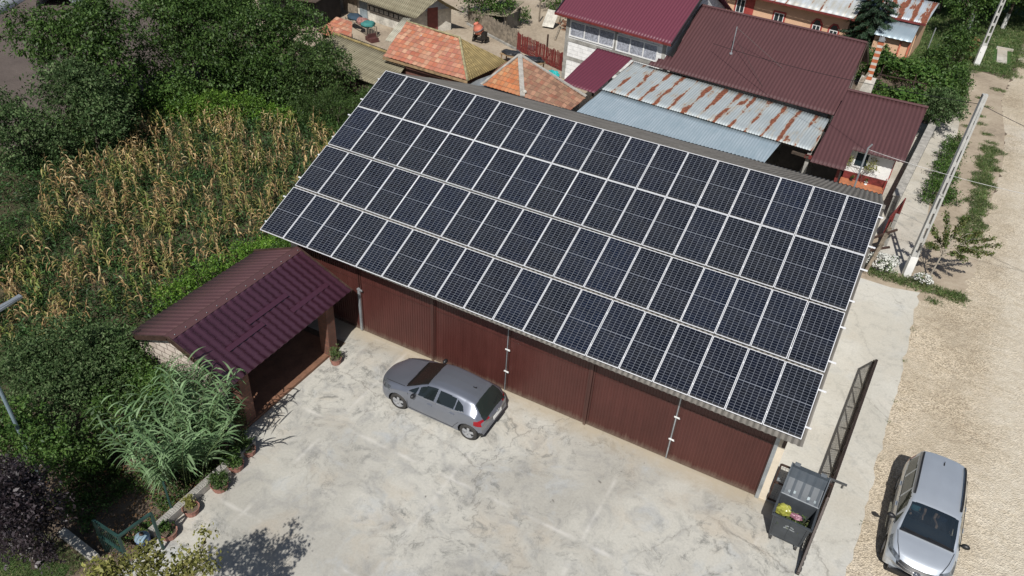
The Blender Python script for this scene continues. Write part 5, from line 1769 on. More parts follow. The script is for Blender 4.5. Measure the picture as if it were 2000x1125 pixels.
stems.build('stem', simple('reed_stem', (0.12, 0.17, 0.06), 0.6), gr_)
mesh_obj('leaves', np.concatenate(LV), np.array(LF), F_['reed'], gr_)
o = MB().beam((-0.19, -9.39, 0), (-0.22, -9.36, 1.35), 0.05, 0.05).build('reed_post', simple('green_post', (0.02, 0.06, 0.05), 0.5))
tag(o, 'thin dark green post under the overhanging reed leaves at the kerb', 'post')

# ---------------------------------------------------------------- corn
corn_meshes = []
def corn_variant(k, mat):
    rs = np.random.RandomState(100 + k)
    V_, Fc = [], []
    H = rs.uniform(1.05, 1.55)
    lean = rs.uniform(-0.12, 0.12, 2) * (1 if k % 3 else 2.6)
    sp = [np.array([lean[0] * H * t * t, lean[1] * H * t * t, H * t]) for t in np.linspace(0, 1, 5)]
    for s_ in range(4):
        for (wx_, wy_) in ((0.011, 0.0), (0.0, 0.011)):
            base = sum(len(a) for a in V_)
            w_ = np.array([wx_, wy_, 0]) * (1.3 - s_ * 0.22)
            V_.append(np.array([sp[s_] - w_, sp[s_] + w_, sp[s_ + 1] + w_ * 0.8, sp[s_ + 1] - w_ * 0.8]))
            Fc.append((base, base + 1, base + 2, base + 3))
    a0 = rs.uniform(0, 6.28)
    nl = 11
    for j in range(nl):
        t = 0.25 + 0.7 * j / (nl - 1)
        i0 = min(3, int(t * 4)); f = t * 4 - i0
        p = sp[i0] * (1 - f) + sp[i0 + 1] * f
        an = a0 + math.pi * (j % 2) + rs.uniform(-0.8, 0.8)
        ribbon(p, (math.cos(an), math.sin(an), rs.uniform(0.3, 1.4)), rs.uniform(0.28, 0.60), rs.uniform(0.035, 0.075), rs.uniform(3.0, 6.5), V_, Fc, 5, rs.uniform(-2.5, 2.5))
    for j in range(2):   # husked cobs
        p = sp[2] * rs.uniform(0.7, 1.1)
        an = rs.uniform(0, 6.28)
        ribbon(p, (math.cos(an) * 0.4, math.sin(an) * 0.4, 0.6), 0.22, 0.075, 1.0, V_, Fc, 3, 0.5)
    for j in range(4):
        an = rs.uniform(0, 6.28)
        ribbon(sp[4], (math.cos(an) * 0.35, math.sin(an) * 0.35, 1), 0.24, 0.012, 0.9, V_, Fc, 3)
    return np.concatenate(V_), np.array(Fc)


variants = []
for k in range(10):
    mt = F_['dry'] if k < 6 else (F_['cornyellow'] if k < 9 else F_['corngreen'])
    variants.append((*corn_variant(k, mt), mt))
def corn_ok(x, y):
    # outline of the field
    poly = [(-19.6, 0.9), (-18.9, 4.0), (-20.3, 7.0), (-18.2, 9.6), (-14.6, 11.6), (-11.6, 12.0), (-8.8, 8.6), (-7.6, 4.6), (-7.2, 1.6), (-7.8, -0.8), (-7.9, -3.4), (-8.2, -5.2), (-9.1, -6.8), (-10.5, -8.6), (-13.2, -6.4), (-14.2, -3.6), (-17.2, -1.2)]
    r = False
    for i in range(len(poly)):
        (x1, y1), (x2, y2) = poly[i], poly[(i + 1) % len(poly)]
        if (y1 > y) != (y2 > y) and x < (x2 - x1) * (y - y1) / (y2 - y1) + x1:
            r = not r
    return r
rs = np.random.RandomState(77)
def fieldnoise(x, y):
    return math.sin(x * 0.9 + 1.0) * math.sin(y * 1.1 + 0.4) + 0.6 * math.sin(x * 2.1 + y * 1.7) + 0.35 * math.sin(3.7 * x - 2.9 * y)
spots = []
rowd = Vector((math.cos(R(28)), math.sin(R(28))))
rown = Vector((-rowd.y, rowd.x))
for i in range(-60, 60):
    for j in range(-90, 90):
        x = -13 + rowd.x * j * 0.27 + rown.x * i * 0.62 + rs.uniform(-.09, .09)
        y = 1 + rowd.y * j * 0.27 + rown.y * i * 0.62 + rs.uniform(-.09, .09)
        if corn_ok(x, y):
            f = fieldnoise(x, y)
            if rs.rand() < 0.54 + 0.34 * f:
                spots.append((x, y))
cx_, cy_, cz_ = cam.matrix_world.translation
spots.sort(key=lambda p: (p[0] - cx_) ** 2 + (p[1] - cy_) ** 2)
base_objs = {}
CORNLAB = ['tan dried corn stalk with hanging leaves in the corn field', 'yellowing corn stalk with hanging leaves in the corn field', 'corn stalk still green in the corn field']
for i, (x, y) in enumerate(spots[:300]):
    g = fieldnoise(x * 0.5 + 3, y * 0.5)
    k = rs.randint(0, 6) if rs.rand() < 0.56 else rs.randint(6, 10)
    V_, Fc, mt = variants[k]
    if k not in base_objs:
        o = mesh_obj('corn_plant', V_, Fc, mt, None, origin=(0, 0, 0))
        base_objs[k] = o
    else:
        o = base_objs[k].copy()
        COL.objects.link(o)
    s = rs.uniform(0.8, 1.15)
    o.location = (x, y, 0)
    o.rotation_euler = (rs.uniform(-.12, .12), rs.uniform(-.12, .12), rs.uniform(0, 6.28))
    o.scale = (s, s, s)
    ci = 0 if k < 6 else (1 if k < 9 else 2)
    tag(o, CORNLAB[ci], 'corn plant', ['dried corn plants in the field', 'yellowing corn plants in the field', 'green corn plants in the field'][ci])
for mt, ks, nm in ((F_['dry'], range(6), 'dry_corn'), (F_['cornyellow'], range(6, 10), 'yellow_corn')):
    VV, FF, n = [], [], 0
    for i, (x, y) in enumerate(spots[300:]):
        k = rs.randint(0, 6) if (i * 7919) % 100 < 56 else rs.randint(6, 10)
        if k not in ks: continue
        V_, Fc, _ = variants[k]
        a = rs.uniform(0, 6.28); s = rs.uniform(0.8, 1.15)
        ca, sa = math.cos(a) * s, math.sin(a) * s
        W_ = np.stack([V_[:, 0] * ca - V_[:, 1] * sa + x, V_[:, 0] * sa + V_[:, 1] * ca + y, V_[:, 2] * s], 1)
        VV.append(W_); FF.append(Fc + n); n += len(W_)
    o = mesh_obj(nm, np.concatenate(VV), np.concatenate(FF), mt, None, origin=(-15, 5, 0))
    tag(o, 'far rows of %s corn stalks in the field' % ('dried' if nm == 'dry_corn' else 'yellowing'), 'corn', kind='stuff')

# weeds between the corn
def scatter(fn, n, x0, x1, y0, y1, seed):
    rs = np.random.RandomState(seed)
    x = rs.uniform(x0, x1, n); y = rs.uniform(y0, y1, n)
    keep = fn(x, y, rs)
    return x[keep], y[keep], rs
def weed_fn(x, y, rs):
    f = np.sin(x * 1.3 + 0.7) * np.sin(y * 1.5 + 1.1) + 0.7 * np.sin(2.3 * x - 1.9 * y) + 0.4 * np.sin(5.1 * x + 4.2 * y)
    inside = np.array([corn_ok(a, b) for a, b in zip(x, y)])
    near = inside | (np.hypot(x + 18, y - 2) < 6.2) | ((x < -6.0) & (x > -9.5) & (y > -5.5) & (y < 9)) | ((y > 8.5) & (x > -17) & (x < -9) & (y < 13.5))
    near &= (x < -4.5)
    return near & (rs.rand(len(x)) < 0.55 + 0.28 * f)
x, y, rs = scatter(weed_fn, 13000, -23, -4.6, -8.5, 13.8, 9)
tx, ty = np.repeat(x, 16), np.repeat(y, 16)
sc = rs.uniform(0.10, 0.26, len(tx))
hh = np.repeat(rs.uniform(0.2, 1.0, len(x)), 16)
P = np.stack([tx + rs.randn(len(tx)) * sc, ty + rs.randn(len(tx)) * sc, np.abs(hh * rs.uniform(0.15, 1.0, len(tx)))], 1)
V, F = leafmesh(P, 0.13, rs, 0.30, -0.5, 0.4)
tag(mesh_obj('weeds', V, F, F_['weed'], None, origin=(-13, 3, 0)), 'green weeds growing between the corn rows', 'weeds', kind='stuff')

# dim undergrowth below the trees behind the field
def under_fn(x, y, rs):
    t = (x > -25.5) & (x < -9.5) & (y > 0.5) & (y < 17.5) & (y > 4.5 + 0.55 * (x + 21)) & ~((x < -24) & (y > 10))
    inside = np.array([corn_ok(a, b) for a, b in zip(x, y)])
    return t & ~inside & (rs.rand(len(x)) < 0.8)
x, y, rs = scatter(under_fn, 5200, -26, -9, 0, 18, 19)
tx, ty = np.repeat(x, 14), np.repeat(y, 14)
P = np.stack([tx + rs.randn(len(tx)) * 0.2, ty + rs.randn(len(tx)) * 0.2, np.repeat(rs.uniform(0.1, 0.8, len(x)), 14) * rs.uniform(0.2, 1.0, len(tx))], 1)
V, F = leafmesh(P, 0.15, rs, 0.45, -0.3, 0.5)
tag(mesh_obj('undergrowth', V, F, F_['mid'], None, origin=(-18, 10, 0)), 'undergrowth beneath the trees behind the corn', 'undergrowth', kind='stuff')

# grass and low weeds on verges
def blades(name, label, fn, n, box, seed, size=0.12, mat=None, per=7, hmax=0.16, spread=0.08, asp=0.14):
    x, y, rs = scatter(fn, n, *box, seed)
    tx, ty = np.repeat(x, per), np.repeat(y, per)
    P = np.stack([tx + rs.randn(len(tx)) * spread, ty + rs.randn(len(tx)) * spread, rs.uniform(0.02, hmax, len(tx))], 1)
    V, F = leafmesh(P, size, rs, asp, -1.2, 0.1)
    return tag(mesh_obj(name, V, F, mat or F_['grass'], None, origin=(*P[:, :2].mean(0), 0)), label, 'grass', kind='stuff')


def band(cx0, cy0, cx1, cy1, w0, w1):
    """membership in a tapering strip with ragged edges"""
    def fn(x, y, rs):
        L2 = (cx1 - cx0) ** 2 + (cy1 - cy0) ** 2
        t = ((x - cx0) * (cx1 - cx0) + (y - cy0) * (cy1 - cy0)) / L2
        d = np.abs((x - cx0) * (cy1 - cy0) - (y - cy0) * (cx1 - cx0)) / math.sqrt(L2)
        w = (w0 + (w1 - w0) * t) * (1 + 0.35 * np.sin(y * 2.3 + x) + 0.3 * np.sin(y * 5.1)) * rs.uniform(0.75, 1.2, len(x))
        return (t > 0) & (t < 1) & (d < w)
    return fn
blades('verge_grass', 'long grass strip between the dirt verge and the gravel road', band(19.35, 20.4, 20.0, 33.2, 0.40, 0.46), 9500, (18, 21.5, 19.5, 34), 51, 0.15, per=7, hmax=0.11)
blades('verge_grass', 'weedy grass around the foot of the white-painted pole', band(15.5, 14.85, 19.4, 15.2, 0.24, 0.34), 2300, (15.2, 20.2, 13.9, 17.2), 52, 0.16, per=8, hmax=0.20)
def patches(x, y, rs):
    c = [(18.9, 15.0, .7), (18.2, 14.2, .35), (19.3, 36.6, .35), (20.0, 33.8, .4), (19.1, 41.5, .3), (20.2, 44, .5), (19.2, 38, .3), (19.7, 35, .35), (18.6, 33, .25), (19.6, 40.0, 0.25), (18.5, 35.6, .3)]
    k = np.zeros(len(x), bool)
    for a, b, r in c:
        k |= np.hypot(x - a, (y - b) * 1.4) < r * rs.uniform(0.5, 1.1, len(x))
    return k
blades('weed_tufts', 'scattered weed tufts on the bare verge', patches, 30000, (17.5, 21, 13.5, 45.5), 53, 0.15, per=3, hmax=0.09)
def gravel_tufts(x, y, rs):
    c = [(17.50, 6.8, .1), (17.42, 5.6, .08), (17.58, 9.4, .1), (17.38, 3.6, .07), (17.62, 11.6, .12), (17.25, 0.6, .07)]
    k = np.zeros(len(x), bool)
    for a, b, r in c:
        k |= np.hypot(x - a, y - b) < r
    return k
blades('weed_tufts', 'tiny dry weed tufts along the concrete edge', gravel_tufts, 5000, (16.8, 17.8, 0, 13), 54, 0.06, per=3, hmax=0.05, spread=0.04)
def topgrass(x, y, rs):
    k = (y > 47.2 + 0.5 * np.sin(x * 3)) & (x > 13.6) & (x < 21.3 + 0.15 * (y - 48) + 0.3 * np.sin(y * 2)) & ~((np.abs(x - 20.3) < 0.65) & (y > 50.4) & (y < 54.6))
    return k
blades('mown_grass', 'green grass around the far white-footed pole', topgrass, 9000, (13.4, 23, 46.5, 66), 55, 0.20, per=6, hmax=0.14, spread=0.15)
blades('mown_grass', 'small patch of lawn grass at the lower left corner', lambda x, y, rs: (x + y * 0 < -0.9) & (y < -11.6), 5000, (-4.5, -0.6, -13.6, -11.6), 56, 0.07, per=6, hmax=0.06)
def litter(x, y, rs):
    return (x < -0.2) & (y < -6.4)
x, y, rs = scatter(litter, 2600, -4.2, -0.2, -11.2, -6.4, 57)
P = np.stack([x, y, rs.uniform(0.01, 0.05, len(x))], 1)
V, F = leafmesh(P, 0.07, rs, 0.5, 0.0, 1.5)
tag(mesh_obj('leaf_litter', V, F, F_['rust'], None, origin=(-2, -9, 0)), 'dry leaf litter on the shaded garden soil', 'leaf litter', kind='stuff')

cut_ = []
rs = np.random.RandomState(44)
P = np.stack([rs.uniform(14.92, 15.75, 420), rs.uniform(-1.42, -0.95, 420), rs.uniform(0.80, 1.08, 420)], 1)
V, F = leafmesh(P, 0.09, rs, 0.3, -0.3, 0.5)
tag(mesh_obj('garden_cuttings', V, F, F_['grass'], None), 'green garden cuttings filling the open waste container', 'cuttings', kind='stuff')

x, y, rs = scatter(lambda x, y, rs: (x < -0.3) & (y < -6.6) & (np.sin(x * 2.1 + 1) * np.sin(y * 1.7) > -0.25), 1500, -4.4, -0.3, -11.0, -6.6, 58)
tx, ty = np.repeat(x, 12), np.repeat(y, 12)
P = np.stack([tx + rs.randn(len(tx)) * 0.08, ty + rs.randn(len(tx)) * 0.08, np.repeat(rs.uniform(0.05, 0.32, len(x)), 12) * rs.uniform(0.2, 1, len(tx))], 1)
P = P[P[:, 0] < -0.22]
V, F = leafmesh(P, 0.07, rs, 0.4, -0.4, 0.5)
tag(mesh_obj('ground_cover', V, F, F_['dark'], None, origin=(-2, -9, 0)), 'low dark ground cover under the garden shrubs', 'ground cover', kind='stuff')

# street side plants
GH = 'round shrubs in the row beside the footpath'
for i, (x, y, r) in enumerate(((17.95, 31.2, 0.62), (17.85, 29.6, 0.66), (17.7, 28.0, 0.60), (17.65, 26.6, 0.68), (17.55, 25.2, 0.70), (17.5, 23.6, 0.75), (18.15, 24.0, 0.5))):
    labs = ['farthest round green shrub of the row, nearest the tree by the fence', 'second round shrub from the far end of the footpath row', 'third round shrub from the far end of the footpath row', 'middle round green shrub of the footpath row', 'third round shrub from the near end of the footpath row', 'nearest and fullest round green shrub beside the concrete pole', 'small shrub on the road side of the nearest one in the row']
    tree('round_shrub', labs[i], 'shrub', (x, y), [(x, y, r * 0.8, r * 0.85, r * 0.9, r * 0.85)], F_['mid'], 60 + i, 0.085, 230, GH, 0.03, 0.16, stem_name='stem', crown_name='foliage')
# thin crooked tree
t = empty('young_tree', (17.87, 15.85, 0), 'thin crooked young tree with sparse drooping branches beside the white-footed pole', 'tree')
m = MB()
m.tube([(17.87, 15.85, 0), (17.93, 15.8, 0.9), (17.98, 15.7, 1.9)], [0.045, 0.035, 0.028], 8)
rs = np.random.RandomState(3)
LVp, LD = [], []
for (ex, ey, ez) in ((1.65, 0.9, 0.45), (1.2, -0.5, 0.2), (-0.3, -0.6, 0.8), (-0.9, 0.1, 0.6), (0.4, 1.0, 1.0), (1.0, 0.2, 0.9), (0.7, -0.9, 0.1), (-0.5, 0.6, 1.2), (1.7, 0.15, 0.1), (0.2, 0.3, 1.4), (-0.8, -0.5, 0.1), (2.0, 1.0, 0.2)):
    a = Vector((17.98, 15.7, 1.7 + rs.uniform(-.4, .2)))
    e = Vector((17.98 + ex, 15.7 + ey, 1.9 + ez))
    mid = (a + e) / 2 + Vector((0, 0, 0.30))
    m.tube([a, mid, e], [0.018, 0.012, 0.004], 5, False)
    for q in range(260):
        tq = rs.uniform(0.3, 1.0)
        p = a * (1 - tq) ** 2 + mid * 2 * tq * (1 - tq) * 1.0 + e * tq * tq
        LVp.append(np.array(p) + rs.randn(3) * 0.06 * np.array([1, 1, 1.0]))
m.build('trunk', simple('pale_bark', (0.42, 0.38, 0.32), 0.9, 0, 0.3), t)
V, F = leafmesh(np.array(LVp), 0.105, rs, 0.5, 0.3, 0.4)
mesh_obj('crown', V, F, foliage('thin_leaves', [(0.06, 0.10, 0.02), (0.09, 0.14, 0.03), (0.15, 0.13, 0.055), (0.10, 0.16, 0.035)]), t)

def flowering(label, x, y, rx, ry, h, seed, nfl, extra=None):
    t = tree('flowering_bush', label, 'bush', (x, y), [(x, y, h * 0.5, rx, ry, h * 0.55)] + (extra or []), F_['mid'], seed, 0.07, 150, None, 0.02, 0.12, stem_name='stem', crown_name='foliage')
    rs = np.random.RandomState(seed)
    u = rs.randn(nfl, 3); u /= np.linalg.norm(u, axis=1)[:, None]; u[:, 2] = np.abs(u[:, 2])
    P = np.array([x, y, h * 0.5]) + u * np.array([rx, ry, h * 0.6]) * rs.uniform(0.95, 1.15, (nfl, 1))
    P = (P[:, None, :] + rs.randn(nfl, 5, 3) * 0.03).reshape(-1, 3)
    V, F = leafmesh(P, 0.06, rs, 0.9, 0, 1.5)
    mesh_obj('flowers', V, F, F_['petal'], t)
flowering('bush covered in white flowers at the right corner of the solar roof', 15.75, 15.35, 0.62, 0.38, 0.75, 71, 300)
flowering('smaller white-flowered bush at the foot of the thin crooked tree', 17.65, 15.3, 0.36, 0.26, 0.45, 72, 70)
flowering('second white-flowered tuft against the leaning wooden fence', 16.25, 16.1, 0.30, 0.4, 0.45, 73, 40)

# spruce
sp_ = empty('spruce_tree', (10.9, 45.2, 0), 'tall dark spruce in front of the peach house and its tin roof', 'tree')
m = MB()
m.tube([(10.9, 45.2, 0), (10.9, 45.2, 4), (10.9, 45.2, 7.6)], [0.17, 0.11, 0.02], 8)
m.build('trunk', M['bark'], sp_)
rs = np.random.RandomState(8)
Ps, Ds = [], []
for k in range(150):
    z = 0.5 + 7.0 * (k / 150) ** 0.95
    rr = 2.5 * (1 - (z / 7.7)) ** 0.75 * rs.uniform(0.75, 1.12)
    a = k * 2.399 + rs.uniform(-.2, .2)
    n = int(60 + 110 * rr)
    t = np.sqrt(rs.rand(n))
    px = np.cos(a) * rr * t + rs.randn(n) * 0.10 * (0.3 + t)
    py = np.sin(a) * rr * t + rs.randn(n) * 0.10 * (0.3 + t)
    pz = z - 0.28 * rr * t ** 1.5 + 0.10 * rr * t ** 4 + rs.randn(n) * 0.04
    Ps.append(np.stack([10.9 + px, 45.2 + py, pz], 1))
    Ds.append(np.repeat(np.array([[math.cos(a), math.sin(a), -0.2]]), n, 0))
V, F = leafmesh(np.concatenate(Ps), 0.17, rs, 0.25, 0.2, 0.4, np.concatenate(Ds) * 1.2)
mesh_obj('crown', V, F, F_['spruce'], sp_)

# vine arbour and shrubs in the neighbour's front garden
ar = empty('vine_arbour', (14.2, 35, 0), 'leafy grape vine trained over an arbour behind the brown roofs', 'arbour')
m = MB()
for x in (12.8, 14.8, 16.6):
    for y in (32.6, 37.6):
        m.beam((x, y, 0), (x, y, 2.2), 0.06)
for y in (32.6, 35.1, 37.6):
    m.beam((12.6, y, 2.2), (16.8, y, 2.2), 0.05)
for x in (12.8, 14.8, 16.6):
    m.beam((x, 32.4, 2.24), (x, 37.8, 2.24), 0.05)
m.build('frame', M['brown_metal'], ar)
rs = np.random.RandomState(81)
blobs = [(13.0, 37.6, 2.2, 1.0, 0.7, 0.4), (14.4, 37.4, 2.25, 1.1, 0.7, 0.45), (15.8, 36.9, 2.2, 1.0, 0.8, 0.45), (16.5, 35.5, 2.1, 0.7, 1.2, 0.5), (12.5, 38.4, 1.8, 0.7, 0.7, 0.8),
         (13.1, 32.4, 2.0, 0.9, 0.6, 0.45), (14.5, 32.1, 2.1, 1.0, 0.55, 0.4), (15.5, 32.5, 2.2, 0.8, 0.5, 0.35)]
P, D = crown_points(blobs, 210, rs, 0.2, 20)
V, F = leafmesh(P, 0.16, rs, 0.8, 0.3, 1.0, D)
mesh_obj('foliage', V, F, F_['mid'], ar)
flowering('white-flowered rose bush beside the square white chimney block', 13.6, 31.6, 0.7, 0.5, 1.7, 74, 60)
tree('leafy_tree', 'dark round tree beside the front wall at the right end of the brown roof', 'tree', (16.55, 32.2), [(16.6, 32.2, 2.0, 0.95, 1.0, 1.0), (17.1, 33.6, 1.7, 0.7, 1.0, 0.9), (16.1, 31.4, 2.0, 0.6, 0.6, 0.6)], F_['grey'], 82, 0.13, 120, None, 0.09, 0.22)
tree('leafy_bush', 'dense hedge bush along the wall between arbour and footpath', 'bush', (17.3, 37), [(17.3, 36.2, 1.2, 0.6, 1.2, 1.1), (17.4, 38.4, 1.3, 0.6, 1.2, 1.1), (17.3, 40.2, 1.2, 0.6, 1.0, 1.0)], F_['dark'], 83, 0.13, 110, None, 0.05, 0.22, stem_name='stem', crown_name='foliage')
tree('leafy_tree', 'upright dark green tree beside the leaning wooden post', 'tree', (16.8, 43.6), [(16.7, 43.4, 2.0, 1.0, 1.2, 1.4), (16.9, 45.2, 2.2, 0.9, 1.1, 1.4), (15.6, 41.6, 1.5, 0.9, 0.9, 1.0)], F_['dark'], 84, 0.15, 90, None, 0.1, 0.26)
tree('leafy_bush', 'low green shrubs in front of the peach porch', 'bush', (13.2, 41.4), [(12.4, 42.0, 0.8, 0.8, 0.8, 0.7), (13.9, 41.4, 0.9, 0.9, 0.7, 0.8), (14.9, 40.0, 1.1, 0.9, 0.7, 0.9), (11.5, 39.4, 1.2, 0.9, 0.8, 1.0)], F_['mid'], 85, 0.14, 90, None, 0.05, 0.24, stem_name='stem', crown_name='foliage')
GR = 'big roadside trees at the top right'
for i, (x, y, zc, r, lab, lw) in enumerate(((17.6, 58.5, 5.0, 2.3, 'big tree with a limewashed trunk at the top right, left one of the roadside group', 1), (20.2, 60.6, 4.6, 2.3, 'big tree with a whitewashed foot right behind the far pole', 1), (22.6, 63, 4.6, 2.4, 'roadside tree with a white foot nearest the top right corner', 1), (15.0, 61.5, 4.4, 2.4, 'dark tree behind the rusty red tin roof', 0))):
    t = tree('roadside_tree', lab, 'tree', (x, y), [(x, y, zc, r, r, r * 0.8), (x + 1.3, y - 0.8, zc - 0.6, r * 0.7, r * 0.7, r * 0.55), (x - 1.4, y + 0.4, zc - 0.4, r * 0.7, r * 0.7, r * 0.6)], F_['mid'] if i < 2 else F_['dark'], 90 + i, 0.2, 42, GR, 0.16, 0.4)
    if lw:
        MB().cyl((x, y, 0.01), (x + 0.01, y, 1.3), 0.175, 0.16, 12).build('painted_foot', M['bark_white'], t)
tree('leafy_bush', 'rust-coloured dying shrub beside the wooden post', 'bush', (17.9, 49.4), [(17.9, 49.4, 1.0, 0.35, 0.35, 0.7)], F_['rust'], 95, 0.12, 150, None, 0.03, 0.18, stem_name='stem', crown_name='foliage')
tree('roadside_tree', 'bright green tree crown above the thin pale stake at the top right', 'tree', (17.0, 54.8), [(16.8, 54.6, 3.0, 1.7, 1.6, 1.3), (18.0, 55.6, 3.6, 1.4, 1.3, 1.1)], F_['mid'], 96, 0.17, 60, GR, 0.12, 0.32)
tree('shade_fill_thicket', 'added dark thicket filling in for shaded ground and foliage behind the limewashed trunks', 'thicket', (20, 66.5), [(16.5, 65, 2.2, 2.4, 1.8, 2.2), (20.0, 66.5, 2.2, 2.4, 1.8, 2.2), (23.5, 68, 2.4, 2.6, 1.8, 2.3), (13.0, 64, 2.2, 2.4, 1.8, 2.2)], F_['dark'], 97, 0.22, 42, None, 0.1, 0.4, stem_name='stem', crown_name='foliage')  # leaf mass added to fill in the dark of shaded ground and foliage
# geraniums under the lean-to
for i, (x, y, r, lab) in enumerate(((9.6, 19.5, 0.45, 'leafy potted geranium left of the white porch column'), (10.4, 19.2, 0.40, 'yellow-green geranium next to the porch column under the rusty roof'), (11.9, 19.1, 0.35, 'pink-flowered plant right of the white porch column'), (12.75, 19.0, 0.32, 'small plant at the corner of the orange tiled terrace'))):
    tree('geranium', lab, 'plant', (x, y), [(x, y, 1.0, r, r * 0.7, 0.45)], F_['yellow'] if i < 2 else F_['fresh'], 100 + i, 0.09, 180, None, 0.02, 0.14, stem_name='stem', crown_name='foliage')
tree('hanging_plant', 'yellow-green trailing plant beside the white-framed window', 'plant', (14.1, 21.3), [(14.1, 21.3, 2.1, 0.24, 0.12, 0.40), (13.05, 21.3, 2.0, 0.12, 0.12, 0.4)], F_['yellow'], 104, 0.07, 260, None, 0.02, 0.1, stem_name='stem', crown_name='foliage')
# planters
def planter(x, y, r, h, lab, mat, seed, ph, bl=None, gname='round planters along the garden edge'):
    t = empty('round_planter', (x, y, 0), lab, 'planter', gname)
    m = MB()
    pr = [(r * 0.80, 0.0), (r * 0.86, 0.04), (r, h * 0.9), (r * 1.06, h), (r * 0.95, h), (r * 0.9, h * 0.75)]
    n = 28
    m.lathe((x, y, 0), pr, n)
    for i in range(n):       # fluting
        for k in range(6):
            vx, vy, vz = m.v[k * n + i]
            f = 1 + (0.018 if i % 2 else -0.018)
            m.v[k * n + i] = (x + (vx - x) * f, y + (vy - y) * f, vz)
    m.build('pot', M['terracotta'], t)
    s = MB()
    s.lathe((x, y, 0), [(0.001, h * 0.82), (r * 0.93, h * 0.80)], 20)
    s.build('potting_soil', M['soil'], t)
    rs = np.random.RandomState(seed)
    P, D = crown_points(bl or [(x, y, h + ph * 0.4, r * 0.9, r * 0.9, ph * 0.6)], 1500, rs, 0.06, 14)
    V, F = leafmesh(P, 0.055, rs, 0.5, -0.2, 0.5, D)
    mesh_obj('plant', V, F, mat, t)
planter(-0.36, -1.95, 0.20, 0.24, 'round fluted planter with an upright green plant at the far brick pillar', F_['grass'], 201, 0.35, [(-0.36, -1.95, 0.42, 0.16, 0.16, 0.28)], None)
planter(0.05, -6.62, 0.20, 0.22, 'planter of sparse dark leaves nearest the near brick pillar', F_['fine'], 202, 0.3, [(-0.02, -6.62, 0.42, 0.2, 0.18, 0.28)])
planter(0.12, -7.25, 0.24, 0.24, 'planter with a bushy bright green plant, fourth from the bottom edge', F_['mid'], 203, 0.42, [(0.02, -7.3, 0.45, 0.27, 0.27, 0.32)])
planter(0.27, -8.05, 0.25, 0.22, 'planter with a low round clipped bush in full sun', F_['fine'], 204, 0.32, [(0.27, -8.05, 0.33, 0.28, 0.28, 0.2)])
planter(0.22, -9.08, 0.23, 0.24, 'planter with yellow-green shoots beside the pale kerb', F_['yellow'], 205, 0.3, [(0.14, -9.05, 0.38, 0.14, 0.14, 0.22)])
planter(0.30, -9.95, 0.23, 0.24, 'half-hidden planter behind the green rails', F_['mid'], 206, 0.25, [(0.2, -9.95, 0.30, 0.16, 0.16, 0.15)])

# ---------------------------------------------------------------- neighbouring houses and sheds
M['magenta'] = sheet_metal('magenta_tile_sheet', (0.135, 0.032, 0.052), rough=0.5, dirt=0.12, pitch=0.2, valley=0.2)
M['brownroof'] = sheet_metal('brown_tile_sheet', (0.096, 0.043, 0.045), (0.077, 0.035, 0.037), rough=0.6, spec=0.3, pitch=0.2, valley=0.25)
M['rusty'] = sheet_metal('rusty_galvanised', (0.42, 0.46, 0.47), (0.31, 0.35, 0.365), 0.55, 0.15, rust=0.66, pitch=0.145, valley=0.15)
M['tin'] = sheet_metal('galvanised_sheet', (0.47, 0.55, 0.60), (0.33, 0.42, 0.47), 0.42, 0.35, rust=0.0, pitch=0.145, valley=0.12)
M['rusty2'] = sheet_metal('very_rusty_sheet', (0.42, 0.47, 0.52), (0.34, 0.38, 0.42), 0.5, 0.25, rust=1.35)
M['tin_worn'] = sheet_metal('worn_sheet', (0.50, 0.54, 0.57), (0.38, 0.36, 0.30), 0.5, 0.2, rust=0.05)
M['mossy'] = sheet_metal('mossy_corrugated', (0.31, 0.235, 0.105), (0.22, 0.17, 0.08), 0.9, 0, spec=0.2, pitch=0.18)
M['old_corr'] = sheet_metal('weathered_corrugated', (0.27, 0.245, 0.17), (0.17, 0.15, 0.10), 0.9, 0, spec=0.2, pitch=0.18)
M['pale_corr'] = sheet_metal('pale_corrugated', (0.48, 0.46, 0.38), (0.33, 0.31, 0.24), 0.9, 0, spec=0.2, pitch=0.15)
M['clay'] = clay_tiles('clay_tiles', 0.30, 0.34, [(0.40, 0.12, 0.07), (0.44, 0.17, 0.10), (0.36, 0.13, 0.09), (0.50, 0.28, 0.18), (0.45, 0.15, 0.075)])
M['clay_o'] = clay_tiles('orange_clay_tiles', 0.24, 0.34, [(0.42, 0.13, 0.05), (0.48, 0.18, 0.07), (0.38, 0.15, 0.07), (0.44, 0.24, 0.12)])
M['clay_b'] = clay_tiles('brown_clay_tiles', 0.24, 0.36, [(0.30, 0.12, 0.075), (0.22, 0.12, 0.08), (0.38, 0.20, 0.13), (0.26, 0.16, 0.10)])
M['aac'] = brick_mat('white_blocks', (0.78, 0.78, 0.76), (0.72, 0.72, 0.71), (0.50, 0.50, 0.49), 0.62, 0.25, 0.012, noise_amt=0.18)
M['mortar'] = simple('mortar', (0.42, 0.40, 0.36), 0.95, 0, 0.3, 3)
M['peach'] = simple('peach_render', (0.66, 0.42, 0.27), 0.85, 0, 0.10, 1.0)
M['redtrim'] = simple('red_trim', (0.38, 0.06, 0.05), 0.6, 0, 0.2)
M['red_paint'] = simple('red_paint', (0.20, 0.032, 0.028), 0.6, 0, 0.35, 5)
M['curtain'] = simple('net_curtain', (0.42, 0.44, 0.50), 0.9, 0, 0.45, 9)
M['orange_tile'] = brick_mat('orange_glazed_tile', (0.50, 0.19, 0.09), (0.44, 0.16, 0.08), (0.30, 0.14, 0.08), 0.25, 0.5, 0.008, 0.5)
M['conc_block'] = simple('concrete_grey', (0.36, 0.35, 0.32), 0.92, 0, 0.35, 2, bmp=0.3)
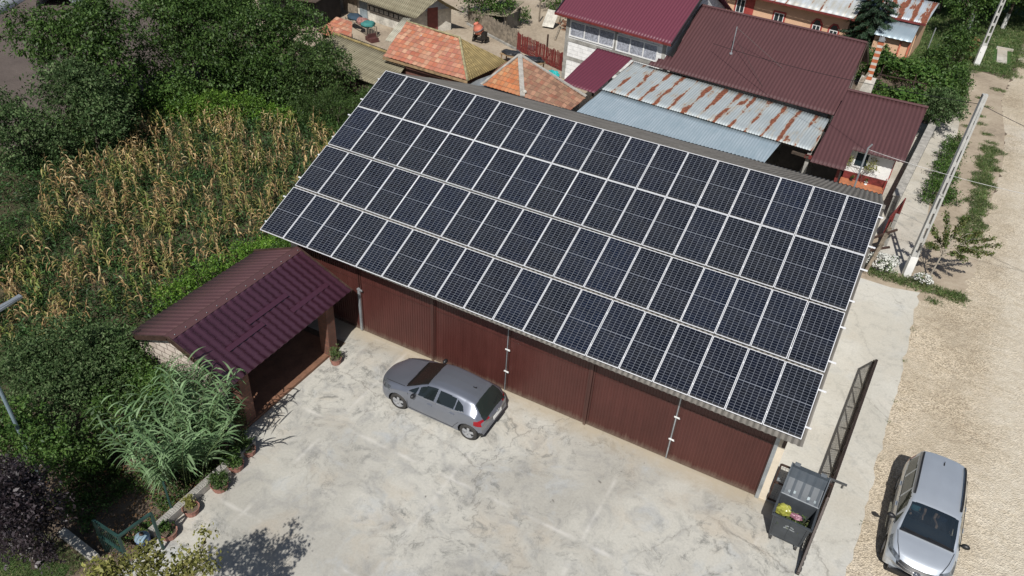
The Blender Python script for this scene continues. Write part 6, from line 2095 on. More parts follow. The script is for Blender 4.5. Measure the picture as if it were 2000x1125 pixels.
M['teal'] = simple('teal_tarp', (0.02, 0.42, 0.42), 0.5, 0, 0.3, 5)
M['darktarp'] = simple('black_tarp', (0.03, 0.032, 0.036), 0.45, 0, 0.3, 6)


def window(parent, p, du, w, h, nrm, panes=2, frame=None, glass=None, trim=None, curtain=False, deep=0.02, t=0.07, arch=False):
    """window on a wall: p lower left corner, du unit vector along the wall, nrm out of the wall"""
    p, du, nrm = Vector(p), Vector(du), Vector(nrm)
    up_ = Vector((0, 0, 1))
    f = MB()
    c = p + nrm * deep
    f.obox(c + up_ * t / 2 + du * w / 2, du * w / 2, up_ * t / 2, nrm * 0.035)
    f.obox(c + up_ * (h - t / 2) + du * w / 2, du * w / 2, up_ * t / 2, nrm * 0.035)
    for i in range(panes + 1):
        x = t / 2 + (w - t) * i / panes
        f.obox(c + du * x + up_ * h / 2, du * t / 2, up_ * (h / 2 - t), nrm * 0.033)
    wo = f.build('window', frame or M['white_paint'], parent)
    g = MB()
    g.obox(p + du * w / 2 + up_ * h / 2 + nrm * 0.012, du * (w / 2 - 0.03), up_ * (h / 2 - 0.03), nrm * 0.004)
    g.build('pane', M['curtain'] if curtain else (glass or M['glass']), wo)
    if trim:
        tr_ = MB()
        e = 0.13
        for a, hw, hh in ((du * w / 2 + up_ * (h + e / 2), w / 2 + e, e / 2), (du * (-e / 2) + up_ * h / 2, e / 2, h / 2), (du * (w + e / 2) + up_ * h / 2, e / 2, h / 2), (du * w / 2 - up_ * e / 2, w / 2 + e, e / 2)):
            tr_.obox(p + a + nrm * 0.02, du * hw, up_ * hh, nrm * 0.02)
        if arch:
            tr_.poly([p + du * -e + up_ * (h + e) + nrm * 0.005, p + du * (w + e) + up_ * (h + e) + nrm * 0.005, p + du * (w * 0.78) + up_ * (h + e + 0.34) + nrm * 0.005, p + du * (w * 0.22) + up_ * (h + e + 0.34) + nrm * 0.005], 0.035, tuple(nrm))
        tr_.build('trim', trim, wo)
        if arch:
            ag = MB()
            ag.poly([p + du * 0.05 + up_ * (h + 0.0) + nrm * 0.045, p + du * (w - 0.05) + up_ * h + nrm * 0.045, p + du * (w - 0.05) + up_ * (h + 0.14) + nrm * 0.045, p + du * (w * 0.70) + up_ * (h + 0.36) + nrm * 0.045, p + du * (w * 0.30) + up_ * (h + 0.36) + nrm * 0.045, p + du * 0.05 + up_ * (h + 0.14) + nrm * 0.045], 0.006, tuple(nrm))
            ag.build('arch_pane', glass or M['glass'], wo)
    return wo


def walls(parent, pts, z0, z1, mat, th=0.2, name='wall'):
    m = MB()
    n = len(pts)
    m.add([(x, y, z0) for x, y in pts] + [(x, y, z1) for x, y in pts],
          [tuple(range(n, 2 * n))] + [(i, (i + 1) % n, n + (i + 1) % n, n + i) for i in range(n)])
    return m.build(name, mat, parent)


# house with the magenta roof
mh = empty('block_house', (-2, 30, 0), 'unplastered white block house with a magenta metal tile roof and two wide curtained windows', 'house')
A_, B_ = (-6.25, 27.25, 4.2), (1.73, 26.08, 4.2)
up4 = Vector((0.50, 4.6, 2.6))
C_, D_ = tuple(Vector(A_) + up4), tuple(Vector(B_) + up4)
surf('roof', A_, B_, C_, D_, tiled(0.20, 0.014, 0.35, 0.028), M['magenta'], mh, 0.20, 6, rowh=0.35, th=0.03)
b4 = Vector((0.66, 4.5, -2.6))
surf('roof', tuple(Vector(D_) + b4), tuple(Vector(C_) + b4), D_, C_, tiled(0.20, 0.014, 0.35, 0.028), M['magenta'], mh, 0.20, 6, rowh=0.35, th=0.03)
walls(mh, [(-5.6, 27.7), (1.40, 26.67), (2.4, 35.2), (-4.6, 36.2)], 0, 4.25, M['aac'])
g = MB()
gt_ = Vector((1.90, 31.0, 6.35)); gl_ = Vector((-5.1, 32.0, 6.35))
g.add([(1.40, 26.67, 4.253), (2.4, 35.2, 4.253), tuple(gt_), (-5.6, 27.7, 4.253), (-4.6, 36.2, 4.253), tuple(gl_)], [(0, 1, 2), (4, 3, 5), (0, 2, 5, 3), (2, 1, 4, 5)])
g.build('gable', M['aac'], mh)
fs_ = MB()
fs_.beam(Vector(A_) + Vector((-0.05, -0.02, -0.04)), Vector(B_) + Vector((0.02, -0.02, -0.04)), 0.05, 0.12)
fs_.build('gutter', M['red_paint'], mh)
MB().beam(Vector(B_) + Vector((0.03, 0.0, -0.05)), Vector(D_) + Vector((0.03, 0, -0.05)), 0.05, 0.22).build('verge_board', M['darktarp'], mh)
MB().beam(Vector(A_) + Vector((-0.03, 0.0, -0.05)), Vector(C_) + Vector((-0.03, 0, -0.05)), 0.05, 0.22).build('verge_board', M['darktarp'], mh)
du = Vector((7.0, -1.03, 0)).normalized(); nr = Vector((-0.146, -0.989, 0))
p0_ = Vector((-5.6, 27.7, 0))
window(mh, p0_ + du * 0.28 + Vector((0, 0, 2.85)), du, 3.25, 1.0, nr, 3, curtain=True)
window(mh, p0_ + du * 3.68 + Vector((0, 0, 2.78)), du, 2.85, 1.0, nr, 3, curtain=True)
rbm = MB()
for z in (2.62, 1.45):
    rbm.obox(p0_ + du * 3.5 + Vector((0, 0, z)) + nr * 0.01, du * 3.5, (0, 0, 0.11), nr * 0.02)
for q in (0.1, 3.6, 6.9):
    rbm.obox(p0_ + du * q + Vector((0, 0, 2.1)) + nr * 0.012, du * 0.12, (0, 0, 2.08), nr * 0.02)
rbm.build('concrete_band', M['conc_block'], mh)
mp = empty('porch_roof', (-1.6, 23, 0), 'small sloping magenta tile canopy below the white block wall', 'canopy')
surf('roof', (-2.80, 21.2, 2.4), (-0.63, 20.9, 2.4), (-2.52, 25.5, 3.25), (-0.15, 25.2, 3.25), tiled(0.20, 0.013, 0.35, 0.026), M['magenta'], mp, 0.20, 6, rowh=0.35, th=0.03)
m = MB()
for x, y in ((-2.65, 21.5), (-0.8, 21.2)):
    m.beam((x, y, 0), (x, y, 2.35), 0.1)
m.build('post', M['wood_dark'], mp)

# long brown roof
bh = empty('brown_house', (6.5, 29, 0), 'long house under the biggest brown metal tile roof with an aerial on its slope', 'house')
brow = lambda x, y, z: not (x < 1.95 - (29.0 - y) * 0.0 and y > 26.15) and not (y < 26.2 and x < 0.55 + (y - 25.3) * 1.2)
surf('roof', (0.45, 25.42, 3.0), (11.72, 24.3, 3.0), (0.75, 30.40, 5.5), (11.72, 29.36, 5.5), tiled(0.20, 0.020, 0.36, 0.024), M['brownroof'], bh, 0.20, 6, rowh=0.36, th=0.03, mask=brow)
surf('roof', (11.9, 34.2, 3.0), (2.2, 35.1, 3.0), (11.72, 29.36, 5.5), (2.0, 30.28, 5.5), tiled(0.20, 0.020, 0.36, 0.024), M['brownroof'], bh, 0.20, 6, rowh=0.36, th=0.03)
rdg = MB()
rdg.tube([(2.0, 30.28, 5.53), (11.74, 29.36, 5.53)], 0.07, 8)
rdg.build('ridge_cap', M['brownroof'], bh)
walls(bh, [(2.0, 25.9), (11.2, 25.0), (11.5, 33.6), (2.4, 34.4)], 0, 2.95, M['wall_dirty'])
g = MB()
g.add([(11.2, 25.0, 2.953), (11.5, 33.6, 2.953), (11.38, 29.4, 5.1)], [(0, 1, 2)])
g.add([(11.05, 25.0, 2.953), (11.35, 33.6, 2.953), (11.23, 29.4, 5.1)], [(2, 1, 0)])
g.build('gable', M['wood_dark'], bh)
vb = MB()
vb.beam((11.78, 24.25, 2.93), (11.78, 29.36, 5.45), 0.05, 0.2)
vb.beam((11.78, 29.36, 5.45), (11.95, 34.2, 2.95), 0.05, 0.2)
vb.build('verge_board', M['brown_metal'], bh)
pb = MB()
pb.beam((12.02, 24.5, 3.35), (12.25, 27.2, 4.35), 0.22, 0.03)
pb.beam((11.98, 25.2, 3.6), (12.35, 28.6, 4.2), 0.12, 0.03)
o = pb.build('loose_plank', M['wood_old'])
tag(o, 'bleached loose boards leaning on the right verge of the big brown roof', 'plank')
for i, (x, y, z, lab) in enumerate(((11.85, 23.95, 3.05, 'upper of the two broken bricks at the corner between the brown roofs'), (11.68, 23.0, 2.95, 'lower broken brick near the corner of the rusty roof'))):
    bb = MB().obox((x, y, z), (0.14, 0.05, 0), (-0.03, 0.09, 0), (0, 0, 0.06))
    tag(bb.build('brick', M['clay_floor']), lab, 'brick')
rb = crumple((12.25, 26.6, 3.35), 0.5, (0.8, 1.1, 0.4), 21, 0.3)
tag(rb.build('rubble_heap', M['mortar']), 'heap of mortar rubble in the valley between the brown roofs by the chimney', 'rubble')
an = empty('roof_aerial', (4.6, 25.6, 3.3), 'thin grey aerial mast with stay wires standing on the big brown roof', 'aerial')
m = MB()
ax_, ay_ = 5.02, 27.1
az_ = 3.0 + (ay_ - 24.95) * 0.502
m.cyl((ax_, ay_, az_), (ax_, ay_, az_ + 1.55), 0.028, n=8)
m.cyl((ax_, ay_, az_ - 0.01), (ax_, ay_, az_ + 0.06), 0.09, n=10)
m.build('mast', M['galv'], an)
m = MB()
m.tube([(ax_, ay_, az_ + 1.0), (ax_ + 2.6, ay_ - 1.9, az_ - 0.90)], 0.010, 4)
m.tube([(ax_, ay_, az_ + 1.5), (ax_ + 3.2, ay_ - 0.4, az_ - 0.12)], 0.010, 4)
m.build('stay_wire', M['dark_metal'], an)

# rusty lean-to and pale tin roof below it
lt = empty('rusty_lean_to', (5.5, 23, 0), 'lean-to roofed with galvanised sheets streaked by brown rust below the big brown roof', 'lean-to')
surf('roof', (-0.48, 21.65, 2.42), (11.30, 20.55, 2.42), (-0.32, 25.95, 2.80), (11.40, 24.25, 2.80), corr(0.145, 0.011), M['rusty'], lt, 0.145, 6, nv=8, th=0.01, jit=0.008)
m = MB()
m.box(11.12, 11.30, 20.65, 20.83, 0, 2.2)
m.build('column', M['conc_block'], lt)
m = MB()
m.beam((-0.3, 21.8, 2.33), (11.2, 20.75, 2.33), 0.10, 0.12)
m.beam((10.4, 20.6, 2.1), (11.25, 20.5, 2.1), 0.14, 0.12)
m.build('beam', M['wood_dark'], lt)
m = MB()
m.box(11.05, 11.40, 20.45, 20.62, 2.02, 2.16)
m.build('bracket', M['red_paint'], lt)
tn = empty('tin_lean_to', (4.4, 20, 0), 'lower lean-to roof of clean pale galvanised corrugated sheets', 'lean-to')
surf('roof', (-0.75, 17.3, 1.92), (9.32, 16.9, 1.92), (-0.46, 21.75, 2.36), (9.75, 20.85, 2.36), corr(0.145, 0.010), M['tin'], tn, 0.145, 6, nv=8, th=0.01, jit=0.008)
m = MB()
for x, y in ((-0.4, 18.0), (3, 17.9), (6.5, 17.7), (9.1, 17.6)):
    m.beam((x, y, 0), (x, y, 1.85), 0.1)
m.build('post', M['wood_dark'], tn)
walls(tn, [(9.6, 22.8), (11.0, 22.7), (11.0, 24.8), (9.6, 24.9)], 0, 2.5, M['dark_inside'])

# small brown-roofed house with the white wall
sh = empty('small_brown_house', (13.5, 24, 0), 'small white-walled house with a stepped brown metal tile roof beside the path', 'house')
def zr2(y): return 4.4 - 0.445 * (24.5 - y)
cut = lambda x, y, z: not (x > 13.05 and y < 21.10)
surf('roof', (11.42, 19.65, zr2(19.65)), (15.36, 19.65, zr2(19.65)), (11.80, 24.5, 4.4), (15.64, 24.5, 4.4), tiled(0.20, 0.022, 0.36, 0.024), M['brownroof'], sh, 0.20, 6, rowh=0.36, th=0.03, mask=cut)
surf('roof', (15.7, 28.0, 2.85), (11.95, 28.0, 2.85), (15.64, 24.5, 4.4), (11.80, 24.5, 4.4), tiled(0.20, 0.022, 0.36, 0.024), M['brownroof'], sh, 0.20, 6, rowh=0.36, th=0.03)
MB().tube([(11.8, 24.5, 4.43), (15.66, 24.5, 4.43)], 0.07, 8).build('ridge_cap', M['brownroof'], sh)
walls(sh, [(13.0, 21.52), (15.05, 21.52), (15.2, 27.3), (12.0, 27.3), (12.0, 24.4), (13.0, 24.4)], 1.46, 2.9, M['wall_white'])
walls(sh, [(13.0, 21.50), (15.07, 21.50), (15.22, 27.3), (12.0, 27.3), (12.0, 24.4), (13.0, 24.4)], 0, 1.46, M['red_paint'], name='plinth')
window(sh, (13.25, 21.52, 1.78), (1, 0, 0), 0.70, 0.85, (0, -1, 0), 1)
cs = MB()
cs.box(15.052, 15.09, 21.48, 21.58, 1.6, 2.85)
cs.build('corner_strip', M['redtrim'], sh)
m = MB()
m.box(12.95, 15.02, 21.18, 21.495, 0.55, 1.08)
m.build('terrace_step', M['orange_tile'], sh)
MB().box(12.9, 15.1, 21.12, 21.497, 0.0, 0.548).build('footing', M['path'], sh)
m = MB()
m.tube([(15.0, 21.22, 1.08), (15.0, 21.22, 1.6), (15.0, 21.48, 1.6)], 0.015, 6)
m.tube([(15.0, 21.22, 1.34), (15.0, 21.48, 1.34)], 0.012, 6)
m.build('handrail', M['redtrim'], sh)
walls(sh, [(11.45, 21.9), (12.95, 21.9), (12.95, 22.1), (11.45, 22.1)], 0, 2.9, M['dark_inside'])  # dark wall added in place of the shade under the roof
pst = MB()
pst.box(12.72, 12.86, 20.2, 20.34, 0, 2.2)
pst.build('porch_post', M['red_paint'], sh)
for (x, lab) in ((13.45, 'small round plant pot on the orange step below the window'), (14.15, 'white urn with a small plant on the orange step')):
    t = empty('flower_pot', (x, 21.34, 1.08), lab, 'flower pot')
    MB().lathe((x, 21.34, 1.082), [(0.03, 0), (0.08, 0.01), (0.04, 0.05), (0.09, 0.14), (0.08, 0.14)], 14).build('pot', M['white_paint'] if x > 14 else M['dark_inside'], t)
    P, D = crown_points([(x, 21.34, 1.29, 0.09, 0.09, 0.09)], 900, np.random.RandomState(int(x * 10)), 0.05, 10)
    V, F = leafmesh(P, 0.045, np.random.RandomState(1), 0.6)
    mesh_obj('plant', V, F, F_['mid'], t)
# chimney
ch = empty('banded_chimney', (12.5, 29.2, 0), 'slim chimney of alternating orange brick and white bands on a square white block', 'chimney')
m1, m2 = MB(), MB()
zz = 3.62
for k in range(13):
    h = 0.185 if k % 2 == 0 else 0.14
    (m1 if k % 2 == 0 else m2).box(12.43 - 0.15, 12.43 + 0.15, 29.35 - 0.15, 29.35 + 0.15, zz, zz + h)
    zz += h
m1.build('brick_band', simple('orange_brick', (0.46, 0.13, 0.05), 0.85, 0, 0.2), ch)
m2.build('mortar_band', M['wall_dirty'], ch)
m = MB()
m.box(12.05, 12.75, 28.55, 29.75, 0.0, 3.12)
m.box(12.0, 12.8, 28.5, 29.8, 3.122, 3.60)
m.build('base_block', M['wall_dirty'], ch)
m = MB()
m.poly([(12.25, 29.15, zz + 0.02), (12.62, 29.15, zz + 0.02), (12.44, 29.15, zz + 0.30)], 0.02, (0, 1, 0))
m.poly([(12.25, 29.5, zz + 0.02), (12.62, 29.5, zz + 0.02), (12.44, 29.5, zz + 0.30)], 0.02, (0, 1, 0))
m.beam((12.3, 29.1, zz + 0.16), (12.3, 29.55, zz + 0.16), 0.03, 0.2)
m.build('cowl', M['galv'], ch)

# peach house at the back
ph = empty('peach_house', (5, 48, 0), 'long peach-coloured house with red-trimmed windows under worn tin roofs', 'house')
walls(ph, [(-2.2, 46.1), (9.4, 44.85), (9.8, 50.6), (-1.6, 51.9)], 0, 2.9, M['peach'])
walls(ph, [(9.42, 47.6), (14.0, 47.1), (14.4, 50.9), (9.8, 51.4)], 0, 2.75, M['peach'])
surf('roof', (-2.8, 45.55, 2.85), (9.75, 43.95, 2.85), (-2.4, 49.0, 4.3), (9.9, 47.6, 4.3), corr(0.5, 0.012), M['tin_worn'], ph, 0.5, 8, nv=6, th=0.02)
surf('roof', (9.9, 51.2, 2.85), (-2.2, 52.6, 2.85), (9.9, 47.6, 4.3), (-2.4, 49.0, 4.3), corr(0.5, 0.012), M['tin_worn'], ph, 0.5, 8, nv=6, th=0.02)
surf('roof', (9.3, 46.95, 2.8), (14.35, 46.4, 2.8), (9.9, 49.3, 3.8), (14.72, 48.8, 3.8), corr(0.145, 0.012), M['rusty2'], ph, 0.145, 6, nv=6, th=0.02)
surf('roof', (14.9, 51.6, 2.8), (9.9, 52.1, 2.8), (14.72, 48.8, 3.8), (9.9, 49.3, 3.8), corr(0.145, 0.012), M['rusty2'], ph, 0.145, 6, nv=6, th=0.02)
m = MB()
m.beam((-2.8, 45.5, 2.79), (9.75, 43.9, 2.79), 0.06, 0.14)
m.beam((9.3, 46.9, 2.74), (14.35, 46.35, 2.74), 0.06, 0.14)
m.build('gutter', M['red_paint'], ph)
surf('roof', (11.3, 43.6, 2.20), (13.85, 43.35, 2.20), (11.5, 47.0, 2.62), (14.0, 46.85, 2.62), corr(0.4, 0.01), M['tin'], ph, 0.4, 8, nv=3, th=0.02)
walls(ph, [(11.4, 44.0), (13.75, 43.75), (13.95, 47.1), (11.5, 47.3)], 0, 2.12, M['peach'])
cr = MB()
cr.beam((13.80, 43.70, 0), (13.80, 43.70, 2.1), 0.12)
cr.beam((13.2, 43.76, 0), (13.2, 43.76, 2.1), 0.10)
cr.build('corner_pillar', simple('orange_trim', (0.60, 0.17, 0.10), 0.7), ph)
du = Vector((11.6, -1.25, 0)).normalized(); nr = Vector((-du.y * -1, -du.x, 0)); nr = Vector((du.y, -du.x, 0))
p0_ = Vector((-2.2, 46.1, 0))
rbw = MB()
rbw.obox(p0_ + du * 4.15 + Vector((0, 0, 1.45)) + nr * 0.02, du * 0.32, (0, 0, 1.45), nr * 0.02)
rbw.build('brown_pilaster', M['redtrim'], ph)
for q, wd, z, h in ((3.05, 0.68, 1.25, 1.05), (6.15, 0.75, 0.95, 0.95), (9.15, 0.60, 1.05, 0.85), (10.45, 0.60, 0.95, 0.85)):
    window(ph, p0_ + du * q + Vector((0, 0, z)), du, wd, h - (0.25 if q > 9 else 0), nr, 2, trim=M['redtrim'], t=0.05, arch=q > 9)

# clay-tiled hut (left) with its mossy hip
c1 = empty('clay_tiled_shed', (-11, 20.5, 0), 'shed with a patched salmon clay tile roof and a mossy yellow corrugated hip', 'shed')
surf('roof', (-13.5, 19.0, 2.2), (-7.45, 18.72, 2.2), (-13.9, 22.1, 3.4), (-9.72, 21.5, 3.4), tiled(0.30, 0.016, 0.34, 0.045), M['clay'], c1, 0.30, 6, rowh=0.34, th=0.03, jit=0.02)
surf('hip_roof', (-7.45, 18.72, 2.2), (-7.0, 22.75, 2.2), (-9.72, 21.5, 3.4), (-9.70, 21.62, 3.4), corr(0.18, 0.02), M['mossy'], c1, 0.18, 6, nv=4, th=0.02, jit=0.01)
surf('roof', (-7.0, 22.75, 2.2), (-13.9, 24.8, 2.2), (-9.72, 21.55, 3.4), (-13.9, 22.1, 3.4), corr(0.18, 0.02), M['mossy'], c1, 0.18, 6, nv=4, th=0.02)
m = MB()
m.tube([(-7.45, 18.70, 2.25), (-8.6, 20.1, 2.86), (-9.72, 21.5, 3.46)], 0.075, 8)
m.tube([(-13.9, 22.1, 3.44), (-9.72, 21.5, 3.46)], 0.06, 8)
m.build('ridge_cap', simple('mossy_mortar', (0.36, 0.32, 0.18), 0.95, 0, 0.4, 4), c1)
m = MB()
m.beam((-13.5, 18.97, 2.12), (-7.45, 18.69, 2.12), 0.05, 0.14)
m.build('eave_board', M['timber'], c1)
walls(c1, [(-13.2, 19.35), (-7.8, 19.1), (-7.5, 22.6), (-13.4, 23.2)], 0, 2.15, simple('red_mud_wall', (0.18, 0.085, 0.065), 0.95, 0, 0.3))
surf('verge_sheet', (-14.35, 20.4, 2.62), (-13.75, 20.3, 2.66), (-14.55, 22.6, 3.42), (-13.85, 22.5, 3.5), corr(0.15, 0.03), M['pale_corr'], c1, 0.15, 8, nv=2, th=0.02)
st = MB()
st.obox((-12.35, 21.1, 3.075), (0.16, 0.02, 0.0), (0.0, 0.10, 0.039), (0, 0, 0.004))
st.obox((-12.3, 21.12, 3.085), (0.05, 0.12, 0.047), (-0.05, 0.05, 0.019), (0, 0, 0.003))
o = st.build('rag', simple('pale_blue_rag', (0.42, 0.52, 0.62), 0.8))
tag(o, 'pale blue scrap lying on the upper left of the salmon clay roof', 'rag')
# second, pyramid hut
c2 = empty('orange_tiled_hut', (-4.5, 20.3, 0), 'small hut with a pointed orange tile roof and wide mortar ridges', 'shed')
AP = (-5.5, 21.2, 3.4)
surf('roof', (-6.5, 18.65, 2.2), (-3.8, 18.5, 2.2), (-5.5, 21.2, 3.4), (-5.42, 21.2, 3.4), tiled(0.24, 0.014, 0.34, 0.04), M['clay_o'], c2, 0.24, 6, rowh=0.34, th=0.03, jit=0.02)
surf('roof', (-3.8, 18.5, 2.2), (-1.1, 18.55, 1.95), AP, (-1.0, 20.75, 2.12), tiled(0.24, 0.014, 0.36, 0.04), M['clay_b'], c2, 0.24, 6, rowh=0.36, th=0.03, jit=0.02)
surf('roof', (-7.1, 22.0, 2.2), (-6.5, 18.65, 2.2), (-5.55, 21.25, 3.4), AP, tiled(0.24, 0.014, 0.34, 0.04), M['clay_b'], c2, 0.24, 6, rowh=0.34, th=0.03)
surf('roof', (-1.0, 20.78, 2.12), (-7.1, 22.9, 1.9), (-5.45, 21.25, 3.4), (-5.5, 21.22, 3.4), corr(0.18, 0.015), M['old_corr'], c2, 0.18, 6, nv=4, th=0.02)
m = MB()
m.beam((-3.8, 18.45, 2.27), (-5.48, 21.15, 3.46), 0.26, 0.09)
m.beam((-6.5, 18.6, 2.24), (-5.52, 21.15, 3.45), 0.14, 0.07)
m.beam((-5.5, 21.2, 3.45), (-1.0, 20.78, 2.18), 0.16, 0.07)
m.build('ridge_cap', M['mortar'], c2)
m = MB()
m.ball((-3.85, 18.75, 2.42), 0.12, 6, (1.2, 1, 0.9))
m.build('mortar_lump', M['wall_dirty'], c2)
walls(c2, [(-6.2, 18.9), (-1.3, 18.9), (-1.3, 20.6), (-6.5, 21.6)], 0, 1.95, M['mortar'])
# bluish sheet in the gap between the two
gs = MB()
gs.poly([(-8.2, 17.9, 1.70), (-6.6, 17.6, 1.70), (-6.25, 19.5, 1.98), (-6.75, 21.3, 2.12)], 0.02)
tag(gs.build('tin_sheet', M['galv']), 'bluish grey tin sheet in the gap between the two clay-tiled roofs', 'sheet')
# weathered corrugated shed by the trees
c3 = empty('corrugated_shed', (-15.5, 19.3, 0), 'low shed with a mossy weathered corrugated roof at the edge of the trees', 'shed')
surf('roof', (-19.2, 17.9, 1.25), (-11.6, 16.9, 1.25), (-18.8, 20.9, 1.98), (-12.2, 19.85, 1.98), corr(0.18, 0.024), M['old_corr'], c3, 0.18, 6, nv=5, th=0.02, jit=0.012)
m = MB()
m.tube([(-18.8, 20.9, 2.02), (-12.2, 19.85, 2.02)], 0.08, 8)
m.build('ridge_cap', simple('mossy_ridge', (0.34, 0.26, 0.11), 0.95, 0, 0.4), c3)
surf('roof', (-12.3, 20.7, 1.72), (-18.9, 21.8, 1.72), (-12.2, 19.85, 1.98), (-18.8, 20.9, 1.98), corr(0.18, 0.024), M['old_corr'], c3, 0.18, 6, nv=2, th=0.02)
walls(c3, [(-18.8, 18.2), (-12.2, 17.3), (-12.4, 20.4), (-18.7, 21.5)], 0, 1.22, M['wood_dark'])
c4 = empty('small_tiled_lean_to', (-19.6, 22.6, 0), 'tiny lean-to with faded red clay tiles beside the bedding cart', 'shed')
surf('roof', (-20.9, 21.75, 1.45), (-17.9, 21.5, 1.25), (-20.8, 23.7, 1.98), (-19.3, 23.5, 1.98), tiled(0.24, 0.012, 0.36, 0.05), M['clay'], c4, 0.24, 6, rowh=0.36, th=0.03)
walls(c4, [(-20.7, 22.0), (-18.3, 21.8), (-19.2, 23.3), (-20.6, 23.5)], 0, 1.25, M['wood_dark'])

# long shed at the top
c5 = empty('long_shed', (-20, 30, 0), 'long whitewashed shed with a mossy grey corrugated gable roof and a red door', 'shed')
surf('roof', (-27.5, 29.65, 1.55), (-17.2, 27.85, 1.55), (-26.9, 31.4, 2.75), (-16.3, 29.4, 2.75), corr(0.18, 0.026), M['old_corr'], c5, 0.18, 6, nv=5, th=0.02, jit=0.015)
surf('roof', (-15.4, 31.2, 1.55), (-26.3, 33.3, 1.55), (-16.3, 29.4, 2.75), (-26.9, 31.4, 2.75), corr(0.18, 0.026), M['old_corr'], c5, 0.18, 6, nv=5, th=0.02)
walls(c5, [(-27.4, 30.3), (-18.0, 28.7), (-16.5, 31.4), (-26.2, 33.1)], 0, 1.6, M['wall_dirty'])
g = MB()
g.add([(-18.0, 28.7, 1.603), (-16.5, 31.4, 1.603), (-17.1, 29.9, 2.62)], [(0, 1, 2)])
g.add([(-18.2, 28.75, 1.603), (-16.7, 31.45, 1.603), (-17.3, 29.95, 2.62)], [(2, 1, 0)])
g.build('gable', simple('blue_wash', (0.30, 0.34, 0.42), 0.9), c5)
gd = Vector((1.5, 2.7, 0)).normalized(); gn = Vector((gd.y, -gd.x, 0))
m = MB()
m.obox(Vector((-18.0, 28.7, 0.95)) + gd * 1.55 + gn * 0.02, gd * 0.42, (0, 0, 0.93), gn * 0.02)
m.build('door', simple('faded_red_door', (0.20, 0.055, 0.05), 0.7, 0, 0.25), c5)
wd = Vector((9.4, -1.6, 0)).normalized(); wnn = Vector((wd.y, -wd.x, 0))
p0_ = Vector((-27.4, 30.3, 0))
m = MB()
for q in (0.0, 0.34):
    m.obox(p0_ + wd * 7.2 + Vector((0, 0, 0.85 + q)) + wnn * 0.16, wd * 2.1, (0, 0, 0.025), wnn * 0.03)
for i in range(9):
    m.obox(p0_ + wd * (5.2 + i * 0.5) + Vector((0, 0, 1.02)) + wnn * 0.16, wd * 0.025, (0, 0, 0.17), wnn * 0.03)
lad = m.build('ladder', M['dark_inside'])
tag(lad, 'dark wooden ladder hung flat along the whitewashed shed wall', 'ladder')
m = MB()
m.obox(p0_ + wd * 4.4 + Vector((0, 0, 0.75)) + wnn * 0.03, wd * 0.4, (0, 0, 0.72), wnn * 0.02)
m.build('door', simple('grey_blue_door', (0.25, 0.30, 0.33), 0.8, 0, 0.3), c5)
m = MB()
m.obox(p0_ + wd * 3.0 + Vector((0, 0, 0.80)) + wnn * 0.06, wd * 0.75, (0, 0, 0.62), wnn * 0.05)
m.build('plank_panel', M['wood_old'], c5)
# dark shed further left
c6 = empty('dark_plank_shed', (-27.5, 25.5, 0), 'dark shaded plank shed half hidden by the big trees', 'shed')
walls(c6, [(-28.5, 24.5), (-24.3, 25.8), (-24.8, 29.0), (-29, 28)], 0, 1.9, M['dark_inside'])
m = MB()
m.poly([(-29, 24, 1.95), (-23.9, 25.3, 1.95), (-24.5, 29.4, 2.2), (-29.3, 28.3, 2.2)], 0.05)
m.build('roof', M['wood_dark'], c6)
# bedding cart
ct4 = empty('bedding_cart', (-21, 26.6, 0), 'slatted wooden cot piled with teal, dark blue and pink bedding in the yard', 'cot')
cd = Vector((2.4, -1.0, 0)).normalized(); cn = Vector((-cd.y, cd.x, 0))
cc = Vector((-21.3, 26.9, 0))
m = MB()
for s in (-1, 1):
    for q in (-1.45, 1.45):
        a = cc + cd * q + cn * s * 0.42
        m.beam(a, a + Vector((0, 0, 0.78)), 0.06)
    m.beam(cc + cd * -1.45 + cn * s * 0.42 + Vector((0, 0, 0.72)), cc + cd * 1.45 + cn * s * 0.42 + Vector((0, 0, 0.72)), 0.05)
for i in range(7):
    a = cc + cd * 1.47 + cn * (-0.38 + i * 0.126)
    m.beam(a + Vector((0, 0, 0.15)), a + Vector((0, 0, 0.72)), 0.035)
m.beam(cc + cd * 1.47 + cn * -0.42 + Vector((0, 0, 0.15)), cc + cd * 1.47 + cn * 0.42 + Vector((0, 0, 0.15)), 0.05)
m.build('frame', M['wood_old'], ct4)
for q, nm, mt, s in ((-0.85, 'dark blue folded bedding on the far end of the cot', simple('navy_cloth', (0.03, 0.06, 0.09), 0.9), (0.72, 0.5, 0.2)), (0.25, 'pink patterned quilt on the middle of the cot', simple('pink_cloth', (0.42, 0.20, 0.17), 0.9, 0, 0.5, 8), (0.55, 0.45, 0.22)), (0.98, 'teal blanket hanging over the near end of the cot', simple('teal_cloth', (0.05, 0.22, 0.20), 0.9), (0.5, 0.52, 0.20))):
    p = cc + cd * q + Vector((0, 0, 0.87))
    cm = crumple((0, 0, 0), 1.0, s, int(q * 100) + 200, 0.12)
    ang = math.atan2(cd.y, cd.x)
    cm.v = [(p.x + vx * math.cos(ang) - vy * math.sin(ang), p.y + vx * math.sin(ang) + vy * math.cos(ang), p.z + vz) for vx, vy, vz in cm.v]
    tag(cm.build('blanket', mt, smooth=True), nm, 'blanket')
m = MB()
m.obox((-19.6, 25.9, 0.14), cd * 0.42, cn * 0.30, (0, 0, 0.14))
m.obox((-19.6, 25.9, 0.40), cd * 0.05, cn * 0.32, (0, 0, 0.12))
tag(m.build('wooden_box', simple('dark_red_box', (0.10, 0.035, 0.03), 0.8, 0, 0.3)), 'low dark red box standing in the sun beside the cot', 'box')
